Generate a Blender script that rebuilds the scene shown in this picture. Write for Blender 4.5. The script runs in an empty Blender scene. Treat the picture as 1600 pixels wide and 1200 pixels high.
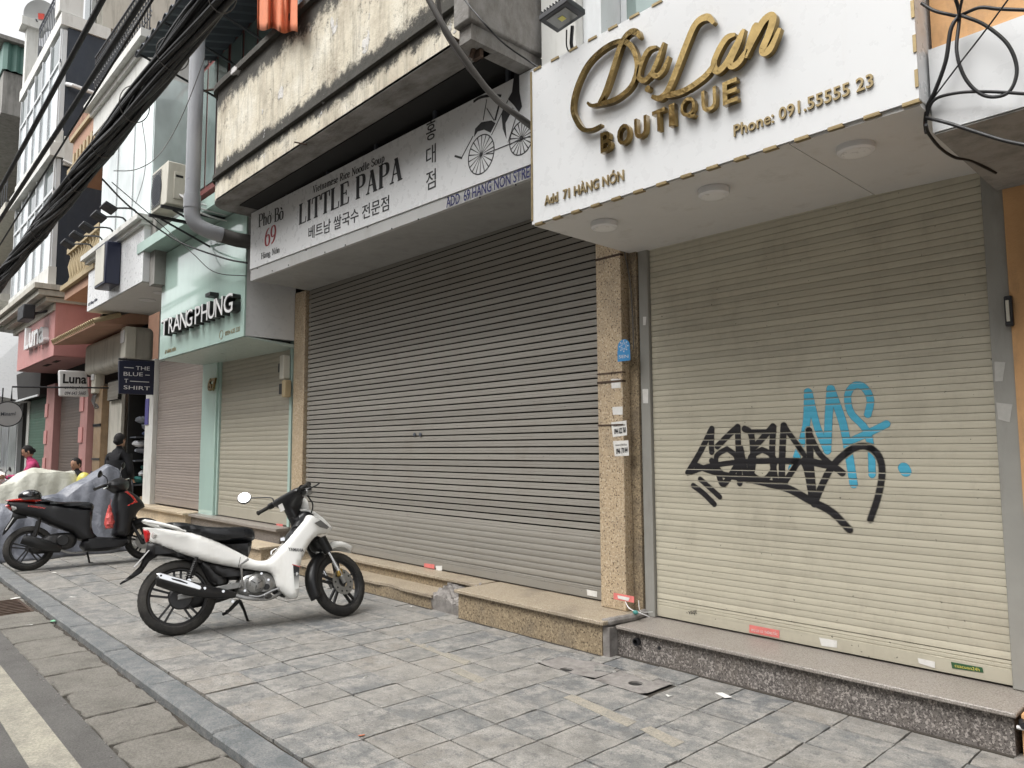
import bpy, bmesh, math, random
from mathutils import Vector, Matrix
from math import radians as RAD, sin, cos, pi
random.seed(7)
S = bpy.context.scene
COL = S.collection

# ------------------------------------------------------------------ camera, sky, sun, exposure
CAM_ROT = Matrix(((0.68185, 0.06861, 0.72829), (0.73146, -0.05618, -0.67955), (-0.00571, 0.99606, -0.08848)))
CAM_LOC = Vector((0, 0, 1.45))
FPX = 1135.0
cam = bpy.data.cameras.new('camera'); cam_o = bpy.data.objects.new('camera', cam); COL.objects.link(cam_o)
cam.sensor_width = 36; cam.lens = 36 * FPX / 1600; cam.clip_start = .05; cam.clip_end = 500
cam_o.matrix_world = Matrix.Translation(CAM_LOC) @ CAM_ROT.to_4x4()
S.camera = cam_o
W = bpy.data.worlds.new('World'); S.world = W; W.use_nodes = True
nt = W.node_tree; nt.nodes.clear()
sky = nt.nodes.new('ShaderNodeTexSky'); sky.sky_type = 'NISHITA'; sky.sun_disc = False
SUN_EL, SUN_AZ = RAD(60), RAD(190)
sky.sun_elevation = SUN_EL; sky.sun_rotation = SUN_AZ; sky.dust_density = 4; sky.air_density = 1
hs = nt.nodes.new('ShaderNodeHueSaturation'); hs.inputs['Saturation'].default_value = .05
bg = nt.nodes.new('ShaderNodeBackground'); bg.inputs[1].default_value = .15
wo = nt.nodes.new('ShaderNodeOutputWorld')
nt.links.new(sky.outputs[0], hs.inputs['Color']); nt.links.new(hs.outputs[0], bg.inputs[0]); nt.links.new(bg.outputs[0], wo.inputs[0])
sl = bpy.data.lights.new('sun', 'SUN'); sl.energy = 1.5; sl.angle = RAD(45); sl.color = (1, .97, .93)
so = bpy.data.objects.new('sun', sl); COL.objects.link(so)
sd = Vector((sin(SUN_AZ) * cos(SUN_EL), cos(SUN_AZ) * cos(SUN_EL), sin(SUN_EL)))
so.rotation_euler = sd.to_track_quat('Z', 'Y').to_euler(); so.location = (0, -5, 12)
S.view_settings.view_transform = 'Standard'; S.view_settings.look = 'None'
S.view_settings.exposure = .98; S.view_settings.gamma = 1; S.view_settings.use_curve_mapping = False

# ------------------------------------------------------------------ helpers
def ray(px, py): return CAM_ROT @ Vector((px - 800, -(py - 600), -FPX))
def onY(px, py, y): d = ray(px, py); return CAM_LOC + d * (y / d.y)
def onX(px, py, x): d = ray(px, py); return CAM_LOC + d * (x / d.x)
def onZ(px, py, z=0): d = ray(px, py); return CAM_LOC + d * ((z - CAM_LOC.z) / d.z)

WM = {}
def link(o, parent=None, local=False):
    COL.objects.link(o)
    if parent is not None:
        o.parent = parent
        if not local: o.matrix_parent_inverse = WM.get(parent.name, Matrix()).inverted()
    WM[o.name] = Matrix()
    return o
def tag(o, label=None, cat=None, group=None, kind=None):
    if label: o['label'] = label
    if cat: o['category'] = cat
    if group: o['group'] = group
    if kind: o['kind'] = kind
    return o
def thing(name, label, cat, loc, group=None):
    o = bpy.data.objects.new(name, None); o.empty_display_size = .2; COL.objects.link(o)
    o.location = loc; WM[o.name] = Matrix.Translation(Vector(loc))
    return tag(o, label, cat, group)

class MB:
    def __init__(s, xf=None): s.v = []; s.f = []; s.xf = xf
    def add(s, vs, fs):
        n = len(s.v)
        for p in vs:
            p = Vector(p); s.v.append(s.xf @ p if s.xf else p)
        s.f += [[i + n for i in f] for f in fs]; return s
    def hexa(s, p): return s.add(p, [(0, 3, 2, 1), (4, 5, 6, 7), (0, 1, 5, 4), (1, 2, 6, 5), (2, 3, 7, 6), (3, 0, 4, 7)])
    def box(s, x0, x1, y0, y1, z0, z1):
        return s.hexa([(x0, y0, z0), (x1, y0, z0), (x1, y1, z0), (x0, y1, z0), (x0, y0, z1), (x1, y0, z1), (x1, y1, z1), (x0, y1, z1)])
    def quad(s, a, b, c, d): return s.add([a, b, c, d], [(0, 1, 2, 3)])
    def prism(s, poly, e):
        n = len(poly); e = Vector(e); a = [Vector(p) for p in poly]
        return s.add(a + [p + e for p in a], [list(range(n))[::-1], [i + n for i in range(n)]] + [(i, (i + 1) % n, (i + 1) % n + n, i + n) for i in range(n)])
    def extr(s, prof, x0, x1):      # prof: list of (y,z) swept along x
        n = len(prof)
        return s.add([(x0, y, z) for y, z in prof] + [(x1, y, z) for y, z in prof], [(i, i + 1, i + 1 + n, i + n) for i in range(n - 1)])
    def tube(s, pts, r, n=8, cap=True):
        pts = [Vector(p) for p in pts]; m = len(pts); rs = r if isinstance(r, (list, tuple)) else [r] * m
        up = None; vs = []
        for i, p in enumerate(pts):
            t = (pts[min(i + 1, m - 1)] - pts[max(i - 1, 0)]).normalized()
            if up is None:
                up = Vector((0, 0, 1)) if abs(t.z) < .9 else Vector((1, 0, 0))
            a = (up - t * up.dot(t)).normalized(); b = t.cross(a); up = a
            vs += [p + (a * cos(2 * pi * k / n) + b * sin(2 * pi * k / n)) * rs[i] for k in range(n)]
        fs = [(i * n + k, i * n + (k + 1) % n, (i + 1) * n + (k + 1) % n, (i + 1) * n + k) for i in range(m - 1) for k in range(n)]
        if cap: fs += [list(range(n))[::-1], [(m - 1) * n + k for k in range(n)]]
        return s.add(vs, fs)
    def lathe(s, prof, c, ax=(0, 1, 0), n=24, closed=False):   # prof: (radius, along axis)
        ax = Vector(ax).normalized(); c = Vector(c)
        a = ax.orthogonal().normalized(); b = ax.cross(a); m = len(prof); vs = []
        for k in range(n):
            d = a * cos(2 * pi * k / n) + b * sin(2 * pi * k / n)
            vs += [c + d * r + ax * h for r, h in prof]
        mm = m if closed else m - 1
        return s.add(vs, [(k * m + i, ((k + 1) % n) * m + i, ((k + 1) % n) * m + (i + 1) % m, k * m + (i + 1) % m) for k in range(n) for i in range(mm)])
    def disc(s, c, r, h, ax, n=20): return s.lathe([(0.0001, h / 2), (r, h / 2), (r, -h / 2), (0.0001, -h / 2)], c, ax, n)
    def ball(s, c, r, n=10, sc=(1, 1, 1)):
        vs = []; c = Vector(c)
        for i in range(n + 1):
            th = pi * i / n
            for k in range(2 * n):
                ph = pi * k / n
                vs.append(c + Vector((sin(th) * cos(ph) * sc[0], sin(th) * sin(ph) * sc[1], cos(th) * sc[2])) * r)
        return s.add(vs, [(i * 2 * n + k, (i + 1) * 2 * n + k, (i + 1) * 2 * n + (k + 1) % (2 * n), i * 2 * n + (k + 1) % (2 * n)) for i in range(n) for k in range(2 * n)])
    def mesh(s, name):
        me = bpy.data.meshes.new(name); me.from_pydata([tuple(v) for v in s.v], [], s.f); me.update(); return me
    def build(s, name, mat, parent=None, smooth=None, bevel=0, seg=2, local=False, fixn=True):
        me = s.mesh(name)
        if fixn:
            bm = bmesh.new(); bm.from_mesh(me); bmesh.ops.remove_doubles(bm, verts=bm.verts, dist=1e-5)
            bmesh.ops.recalc_face_normals(bm, faces=bm.faces); bm.to_mesh(me); bm.free()
        me.materials.append(mat)
        o = bpy.data.objects.new(name, me); link(o, parent, local)
        if bevel:
            b = o.modifiers.new('b', 'BEVEL'); b.width = bevel; b.segments = seg; b.limit_method = 'ANGLE'; b.angle_limit = RAD(40)
            if smooth is None: smooth = 45
        if smooth is not None:
            me.shade_smooth(); me.set_sharp_from_angle(angle=RAD(smooth))
        return o
def box(name, mat, parent, x0, x1, y0, y1, z0, z1, bevel=0, **k): return MB().box(x0, x1, y0, y1, z0, z1).build(name, mat, parent, bevel=bevel, **k)
def inst(o0, name, loc, parent, label=None):
    o = bpy.data.objects.new(name, o0.data); link(o, parent); o.location = loc
    for m in o0.modifiers:
        if m.type == 'BEVEL':
            b = o.modifiers.new('b', 'BEVEL'); b.width = m.width; b.segments = m.segments; b.limit_method = m.limit_method; b.angle_limit = m.angle_limit
    if label: o['label'] = label
    return o
def smoothline(pts, n=6, closed=False):
    P = [Vector(p) for p in pts]; m = len(P); out = []
    rng = range(m) if closed else range(m - 1)
    for i in rng:
        if closed: a, b, c, d = P[i - 1], P[i], P[(i + 1) % m], P[(i + 2) % m]
        else: a, b, c, d = P[max(i - 1, 0)], P[i], P[i + 1], P[min(i + 2, m - 1)]
        for k in range(n):
            t = k / n
            out.append(.5 * ((2 * b) + (c - a) * t + (2 * a - 5 * b + 4 * c - d) * t * t + (-a + 3 * b - 3 * c + d) * t ** 3))
    if not closed: out.append(P[-1])
    return out

# ------------------------------------------------------------------ materials
def N(nt, t, **k):
    n = nt.nodes.new(t)
    for a, b in k.items():
        if a.startswith('i_'): n.inputs[a[2:].replace('_', ' ')].default_value = b
        else: setattr(n, a, b)
    return n
def new_mat(name):
    m = bpy.data.materials.new(name); m.use_nodes = True; t = m.node_tree
    return m, t, t.nodes['Principled BSDF']
def c4(c): return (c[0], c[1], c[2], 1)
def coord(t, scale=(1, 1, 1), world=True):
    if world: g = N(t, 'ShaderNodeNewGeometry'); out = g.outputs['Position']
    else: g = N(t, 'ShaderNodeTexCoord'); out = g.outputs['Object']
    mp = N(t, 'ShaderNodeMapping'); mp.inputs['Scale'].default_value = scale; t.links.new(out, mp.inputs[0]); return mp.outputs[0]
def noise(t, co, scale, detail=4, rough=.6):
    n = N(t, 'ShaderNodeTexNoise', i_Scale=scale, i_Detail=detail, i_Roughness=rough); t.links.new(co, n.inputs['Vector']); return n.outputs['Fac']
def ramp(t, f, stops, interp='LINEAR'):
    r = N(t, 'ShaderNodeValToRGB'); r.color_ramp.interpolation = interp; e = r.color_ramp.elements
    while len(e) < len(stops): e.new(.5)
    for i, (p, c) in enumerate(stops):
        e[i].position = p; e[i].color = c4(c) if isinstance(c, (tuple, list)) else (c, c, c, 1)
    t.links.new(f, r.inputs[0]); return r.outputs[0]
def mix(t, f, a, b, mode='MIX'):
    m = N(t, 'ShaderNodeMix', data_type='RGBA', blend_type=mode)
    for s, v in ((m.inputs['Factor'], f), (m.inputs['A'], a), (m.inputs['B'], b)):
        if isinstance(v, bpy.types.NodeSocket): t.links.new(v, s)
        elif isinstance(v, (tuple, list)): s.default_value = c4(v)
        else: s.default_value = v
    return m.outputs['Result']
def bump(t, b, h, dist=.005, st=.5):
    n = N(t, 'ShaderNodeBump', i_Distance=dist, i_Strength=st); t.links.new(h, n.inputs['Height']); t.links.new(n.outputs[0], b.inputs['Normal'])
def paint(name, col, rough=.5, metal=0, var=.12, scale=3, grime=None, gs=(1, 1, .25), gamt=.5, glo=.5, ghi=.72, fine=40, bmp=.0, world=True, coat=0, emit=None, spec=.5):
    """plain coloured surface with soft uneven tone, vertical grime and fine relief"""
    m, t, b = new_mat(name); co = coord(t, world=world)
    f = noise(t, co, scale, 5); c = mix(t, ramp(t, f, [(.3, 1 - var), (.7, 1 + var * .3)]), (0, 0, 0), col)
    c = mix(t, 1.0, col, ramp(t, f, [(.3, 1 - var), (.7, 1.0)]), 'MULTIPLY')
    if grime:
        g = noise(t, coord(t, gs, world), 4, 8, .7); k = ramp(t, g, [(glo, 0.0), (ghi, gamt)]); c = mix(t, k, c, grime)
    t.links.new(c, b.inputs['Base Color']); b.inputs['Roughness'].default_value = rough; b.inputs['Metallic'].default_value = metal
    b.inputs['Coat Weight'].default_value = coat; b.inputs['Specular IOR Level'].default_value = spec
    if rough > .15 and rough < .9:
        rr = ramp(t, noise(t, co, fine * .3, 3), [(.3, max(rough - .08, .05)), (.7, min(rough + .1, 1))]); t.links.new(rr, b.inputs['Roughness'])
    if bmp: bump(t, b, noise(t, co, fine, 5, .7), bmp, .6)
    return m
def granite(name, base, dark, light, scale=90, rough=.5, gr=(.12, .1, .08), big=.15, dth=.52):
    m, t, b = new_mat(name); co = coord(t)
    n1 = noise(t, co, scale, 2, .7); c = mix(t, ramp(t, n1, [(dth, 0.0), (dth + .03, 1.0)]), base, dark)
    n2 = noise(t, coord(t, (1.1, 1.2, 1)), scale * .8, 2, .6); c = mix(t, ramp(t, n2, [(.56, 0.0), (.6, 1.0)]), c, light)
    g = noise(t, coord(t, (1, 1, .6)), 2.2, 8, .72); c = mix(t, ramp(t, g, [(.48, 0.0), (.75, big * 4)]), c, gr)
    t.links.new(c, b.inputs['Base Color']); b.inputs['Roughness'].default_value = rough
    bump(t, b, noise(t, co, scale, 3), .001, .5); return m
def slatmat(name, col, grime=(.16, .13, .1), amt=.35, rough=.5, metal=0.0):
    m, t, b = new_mat(name); oi = N(t, 'ShaderNodeObjectInfo')
    c = mix(t, 1.0, col, ramp(t, oi.outputs['Random'], [(0, .84), (1, 1.0)]), 'MULTIPLY')
    g = noise(t, coord(t, (1.2, 1, .7)), 3.2, 9, .75); c = mix(t, ramp(t, g, [(.5, 0.0), (.8, amt)]), c, grime)
    g2 = noise(t, coord(t, (.35, 1, 9)), 5, 6, .7); c = mix(t, ramp(t, g2, [(.55, 0.0), (.8, amt)]), c, grime)
    sp = noise(t, coord(t), 38, 2, .5); c = mix(t, ramp(t, sp, [(.72, 0.0), (.745, .75)]), c, (.05, .045, .04))
    t.links.new(c, b.inputs['Base Color']); b.inputs['Roughness'].default_value = rough; b.inputs['Metallic'].default_value = metal
    hh = mix(t, .93, noise(t, coord(t, (1, 1, 1)), 60, 3), noise(t, coord(t, (1, 1, 1.6)), 2.6, 3)); bump(t, b, hh, .02, .2); return m
def flat(name, col, rough=.6, metal=0, coat=0):
    m, t, b = new_mat(name); b.inputs['Base Color'].default_value = c4(col); b.inputs['Roughness'].default_value = rough
    b.inputs['Metallic'].default_value = metal; b.inputs['Coat Weight'].default_value = coat
    n = noise(t, coord(t, world=False), 25, 3); t.links.new(ramp(t, n, [(.3, max(.02, rough - .06)), (.7, min(1, rough + .08))]), b.inputs['Roughness']); return m

M = {}
M['black'] = flat('black_print', (.012, .012, .014), .5)
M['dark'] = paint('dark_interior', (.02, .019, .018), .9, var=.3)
M['black_plastic'] = paint('black_plastic', (.008, .008, .009), .36, var=.3, scale=8, grime=(.06, .055, .05), gamt=.2, world=False)
M['rubber'] = paint('tyre_rubber', (.014, .0135, .013), .75, var=.3, scale=12, grime=(.13, .12, .105), gs=(1, 1, 1), gamt=.45, glo=.4, world=False)
M['vinyl'] = paint('seat_vinyl', (.008, .009, .011), .33, var=.15, scale=10, world=False, fine=160, bmp=.0006, grime=(.08, .08, .08), gamt=.12)
M['alloy'] = paint('dark_alloy', (.05, .05, .052), .45, .5, world=False, var=.25, scale=8, grime=(.11, .1, .09), gamt=.4)
M['engine'] = paint('engine_metal', (.42, .42, .41), .36, .8, world=False, var=.35, scale=14, grime=(.07, .06, .05), gamt=.6)
M['chrome'] = flat('chrome', (.82, .83, .85), .12, 1)
M['steel'] = paint('steel_tube', (.5, .5, .5), .35, .9, world=False, var=.3, scale=10)
M['bike_white'] = paint('white_bodywork', (.84, .84, .81), .2, var=.04, scale=4, world=False, coat=.5, grime=(.45, .42, .35), gamt=.25, glo=.56)
M['red_lens'] = flat('red_lens', (.45, .012, .015), .15, coat=.6)
M['clear_lens'] = flat('clear_lens', (.62, .62, .6), .08, .3, coat=.8)
M['bike_red'] = flat('red_bodywork', (.55, .03, .02), .25, coat=.6)
M['matt_black'] = paint('matt_black_bodywork', (.008, .008, .010), .4, var=.2, scale=5, world=False, grime=(.05, .05, .05), gamt=.15)
M['gold_mirror'] = paint('gold_mirror', (.33, .235, .10), .07, 1, fine=14, bmp=.0035, var=.3, scale=9, grime=(.10, .07, .03), gs=(1, 1, 1), gamt=.6, glo=.52, ghi=.66)
M['gold_dull'] = paint('gold_flat', (.36, .28, .15), .4, .7, var=.25, scale=20)
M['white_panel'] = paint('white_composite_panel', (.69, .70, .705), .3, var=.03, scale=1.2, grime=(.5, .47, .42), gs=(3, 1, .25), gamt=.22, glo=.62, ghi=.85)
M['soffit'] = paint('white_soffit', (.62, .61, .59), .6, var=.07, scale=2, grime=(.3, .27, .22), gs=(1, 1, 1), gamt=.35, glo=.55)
M['slat_cream'] = slatmat('cream_slats', (.52, .485, .385), amt=.36)
M['slat_grey'] = slatmat('grey_slats', (.275, .26, .23), amt=.35)
M['slat_beige'] = slatmat('beige_slats', (.42, .39, .315), amt=.2)
M['slat_mauve'] = slatmat('mauve_slats', (.33, .285, .255), amt=.2)
M['slat_green'] = slatmat('green_slats', (.055, .12, .085), amt=.3)
M['slat_brown'] = slatmat('brown_slats', (.13, .105, .09), amt=.3)
M['rail_grey'] = paint('guide_rail_grey', (.30, .295, .27), .5, var=.12, scale=5, grime=(.13, .11, .09), gs=(1, 1, .2), gamt=.45)
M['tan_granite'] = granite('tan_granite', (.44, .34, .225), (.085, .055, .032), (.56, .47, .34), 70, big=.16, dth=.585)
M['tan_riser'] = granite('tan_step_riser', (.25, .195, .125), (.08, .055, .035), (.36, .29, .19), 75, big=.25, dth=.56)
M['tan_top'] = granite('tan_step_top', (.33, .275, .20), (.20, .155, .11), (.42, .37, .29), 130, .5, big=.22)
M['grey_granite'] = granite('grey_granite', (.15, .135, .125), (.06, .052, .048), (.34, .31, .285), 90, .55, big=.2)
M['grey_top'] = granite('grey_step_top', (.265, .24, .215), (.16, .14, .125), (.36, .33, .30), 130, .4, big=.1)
M['beige_stone'] = granite('beige_stone', (.52, .43, .31), (.42, .34, .24), (.58, .5, .38), 40, .5)
M['cement'] = paint('rough_cement', (.30, .28, .262), .92, var=.4, scale=14, grime=(.08, .07, .065), gs=(1, 1, 1), gamt=.7, fine=60, bmp=.02)
M['mint'] = paint('mint_glass_panel', (.46, .62, .56), .08, var=.05, scale=1.5, grime=(.3, .38, .35), gamt=.25, coat=.5)
M['mint_metal'] = paint('mint_metal', (.40, .53, .48), .4, var=.08)
M['orange_wall'] = paint('orange_plaster', (.62, .36, .17), .85, var=.12, scale=4, grime=(.16, .12, .08), gs=(1, 1, .4), gamt=.6, glo=.55, ghi=.75, fine=50, bmp=.004)
M['white_wall'] = paint('white_plaster', (.66, .66, .63), .8, var=.08, grime=(.27, .25, .21), gs=(1.5, 1.5, .3), gamt=.45, bmp=.002)
M['cream_wall'] = paint('cream_plaster', (.52, .50, .44), .85, var=.1, grime=(.16, .15, .12), gs=(2, 2, .3), gamt=.6, glo=.48, bmp=.003)
M['grey_wall'] = paint('grey_concrete', (.30, .29, .27), .9, var=.2, grime=(.08, .08, .07), gs=(2, 2, .3), gamt=.65, glo=.45, bmp=.004)
M['navy_wall'] = paint('navy_wall', (.022, .03, .045), .6, var=.25, grime=(.07, .075, .08), gamt=.3)
M['navy'] = flat('navy_sign', (.012, .016, .04), .35)
M['pink'] = paint('pink_panel', (.56, .265, .25), .5, var=.08, grime=(.35, .15, .13), gamt=.3)
M['pink_wall'] = paint('pink_pillar', (.43, .225, .21), .6, var=.1, grime=(.2, .1, .09), gamt=.35)
M['terracotta'] = paint('terracotta_wall', (.42, .245, .17), .8, var=.15, grime=(.25, .18, .1), gamt=.4)
M['ochre'] = paint('ochre_trim', (.42, .335, .20), .7, var=.15, grime=(.2, .15, .08), gamt=.4)
M['wood'] = paint('varnished_wood', (.32, .22, .13), .4, var=.3, scale=6, grime=(.1, .06, .03), gs=(6, 6, .5), gamt=.5)
M['red_frame'] = paint('red_brown_frame', (.18, .05, .045), .5, var=.2)
M['alu'] = paint('white_aluminium', (.62, .64, .65), .35, var=.06, grime=(.3, .3, .28), gamt=.3)
M['iron'] = paint('black_iron', (.02, .021, .025), .5, var=.3)
M['iron_grey'] = paint('grey_iron', (.09, .10, .12), .5, var=.3)
M['pvc'] = paint('grey_pvc_pipe', (.30, .31, .33), .35, var=.06, grime=(.12, .12, .12), gs=(1, 1, .2), gamt=.35)
M['cable'] = flat('cable_sheath', (.007, .007, .008), .5)
M['cable_grey'] = flat('grey_cable_sheath', (.1, .095, .09), .5)
M['ac'] = paint('cream_metal_casing', (.60, .58, .50), .5, var=.06, grime=(.3, .26, .2), gamt=.4)
M['white_plastic'] = flat('white_plastic', (.72, .72, .72), .35)
M['rusty'] = paint('rusty_metal', (.10, .065, .045), .8, .2, var=.5, scale=20, grime=(.04, .02, .015), gs=(1, 1, 1), gamt=.8)
M['paper'] = paint('white_paper', (.70, .69, .66), .8, var=.1, scale=30, grime=(.4, .37, .32), gs=(8, 8, 8), gamt=.4)
M['pink_paper'] = paint('pink_paper', (.72, .20, .18), .7, var=.2, scale=40)
M['blue_sticker'] = flat('blue_sticker', (.05, .26, .55), .45)
M['skin'] = paint('skin', (.42, .24, .16), .5, var=.1, world=False)
M['hair'] = flat('hair', (.012, .01, .01), .85)
M['black_cloth'] = paint('black_cloth', (.012, .012, .015), .9, var=.3, scale=12, world=False)
M['pink_cloth'] = paint('pink_cloth', (.52, .055, .17), .8, var=.2, scale=9, world=False)
M['red_bag'] = paint('red_translucent_bag', (.72, .13, .12), .3, var=.4, scale=40, world=False)
M['tarp_grey'] = paint('grey_tarp', (.17, .18, .21), .5, var=.3, scale=3, fine=9, bmp=.03, grime=(.25, .26, .3), gs=(1, 1, 1), gamt=.3)
M['tarp_white'] = paint('pale_tarp', (.62, .62, .54), .55, var=.15, scale=3, fine=9, bmp=.03)
def tarp(name, col, lite):
    m, t, b = new_mat(name); co = coord(t); n1 = noise(t, co, 3, 2, .5); n2 = noise(t, co, 8, 3, .5)
    def ridge(n):
        a = N(t, 'ShaderNodeMath', operation='SUBTRACT'); t.links.new(n, a.inputs[0]); a.inputs[1].default_value = .5
        c = N(t, 'ShaderNodeMath', operation='ABSOLUTE'); t.links.new(a.outputs[0], c.inputs[0]); return c.outputs[0]
    h = mix(t, .4, ridge(n1), ridge(n2)); c = mix(t, ramp(t, noise(t, co, 3, 8, .7), [(.4, 0.0), (.65, .6)]), col, lite)
    c = mix(t, ramp(t, ridge(n1), [(0, .5), (.03, 0.0)]), c, lite); t.links.new(c, b.inputs['Base Color']); b.inputs['Roughness'].default_value = .42; bump(t, b, h, .05, .8); return m
M['tarp_grey'] = tarp('grey_tarp_sheet', (.13, .14, .17), (.24, .25, .285)); M['tarp_white'] = tarp('pale_tarp_sheet', (.50, .50, .43), (.66, .66, .58))
M['tarp_yellow'] = flat('yellow_plastic', (.62, .55, .12), .4)
M['orange_cloth'] = paint('orange_cloth', (.68, .22, .11), .85, var=.2, scale=14)
M['green_metal'] = paint('green_corrugated', (.10, .20, .17), .45, var=.15, scale=2)

def glassmat(name, tint, rough=.06, bright=.5):
    """window pane seen from the street: dark room behind, strong sky reflection"""
    m, t, b = new_mat(name); co = coord(t, (.6, .6, .35))
    f = noise(t, co, 1.6, 4, .6); c = mix(t, ramp(t, f, [(.35, 0.0), (.65, 1.0)]), (tint[0] * .55, tint[1] * .55, tint[2] * .55), tint)
    t.links.new(c, b.inputs['Base Color']); b.inputs['Roughness'].default_value = rough; b.inputs['Specular IOR Level'].default_value = .9
    b.inputs['Metallic'].default_value = bright; return m
M['glass'] = glassmat('window_glass', (.78, .84, .87), .08, .3)
M['glass_pale'] = glassmat('pale_glass', (.78, .86, .85), .1, .25)
M['glass_dark'] = glassmat('dark_glass', (.10, .13, .13), .06, .1)
M['glass_green'] = glassmat('greenish_glass', (.30, .38, .36), .06, .3)

def balcony_mat():
    m, t, b = new_mat('stained_render'); co = coord(t)
    fine = noise(t, co, 9, 9, .72)
    base = ramp(t, noise(t, coord(t, (1.2, 1, 1)), 1.8, 6, .65), [(.3, (.40, .35, .27)), (.5, (.60, .55, .44)), (.72, (.70, .67, .58))])
    st = noise(t, coord(t, (4.5, 4.5, .55)), 2.4, 9, .74)           # run-down streaks
    base = mix(t, ramp(t, st, [(.48, 0.0), (.68, .75)]), base, (.24, .215, .17))
    sz = N(t, 'ShaderNodeSeparateXYZ'); g = N(t, 'ShaderNodeNewGeometry'); t.links.new(g.outputs['Position'], sz.inputs[0])
    def band(zc, w):     # algae growing along a ledge at height zc
        a = N(t, 'ShaderNodeMath', operation='SUBTRACT'); t.links.new(sz.outputs[2], a.inputs[0]); a.inputs[1].default_value = zc
        c = N(t, 'ShaderNodeMath', operation='ABSOLUTE'); t.links.new(a.outputs[0], c.inputs[0])
        d = N(t, 'ShaderNodeMath', operation='DIVIDE'); t.links.new(c.outputs[0], d.inputs[0]); d.inputs[1].default_value = w
        e = N(t, 'ShaderNodeMath', operation='SUBTRACT', use_clamp=True); e.inputs[0].default_value = 1; t.links.new(d.outputs[0], e.inputs[1]); return e.outputs[0]
    mould = noise(t, coord(t, (1.6, 1.6, 1.5)), 3.2, 14, .84)
    for zc, w, k in ((4.74, .20, 1.1), (5.84, .40, 1.2), (4.40, .06, .8)):
        s = N(t, 'ShaderNodeMath', operation='MULTIPLY_ADD'); t.links.new(band(zc, w), s.inputs[0]); s.inputs[1].default_value = .34 * k; t.links.new(mould, s.inputs[2])
        base = mix(t, ramp(t, s.outputs[0], [(.575, 0.0), (.70, .95)]), base, (.03, .029, .026)); base = mix(t, ramp(t, noise(t, co, 30, 6, .8), [(.60, 0.0), (.68, .5)]), base, (.10, .09, .075))
    pl = noise(t, coord(t, (1, 1, .8)), 3.1, 7, .6); base = mix(t, ramp(t, pl, [(.63, 0.0), (.645, .8)]), base, (.62, .61, .60))
    cr = N(t, 'ShaderNodeTexVoronoi', feature='DISTANCE_TO_EDGE', i_Scale=2.3); t.links.new(mix(t, .5, co, noise(t, co, 3, 8)), cr.inputs['Vector'])
    base = mix(t, ramp(t, cr.outputs[0], [(0, .55), (.007, 0.0)]), base, (.10, .09, .08))
    t.links.new(base, b.inputs['Base Color']); b.inputs['Roughness'].default_value = .95
    hgt = mix(t, .5, fine, ramp(t, pl, [(.63, 0.0), (.65, 1.0)])); bump(t, b, hgt, .03, .9); return m
M['stained'] = balcony_mat()
M['stained_under'] = paint('stained_slab_underside', (.30, .29, .275), .95, var=.35, scale=2.5, grime=(.07, .055, .04), gs=(1, 2, 1), gamt=.7, glo=.42, bmp=.01)

def tile_mat():
    m, t, b = new_mat('slate_paving'); oi = N(t, 'ShaderNodeObjectInfo'); r = oi.outputs['Random']; co = coord(t)
    base = ramp(t, r, [(0, (.13, .138, .144)), (.3, (.165, .17, .169)), (.6, (.195, .192, .18)), (.85, (.225, .213, .193)), (1, (.255, .233, .203))])
    oc = N(t, 'ShaderNodeCombineXYZ'); t.links.new(r, oc.inputs[0]); va = N(t, 'ShaderNodeVectorMath', operation='MULTIPLY_ADD'); t.links.new(oc.outputs[0], va.inputs[0]); va.inputs[1].default_value = (37, 11, 5); t.links.new(co, va.inputs[2]); vo = va.outputs[0]
    cl = noise(t, vo, 6, 12, .78)
    base = mix(t, ramp(t, cl, [(.45, 0.0), (.57, .9)]), base, (.335, .32, .295))
    base = mix(t, ramp(t, noise(t, vo, 13, 10, .8), [(.50, 0.0), (.62, .75)]), base, (.10, .107, .112))
    base = mix(t, ramp(t, noise(t, co, 1.1, 10, .75), [(.46, 0.0), (.64, .55)]), base, (.31, .29, .258))
    base = mix(t, ramp(t, noise(t, co, 2.6, 10, .8), [(.54, 0.0), (.68, .6)]), base, (.10, .096, .088))
    sm = noise(t, coord(t, (1, 3.2, 1)), 16, 8, .8); base = mix(t, ramp(t, sm, [(.56, 0.0), (.66, .55)]), base, (.38, .37, .35)); gr = noise(t, co, 120, 4, .8); base = mix(t, 1.0, base, ramp(t, gr, [(.34, .62), (.66, 1.22)]), 'MULTIPLY')
    base = mix(t, ramp(t, noise(t, co, 48, 3, .6), [(.66, 0.0), (.69, .8)]), base, (.045, .04, .036))
    t.links.new(base, b.inputs['Base Color']); t.links.new(ramp(t, cl, [(.3, .45), (.7, .75)]), b.inputs['Roughness'])
    bump(t, b, noise(t, vo, 34, 10, .8), .009, .8); return m
M['tile'] = tile_mat()
def stone_mat(name, a, bc, dk, sc=4, rnd=True, bd=.01):
    m, t, b = new_mat(name); oi = N(t, 'ShaderNodeObjectInfo'); co = coord(t)
    base = mix(t, ramp(t, oi.outputs['Random'], [(0, 0.0), (1, .8)]), a, bc)
    base = mix(t, ramp(t, noise(t, co, sc, 12, .8), [(.44, 0.0), (.62, .75)]), base, dk); base = mix(t, 1.0, base, ramp(t, noise(t, co, 95, 5, .8), [(.33, .6), (.67, 1.25)]), 'MULTIPLY')
    base = mix(t, ramp(t, noise(t, co, sc * 18, 4, .7), [(.55, 0.0), (.75, .5)]), base, [x * .5 for x in a])
    t.links.new(base, b.inputs['Base Color']); b.inputs['Roughness'].default_value = .85; bump(t, b, noise(t, co, 26, 10, .82), bd * 1.6, 1.0); return m
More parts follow.
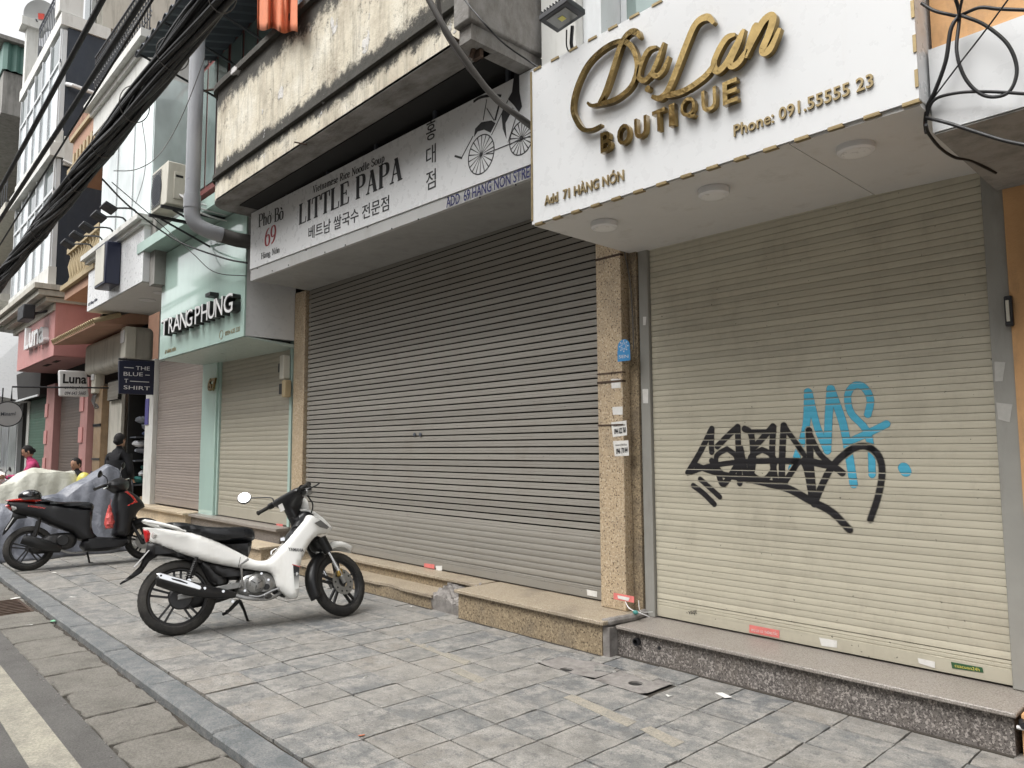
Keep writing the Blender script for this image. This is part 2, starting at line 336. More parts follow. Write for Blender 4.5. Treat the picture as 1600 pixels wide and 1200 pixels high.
M['gutter'] = stone_mat('gutter_slab_concrete', (.235, .222, .195), (.28, .262, .23), (.15, .14, .12), 3, bd=.014)
M['kerb'] = stone_mat('kerb_granite', (.12, .13, .134), (.16, .167, .17), (.25, .248, .24), 5, bd=.004)
M['asphalt'] = stone_mat('asphalt', (.135, .13, .122), (.135, .13, .122), (.09, .085, .08), 2, bd=.008)
M['line'] = stone_mat('worn_road_paint', (.36, .338, .275), (.36, .338, .275), (.19, .182, .16), 4, bd=.004)
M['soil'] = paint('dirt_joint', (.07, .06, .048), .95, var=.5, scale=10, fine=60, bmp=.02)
M['bed'] = paint('paving_mortar', (.13, .118, .1), .95, var=.4, scale=6, fine=70, bmp=.01)
M['filler'] = stone_mat('beige_filler_strip', (.31, .285, .235), (.33, .30, .245), (.2, .19, .17), 8, bd=.003)

# ------------------------------------------------------------------ ground
def struct(o): o['kind'] = 'structure'; return o
RZ = -.042
struct(box('ground', M['bed'], None, -90, 30, -70, 60, -1.2, -.16))
struct(box('road', M['asphalt'], None, -60, 12, -7.0, 1.11, -.155, RZ))
struct(MB().quad((-60, .765, RZ + .004), (12, .765, RZ + .004), (12, .945, RZ + .004), (-60, .945, RZ + .004)).build('road_edge_line', M['line']))
sw = struct(box('sidewalk', M['soil'], None, -60, 6, 1.70, 4.46, -.155, -.016))
gut = struct(box('gutter', M['soil'], None, -60, 6, 1.11, 1.53, -.155, RZ - .014))
krb = struct(box('kerb', M['soil'], None, -60, 6, 1.535, 1.70, -.155, -.03))

def slab_mesh(w, d, h, rng, jag=.004, n=3, dz=.0, chm=.006):
    """one worn stone slab, origin at its lower corner, uneven edges and slightly dished top"""
    mb = MB(); per = []
    for a, b_ in (((0, 0), (w, 0)), ((w, 0), (w, d)), ((w, d), (0, d)), ((0, d), (0, 0))):
        for k in range(n):
            t_ = k / n; per.append((a[0] + (b_[0] - a[0]) * t_ + rng.uniform(-jag, jag), a[1] + (b_[1] - a[1]) * t_ + rng.uniform(-jag, jag)))
    m = len(per); ch = min(chm, h * .3); cx, cy = w / 2, d / 2
    ins = [(x + (cx - x) * ch * 2 / w, y + (cy - y) * ch * 2 / d) for x, y in per]
    vs = [(x, y, 0) for x, y in per] + [(x, y, h - ch) for x, y in per] + [(x, y, h + rng.uniform(-dz, dz)) for x, y in ins]
    fs = [(i, (i + 1) % m, (i + 1) % m + m, i + m) for i in range(m)] + [(i + m, (i + 1) % m + m, (i + 1) % m + 2 * m, i + 2 * m) for i in range(m)] + [[i + 2 * m for i in range(m)]]
    return mb.add(vs, fs)
rng = random.Random(3)
def place_slabs(name, mat, parent, spots, variants=6, **k):
    """spots: (x, y, z, w, d, h, tilt); equal sizes share meshes"""
    cache = {}
    for x, y, z, w, d, h, tl in spots:
        key = (round(w, 3), round(d, 3), rng.randrange(variants))
        if key not in cache:
            o = slab_mesh(w, d, h, rng, **k).build(name, mat, parent); cache[key] = o
        else:
            o = bpy.data.objects.new(name, cache[key].data); link(o, parent)
        o.location = (x, y, z); o.rotation_euler = (rng.uniform(-tl, tl), rng.uniform(-tl, tl), 0)
# kerb stones, 1.04 m long
ks = []; x = 2.3
while x > -34: ks.append((x - 1.035 + .004, 1.52, -.13, 1.029, .172, .13 + rng.uniform(-.003, .003), .002)); x -= 1.035
place_slabs('kerb_stone', M['kerb'], krb, ks, jag=.003, n=9, dz=.001, chm=.012)
# gutter slabs, 0.52 m long
gs_ = []; x = 1.0
while x > -30:
    w = .52 if x > -6 else rng.choice((.5, .56, .62)); gs_.append((x - w + .012, 1.118 + rng.uniform(-.008, .008), RZ - .02, w - rng.uniform(.018, .03), .375, .022 + rng.uniform(-.003, .004), .004)); x -= w
place_slabs('gutter_slab', M['gutter'], gut, gs_, jag=.013, n=7, dz=.002)
# paving: a 0.31 m grid of slate tiles near the camera, longer bonded tiles further on
T = .31; rows = [1.705 + .0] + [2.03 + T * k for k in range(7)]
spots = []; far = MB()
for r in range(8):
    y0 = 1.72 + (T * r) - (0 if r else .0); y0 = [1.70, 2.03, 2.34, 2.65, 2.96, 3.27, 3.58, 3.89][r]; y1 = [2.03, 2.34, 2.65, 2.96, 3.27, 3.58, 3.89, 4.20][r]
    x = -2.98 + T * 12 + 0.0
    while x > -22:
        w = T if x > -5.2 else rng.choice((T, T * 1.5, T * 2, T * 2))
        g = .004
        spots.append([x - w + g, y0 + g, -.03, w - 2 * g, y1 - y0 - 2 * g, .030 + rng.uniform(-.003, .003), .006]); x -= w
HOLES = [(-3.37, 3.62), (-2.88, 3.72)]
spots = [s for s in spots if not (-3.75 < s[0] < -2.75 and s[1] > 3.55 and s[1] < 3.88)]
cl = Vector((0, 0)); spots.sort(key=lambda s: s[0] ** 2 + s[1] ** 2)
vis = [s for s in spots if abs(s[0]) < 20]
near = [s for s in vis if not (s[0] > -1.9 and s[1] < 3.0) and not s[0] > -.3]
place_slabs('paving_tile', M['tile'], sw, near[:290], variants=5, jag=.004, n=4, dz=.0006, chm=.0012)
rest = MB()
nearset = set(id(s) for s in near[:290])
for s in vis:
    if id(s) in nearset: continue
    m_ = slab_mesh(s[3], s[4], s[5], rng, jag=.002, n=1); rest.add([(v[0] + s[0], v[1] + s[1], v[2] + s[2]) for v in m_.v], m_.f)
def stone_mat2():
    m, t, b = new_mat('far_paving'); co = coord(t)
    v = N(t, 'ShaderNodeTexVoronoi', i_Scale=2.2); t.links.new(co, v.inputs['Vector'])
    base = ramp(t, v.outputs['Color'], [(.1, (.12, .125, .128)), (.5, (.16, .158, .15)), (.9, (.22, .205, .18))])
    base = mix(t, ramp(t, noise(t, co, 5, 9, .7), [(.4, 0.0), (.7, .6)]), base, (.23, .22, .20))
    t.links.new(base, b.inputs['Base Color']); b.inputs['Roughness'].default_value = .55; return m
o = rest.build('paving_tile', stone_mat2(), sw); o['kind'] = 'stuff'; o['label'] = 'slate tiles of the sidewalk further down the street'
# broken cement patch with two drain holes near the granite step
pt = MB(); X0, X1, Y0, Y1 = -3.95, -2.68, 3.585, 4.0
def hole_patch(mb, cx, cy, r, x0, x1, y0, y1, z):
    n = 24; inn = [(cx + r * cos(2 * pi * k / n), cy + r * sin(2 * pi * k / n)) for k in range(n)]
    out = []
    for k in range(n):
        a = 2 * pi * k / n; dx, dy = cos(a), sin(a)
        tt = min([((x1 if dx > 0 else x0) - cx) / dx if abs(dx) > 1e-6 else 9e9, ((y1 if dy > 0 else y0) - cy) / dy if abs(dy) > 1e-6 else 9e9]); out.append((cx + dx * tt, cy + dy * tt))
    vs = [(x, y, z + rng.uniform(-.001, .001)) for x, y in out] + [(x, y, z) for x, y in inn] + [(x, y, z - .06) for x, y in inn]
    mb.add(vs, [(i, (i + 1) % n, (i + 1) % n + n, i + n) for i in range(n)] + [(i + n, (i + 1) % n + n, (i + 1) % n + 2 * n, i + 2 * n) for i in range(n)])
for x0, x1, (hx, hy) in ((-3.75, -3.12, HOLES[0]), (-3.11, -2.72, HOLES[1])): hole_patch(pt, hx, hy, .045, x0, x1, 3.585, 3.885, -.002)
pt.build('drain_patch', M['cement'], sw)['label'] = 'rough cement patch with two round drain holes'
box('drain_hole_floor', M['dark'], sw, -3.74, -2.73, 3.59, 3.88, -.1, -.014)  # near-black floor just below the two drain holes
for (x, y, w, d, a) in ((-3.62, 3.80, .24, .10, .3), (-3.05, 3.84, .22, .1, -.1), (-3.22, 3.72, .14, .10, .6), (-3.74, 3.62, .12, .14, .2)):
    o = slab_mesh(w, d, .012, rng, jag=.012, n=3).build('loose_tile_shard', M['tile'], sw); o.location = (x, y, -.004); o.rotation_euler = (rng.uniform(-.02, .02), .015, a)
# granite-grain filler strip along the foot of the steps
fl = MB()
for k in range(40):
    x = -7.6 + k * .17; fl.add([(x, 3.93 + rng.uniform(-.02, .02), .001), (x + .17, 3.93 + rng.uniform(-.02, .02), .001), (x + .17, 4.12, .012), (x, 4.12, .012)], [(0, 1, 2, 3)])
for a, b_, c_, d_ in (((628, 1000), (636, 997), (735, 1033), (727, 1039)), ((703, 1048), (716, 1043), (760, 1062), (748, 1068)), ((880, 1090), (895, 1085), (995, 1128), (980, 1136)), ((1000, 1140), (1016, 1135), (1070, 1160), (1052, 1168))):
    P_ = [onZ(*q) for q in (a, b_, c_, d_)]; MB().hexa([(p.x, p.y, -.004) for p in P_][::-1] + [(p.x, p.y, .0022) for p in P_][::-1]).build('filler_strip', M['filler'], sw)
# litter
def litter(px, py, w, d, m, lab, z=.003, cat='litter'):
    p = onZ(px, py, z); mb = MB(); a = rng.uniform(0, 3)
    pts = [(p.x + (w * cx * cos(a) - d * cy * sin(a)), p.y + (w * cx * sin(a) + d * cy * cos(a)), z + rng.uniform(0, .008)) for cx, cy in ((-.5, -.5), (.1, -.6), (.5, -.4), (.55, .5), (0, .4), (-.5, .5))]
    o = mb.add(pts, [(0, 1, 2, 3, 4, 5)]).build('litter', m); s = o.modifiers.new('s', 'SOLIDIFY'); s.thickness = .0015; return tag(o, lab, cat)
litter(1131, 1088, .09, .05, M['paper'], 'pale torn paper scrap on the tiles beside the long grey granite step')
litter(621, 976, .03, .016, M['paper'], 'small white paper crumb on the paving right of the white motorbike front wheel')
litter(642, 948, .02, .012, M['paper'], 'tiny white crumb at the foot of the low broken step')
litter(84, 895, .08, .05, M['paper'], 'flat white scrap on the paving below the black scooter rear wheel')
litter(113, 933, .06, .03, M['paper'], 'curled beige scrap on the paving left of the white motorbike mudguard')
litter(84, 971, .07, .035, flat('green_wrapper', (.25, .55, .35), .4), 'pale green wrapper lying in the gutter by the kerb', z=RZ + .006)
litter(45, 977, .05, .03, M['paper'], 'white scrap in the gutter left of the green wrapper', z=RZ + .006)
litter(571, 1058, .05, .006, M['paper'], 'thin white stick on the paving in front of the white motorbike')
litter(565, 1150, .03, .02, M['orange_cloth'], 'small orange peel piece on the near paving tiles')
litter(1045, 1088, .03, .02, M['paper'], 'small white chip on the tiles left of the pale torn paper scrap')
litter(24, 935, .08, .04, M['paper'], 'crumpled white paper in the gutter near the rusty drain grate', z=RZ + .006)
mbs = MB(); rr = random.Random(11)
for k in range(420):       # grit and crumbs along kerb, gutter joints and step foot
    if k % 3 == 0: x, y, z = rr.uniform(-9, -3), 1.11 + rr.gauss(0, .03), RZ
    elif k % 3 == 1: x, y, z = rr.uniform(-9, -3), 1.505 + rr.gauss(0, .02), RZ
    else: x, y, z = rr.uniform(-8, -1.2), rr.uniform(1.8, 4.05), .001
    s_ = rr.uniform(.002, .007) if k % 3 < 2 else rr.uniform(.0015, .004)
    mbs.ball((x, y, z + s_ * .5), s_, 3, (1, rr.uniform(.5, 1), .6))
o = mbs.build('grit', M['cement']); tag(o, 'loose grit and crumbs scattered along the gutter and paving', 'grit', kind='stuff')
# rusty drain grate in the gutter
gr = thing('drain_grate', 'rusty iron drain grate set in the gutter below the kerb', 'grate', (-8.6, 1.3, RZ))
box('frame', M['rusty'], gr, -8.95, -8.15, 1.14, 1.47, RZ - .03, RZ + .003)
for k in range(9): box('bar', M['rusty'], gr, -8.9 + k * .085, -8.86 + k * .085, 1.17, 1.44, RZ + .003, RZ + .012)

# ------------------------------------------------------------------ lettering
KEEP = []
def text_mesh(body, extrude=0, offset=0, italic=0):
    c = bpy.data.curves.new('t', 'FONT'); c.body = body; c.extrude = extrude; c.offset = offset; c.shear = italic; c.resolution_u = 3
    o = bpy.data.objects.new('t', c); COL.objects.link(o); dg = bpy.context.evaluated_depsgraph_get(); dg.update()
    me = bpy.data.meshes.new_from_object(o.evaluated_get(dg)); bpy.data.objects.remove(o); return me
def sign_text(name, body, LB, RB, LT, mat, parent, depth=.002, off=0, italic=0, n=Vector((0, -1, 0)), lift=.001, label=None):
    """text mapped onto the parallelogram LB-RB-LT (world points) of a sign face, raised by depth along n"""
    me = text_mesh(body, 1.0, off, italic); me.name = name
    xs = [v.co.x for v in me.vertices]; ys = [v.co.y for v in me.vertices]; x0, x1, y0, y1 = min(xs), max(xs), min(ys), max(ys)
    U = RB - LB; V = LT - LB; n = n.normalized()
    for v in me.vertices:
        p = LB + U * ((v.co.x - x0) / (x1 - x0)) + V * ((v.co.y - y0) / (y1 - y0)) + n * (lift + depth * (v.co.z + 1) / 2); v.co = p
    me.materials.clear(); me.materials.append(mat); me.update()
    bm = bmesh.new(); bm.from_mesh(me); bmesh.ops.recalc_face_normals(bm, faces=bm.faces); bm.to_mesh(me); bm.free()
    o = bpy.data.objects.new(name, me); link(o, parent)
    if label: o['label'] = label
    return o
def TY(name, body, lb, rb, lt, Y, mat, parent, **k):      # corners given where they fall on the plane y=Y
    A, B, C_ = onY(*lb, Y), onY(*rb, Y), onY(*lt, Y)
    C_ = Vector((A.x, Y, C_.z)); return sign_text(name, body, A, B, C_, mat, parent, **k)
def ribbon(mb, pts, wf, y, depth, n=6, nrm=(0, -1, 0), closed=False):
    """flat band following pts (2d x,z) with width function wf(t), face at y, sides going back by depth"""
    P = smoothline([(p[0], p[1], 0) for p in pts], n); m = len(P); L = []; R = []
    for i, p in enumerate(P):
        t = (P[min(i + 1, m - 1)] - P[max(i - 1, 0)]).normalized(); q = Vector((-t.y, t.x, 0)); w = wf(i / (m - 1)) / 2
        L.append(p + q * w); R.append(p - q * w)
    vs = [(p.x, y, p.y) for p in L] + [(p.x, y, p.y) for p in R] + [(p.x, y + depth, p.y) for p in L] + [(p.x, y + depth, p.y) for p in R]
    fs = []
    for i in range(m - 1):
        fs += [(i, i + 1, i + 1 + m, i + m), (i, i + 2 * m, i + 1 + 2 * m, i + 1), (i + m, i + 1 + m, i + 1 + 3 * m, i + 3 * m)]
    fs += [(0, m, 3 * m, 2 * m), (m - 1, 3 * m - 1, 4 * m - 1, 2 * m - 1)]
    return mb.add(vs, fs)

# serif letters drawn with a broad nib: strokes in a unit-height box, (points, kind)
SERIF = {
 'L': (.62, [('s', [(.14, 0), (.14, 1)]), ('b', [(.0, 0), (.6, 0)]), ('b', [(0, 1), (.3, 1)]), ('t', [(.57, .0), (.6, .27)])]),
 'I': (.34, [('s', [(.16, 0), (.16, 1)]), ('b', [(0, 0), (.32, 0)]), ('b', [(0, 1), (.32, 1)])]),
 'T': (.66, [('s', [(.32, 0), (.32, 1)]), ('b', [(.17, 0), (.47, 0)]), ('b', [(0, 1), (.64, 1)]), ('t', [(.02, 1), (0, .74)]), ('t', [(.62, 1), (.64, .74)])]),
 'E': (.66, [('s', [(.14, 0), (.14, 1)]), ('b', [(0, 0), (.6, 0)]), ('b', [(0, 1), (.57, 1)]), ('b', [(.14, .52), (.44, .52)]), ('t', [(.58, 0), (.62, .27)]), ('t', [(.56, 1), (.58, .76)]), ('t', [(.44, .4), (.44, .64)])]),
 'P': (.62, [('s', [(.14, 0), (.14, 1)]), ('b', [(0, 0), (.3, 0)]), ('b', [(0, 1), (.2, 1)]), ('c', [(.16, 1), (.38, 1), (.52, .92), (.56, .74), (.52, .56), (.38, .47), (.16, .47)])]),
 'B': (.64, [('s', [(.14, 0), (.14, 1)]), ('b', [(0, 0), (.2, 0)]), ('b', [(0, 1), (.2, 1)]), ('c', [(.16, 1), (.36, 1), (.49, .92), (.52, .77), (.48, .62), (.36, .54), (.16, .54)]), ('c', [(.3, .54), (.46, .5), (.58, .4), (.6, .26), (.55, .1), (.4, .0), (.16, .0)])]),
 'A': (.74, [('t', [(.12, 0), (.36, 1)]), ('s', [(.36, 1), (.6, 0)]), ('b', [(.18, .33), (.52, .33)]), ('b', [(0, 0), (.24, 0)]), ('b', [(.46, 0), (.74, 0)])]),
 'V': (.72, [('s', [(.12, 1), (.36, 0)]), ('t', [(.36, 0), (.6, 1)]), ('b', [(0, 1), (.26, 1)]), ('b', [(.48, 1), (.7, 1)])]),
 'R': (.68, [('s', [(.14, 0), (.14, 1)]), ('b', [(0, 0), (.3, 0)]), ('b', [(0, 1), (.2, 1)]), ('c', [(.16, 1), (.38, 1), (.52, .92), (.55, .75), (.52, .58), (.38, .5), (.16, .5)]), ('s', [(.34, .5), (.56, .04)]), ('b', [(.52, 0), (.68, 0)])]),
 'N': (.74, [('t', [(.14, 0), (.14, 1)]), ('s', [(.14, 1), (.6, 0)]), ('t', [(.6, 0), (.6, 1)]), ('b', [(0, 0), (.28, 0)]), ('b', [(0, 1), (.18, 1)]), ('b', [(.46, 1), (.74, 1)])]),
 'S': (.54, [('c', [(.46, .78), (.4, .95), (.25, 1), (.1, .92), (.06, .75), (.15, .6), (.36, .46), (.46, .3), (.43, .1), (.26, 0), (.1, .05), (.03, .24)])]),
 'H': (.76, [('s', [(.14, 0), (.14, 1)]), ('s', [(.6, 0), (.6, 1)]), ('b', [(.14, .5), (.6, .5)]), ('b', [(0, 0), (.28, 0)]), ('b', [(0, 1), (.28, 1)]), ('b', [(.46, 0), (.74, 0)]), ('b', [(.46, 1), (.74, 1)])]),
 'h': (.56, [('s', [(.1, 0), (.1, 1)]), ('b', [(0, 0), (.22, 0)]), ('b', [(.0, 1), (.1, 1)]), ('c', [(.12, .5), (.24, .63), (.38, .6), (.43, .45), (.43, .2), (.43, 0)]), ('b', [(.33, 0), (.54, 0)])]),
 'n': (.56, [('s', [(.1, 0), (.1, .62)]), ('b', [(0, 0), (.22, 0)]), ('b', [(.0, .62), (.1, .62)]), ('c', [(.12, .5), (.24, .63), (.38, .6), (.43, .45), (.43, .2), (.43, 0)]), ('b', [(.33, 0), (.54, 0)])]),
 'm': (.84, [('s', [(.1, 0), (.1, .62)]), ('b', [(0, 0), (.2, 0)]), ('c', [(.12, .5), (.24, .63), (.36, .6), (.4, .45), (.4, 0)]), ('c', [(.42, .5), (.54, .63), (.66, .6), (.7, .45), (.7, 0)]), ('b', [(.32, 0), (.48, 0)]), ('b', [(.62, 0), (.8, 0)])]),
 'u': (.56, [('c', [(.1, .62), (.1, .2), (.16, .03), (.3, 0), (.42, .12)]), ('s', [(.43, 0), (.43, .62)]), ('b', [(0, .62), (.1, .62)]), ('b', [(.43, 0), (.54, 0)])]),
 'o': (.52, [('c', [(.25, .64), (.09, .56), (.04, .32), (.09, .08), (.25, 0), (.41, .08), (.46, .32), (.41, .56), (.25, .64)])]),
 'i': (.28, [('s', [(.12, 0), (.12, .62)]), ('b', [(0, 0), (.24, 0)]), ('b', [(.0, .62), (.12, .62)]), ('s', [(.12, .8), (.12, .92)])]),
 'e': (.46, [('b', [(.06, .36), (.38, .36)]), ('c', [(.4, .37), (.36, .57), (.22, .64), (.08, .54), (.04, .3), (.1, .06), (.24, 0), (.4, .12)])]),
 't': (.34, [('c', [(.14, .85), (.14, .2), (.18, .02), (.32, .05)]), ('b', [(0, .62), (.3, .62)])]),
 'a': (.48, [('c', [(.06, .5), (.16, .63), (.3, .6), (.34, .45), (.34, .08), (.44, .03)]), ('c', [(.34, .38), (.16, .33), (.05, .16), (.12, .01), (.24, .02), (.34, .14)])]),
 's': (.4, [('c', [(.33, .5), (.22, .63), (.08, .58), (.06, .45), (.2, .33), (.34, .2), (.3, .04), (.16, 0), (.03, .12)])]),
 'c': (.44, [('c', [(.38, .48), (.28, .63), (.12, .58), (.04, .32), (.1, .06), (.25, 0), (.4, .12)])]),
 'd': (.54, [('s', [(.4, 0), (.4, 1)]), ('c', [(.4, .52), (.26, .64), (.1, .56), (.04, .3), (.1, .05), (.25, 0), (.4, .14)]), ('b', [(.3, 1), (.4, 1)])]),
 'l': (.28, [('s', [(.12, 0), (.12, 1)]), ('b', [(0, 0), (.24, 0)]), ('b', [(.0, 1), (.12, 1)])]),
 'p': (.54, [('s', [(.1, -.3), (.1, .62)]), ('b', [(0, -.3), (.22, -.3)]), ('c', [(.1, .5), (.24, .64), (.4, .56), (.46, .32), (.4, .06), (.24, 0), (.1, .1)])]),
 'g': (.5, [('c', [(.22, .64), (.07, .56), (.05, .38), (.14, .24), (.3, .24), (.4, .38), (.38, .56), (.22, .64)]), ('c', [(.14, .24), (.06, .1), (.2, .04), (.4, .0), (.4, -.2), (.2, -.28), (.04, -.2), (.08, -.04)])]),
 '6': (.52, [('c', [(.42, .96), (.24, .88), (.1, .66), (.04, .36), (.1, .08), (.26, 0), (.42, .1), (.46, .32), (.4, .54), (.26, .6), (.1, .5)])]),
 '9': (.52, [('c', [(.08, .02), (.26, .12), (.4, .34), (.46, .64), (.4, .92), (.25, 1), (.1, .9), (.04, .68), (.1, .46), (.24, .4), (.4, .5)])]),
 ' ': (.3, [])}
ACC = {'ở': ('o', [('t', [(.42, .6), (.54, .68), (.5, .8)]), ('t', [(.2, .78), (.3, .84), (.3, .92), (.2, .98)])]), 'ò': ('o', [('s', [(.14, .96), (.3, .76)])]), 'à': ('a', [('s', [(.1, .96), (.26, .76)])]), 'ó': ('o', [('s', [(.4, .96), (.24, .76)])])}
def serif_text(name, body, LB, RB, H, mat, parent, thick=.205, thin=.062, lift=.0015, label=None):
    """serif lettering with real thick-thin strokes; strokes step 0.2 mm so that none share a plane"""
    x = 0; items = []
    for ch in body:
        b = ACC.get(ch); w, st = SERIF[b[0] if b else ch]
        items.append((x, st + (b[1] if b else []))); x += w + .07
    tot = x - .07; U = (RB - LB) / tot; mb = MB(); kk = 0
    for x0, st in items:
        for kind, pts in st:
            P = smoothline([(p[0], p[1], 0) for p in pts], 4) if kind == 'c' else [Vector((p[0], p[1], 0)) for p in pts]
            m = len(P); y_ = lift + .0002 * (kk % 9); kk += 1; A = []; B_ = []
            for i, p in enumerate(P):
                t = (P[min(i + 1, m - 1)] - P[max(i - 1, 0)]).normalized()
                w = {'s': thick, 'b': thin, 't': thin * 1.15, 'c': thin + (thick - thin) * abs(t.y) ** 1.6}[kind] / 2
                q = Vector((-t.y, t.x, 0)) if kind in 'cbt' else Vector((1, 0, 0)) * (1 if t.y < 0 else -1); A.append(p + q * w); B_.append(p - q * w)
            vs = [LB + U * (x0 + p.x) + Vector((0, -y_, H * p.y)) for p in A + B_]
            mb.add(vs, [(i, i + 1, i + 1 + m, i + m) for i in range(m - 1)])
    o = mb.build(name, mat, parent)
    if label: o['label'] = label
    return o
def SY(name, body, lb, rb, lt, Y, mat, parent, **k):
    A, B, C_ = onY(*lb, Y), onY(*rb, Y), onY(*lt, Y); return serif_text(name, body, A, B, C_.z - A.z, mat, parent, **k)

# ------------------------------------------------------------------ roller shutters
def prof_round(p):      # cream slat: flat face, narrow groove at the joint, faint mid ridge
    return [(.009, 0), (.009, .0012), (-.0005, .0020), (-.0016, p * .25), (-.0020, p * .5), (-.0018, p * .8), (-.0008, p - .0010), (.009, p - .0002)]
def prof_slot(p):       # grey slat with an open slot above it
    return [(.006, 0.0), (-.001, .002), (-.0025, p * .3), (-.001, p * .36), (-.0028, p * .42), (-.0005, p - .0125), (.006, p - .0115)]
def prof_curve(p):
    return [(.008, 0), (.004, .001)] + [(.001 - .004 * sin(pi * (k / 6)) ** .7, .002 + (p - .004) * k / 6) for k in range(7)] + [(.008, p - .0005)]
def shutter(bld, x0, x1, z0, z1, Y, segs, mat, rail, rails=(.05, .05), bar=.14, railmat=None):
    """rails, backing, bottom bar and every slat; segs: list of (count, pitch, profile) from the bottom up"""
    sh = box('roller_shutter', M['dark'], bld, x0 - rails[0], x1 + rails[1], Y + .03, Y + .06, z0, z1 + .05)
    railmat = railmat or M['rail_grey']
    if rails[0]: box('guide_rail', railmat, sh, x0 - rails[0], x0, Y - .03, Y + .028, z0 + .002, z1 + .03, bevel=.003)
    if rails[1]: box('guide_rail', railmat, sh, x1, x1 + rails[1], Y - .03, Y + .028, z0 + .002, z1 + .03, bevel=.003)
    g = .004
    MB().extr([(.012, 0), (-.004, 0), (-.006, bar * .12), (-.006, bar * .62), (-.002, bar * .64), (-.006, bar * .68), (-.006, bar * .80), (-.002, bar * .82), (-.006, bar * .86), (-.004, bar - .004), (.012, bar - .003)], x0 + g, x1 - g).build('bottom_bar', mat, sh, smooth=30).location = (0, Y, z0 + .012)
    z = z0 + .012 + bar; cache = {}
    for cnt, p, pf in segs:
        for k in range(cnt):
            if z + p > z1 + .04: break
            if (p, pf) not in cache:
                o = MB().extr(pf(p), x0 + g, x1 - g).build('slat', mat, sh, smooth=30); cache[(p, pf)] = o
            else: o = inst(cache[(p, pf)], 'slat', (0, 0, 0), sh)
            o.location = (0, Y + rng.uniform(-.0006, .0006), z); o.rotation_euler = (rng.choice((0, 0, 0, .05, -.03)) * rng.random() if pf is not prof_slot else rng.uniform(-.02, .02), 0, 0); z += p
    return sh
def sheet(name, mat, parent, px4, Y, lift=.001, th=.0012, label=None):
    """thin pasted sheet whose four corners fall at px4 on the plane y=Y"""
    mb = MB(); c = [onY(*p, Y) for p in px4]; mb.hexa([(p.x, Y - lift, p.z) for p in c] + [(p.x, Y - lift - th, p.z) for p in c])
    o = mb.build(name, mat, parent)
    if label: o['label'] = label
    return o

# ================================================================== house 71: boutique
b71 = thing('shop_building', 'boutique house with the big cream roller shutter and gold lettered white canopy', 'building', (-2.2, 4.5, 0))
box('wall', M['white_wall'], b71, -3.64, -1.0, 4.60, 9.0, .0, 12)
Z71 = 2.955
sh71 = shutter(b71, -3.272, -1.062, .212, Z71, 4.50, [(80, .0412, prof_round)], M['slat_cream'], None, rails=(.085, .10), bar=.125)
# pillar side facing the rail: darker, grimier granite carries its shade in the colour
box('pillar_return', M['tan_riser'], b71, -3.44, -3.362, 4.45, 4.59, .24, 3.0)
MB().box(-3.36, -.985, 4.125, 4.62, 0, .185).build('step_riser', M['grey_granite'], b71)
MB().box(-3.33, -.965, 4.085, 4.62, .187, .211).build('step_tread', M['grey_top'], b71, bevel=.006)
mbx = MB()
mbx.lathe([(.026, .0), (.026, -.03), (.02, -.03), (.02, 0)], (-3.165, 4.124, .125), (0, 1, 0), 20).disc((-3.165, 4.122, .125), .02, .002, (0, 1, 0)); mbx.build('drain_pipe_end', M['black'], b71)
MB().disc((-2.99, 4.123, .115), .012, .003, (0, 1, 0)).build('drain_pipe_end', M['black'], b71)
# upper storey above canopy: white pier, window
box('pier', M['white_wall'], b71, -3.64, -3.30, 3.72, 4.58, 3.9, 7.5)
box('pier', M['alu'], b71, -3.295, -3.13, 3.80, 4.58, 3.9, 7.5)
wd = box('window', M['alu'], b71, -3.125, -1.1, 4.02, 4.08, 3.95, 6.5)
box('pane', M['glass_green'], wd, -3.06, -2.0, 4.005, 4.018, 4.0, 6.4); box('pane', M['glass_green'], wd, -1.95, -1.2, 4.005, 4.018, 4.0, 6.4)
# canopy
cn = thing('canopy_sign', 'white boutique canopy with gold script lettering and gold edge trim', 'shop sign', (-2.2, 3.9, 2.96))
CX0, CX1, CY, CZ0, CZ1 = -3.43, -1.015, 3.40, 2.96, 4.045
box('body', M['white_panel'], cn, CX0, CX1, CY + .004, 4.4, CZ0 + .008, CZ1)
box('front_panel', M['white_panel'], cn, CX0, CX1, CY - .004, CY + .002, CZ0 + .004, CZ1 + .004)
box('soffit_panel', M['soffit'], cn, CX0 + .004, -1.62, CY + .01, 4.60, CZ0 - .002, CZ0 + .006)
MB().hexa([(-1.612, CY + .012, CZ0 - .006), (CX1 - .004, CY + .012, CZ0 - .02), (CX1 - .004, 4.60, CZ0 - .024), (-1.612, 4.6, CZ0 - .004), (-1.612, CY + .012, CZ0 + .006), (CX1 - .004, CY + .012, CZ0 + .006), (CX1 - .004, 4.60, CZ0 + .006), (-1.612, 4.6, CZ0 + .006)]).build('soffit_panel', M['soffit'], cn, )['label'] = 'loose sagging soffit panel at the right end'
n_ = 15
for k in range(n_):
    xa = CX0 + .03 + (CX1 - CX0 - .1) * k / (n_ - 1)
    mb = MB(); mb.box(xa, xa + .07, CY - .008, CY - .0045, CZ0 - .003, CZ0 + .008); mb.box(xa, xa + .075, CY - .010, CY + .02, CZ0 - .009, CZ0 - .005)
    o = mb.build('trim_clip', M['gold_dull'], cn) if k == 0 else inst(o0_, 'trim_clip', ((CX1 - CX0 - .1) * k / (n_ - 1), 0, 0), cn)
    if k == 0: o0_ = o
    inst(o0_, 'trim_clip', ((CX1 - CX0 - .1) * k / (n_ - 1), 0, CZ1 - CZ0 + .004), cn)
mb = MB(); mb.box(CX1 - .012, CX1 + .002, CY - .010, CY - .0045, 0, .08); o1_ = mb.build('trim_clip', M['gold_dull'], cn); o1_.location = (0, 0, CZ0 + .06)
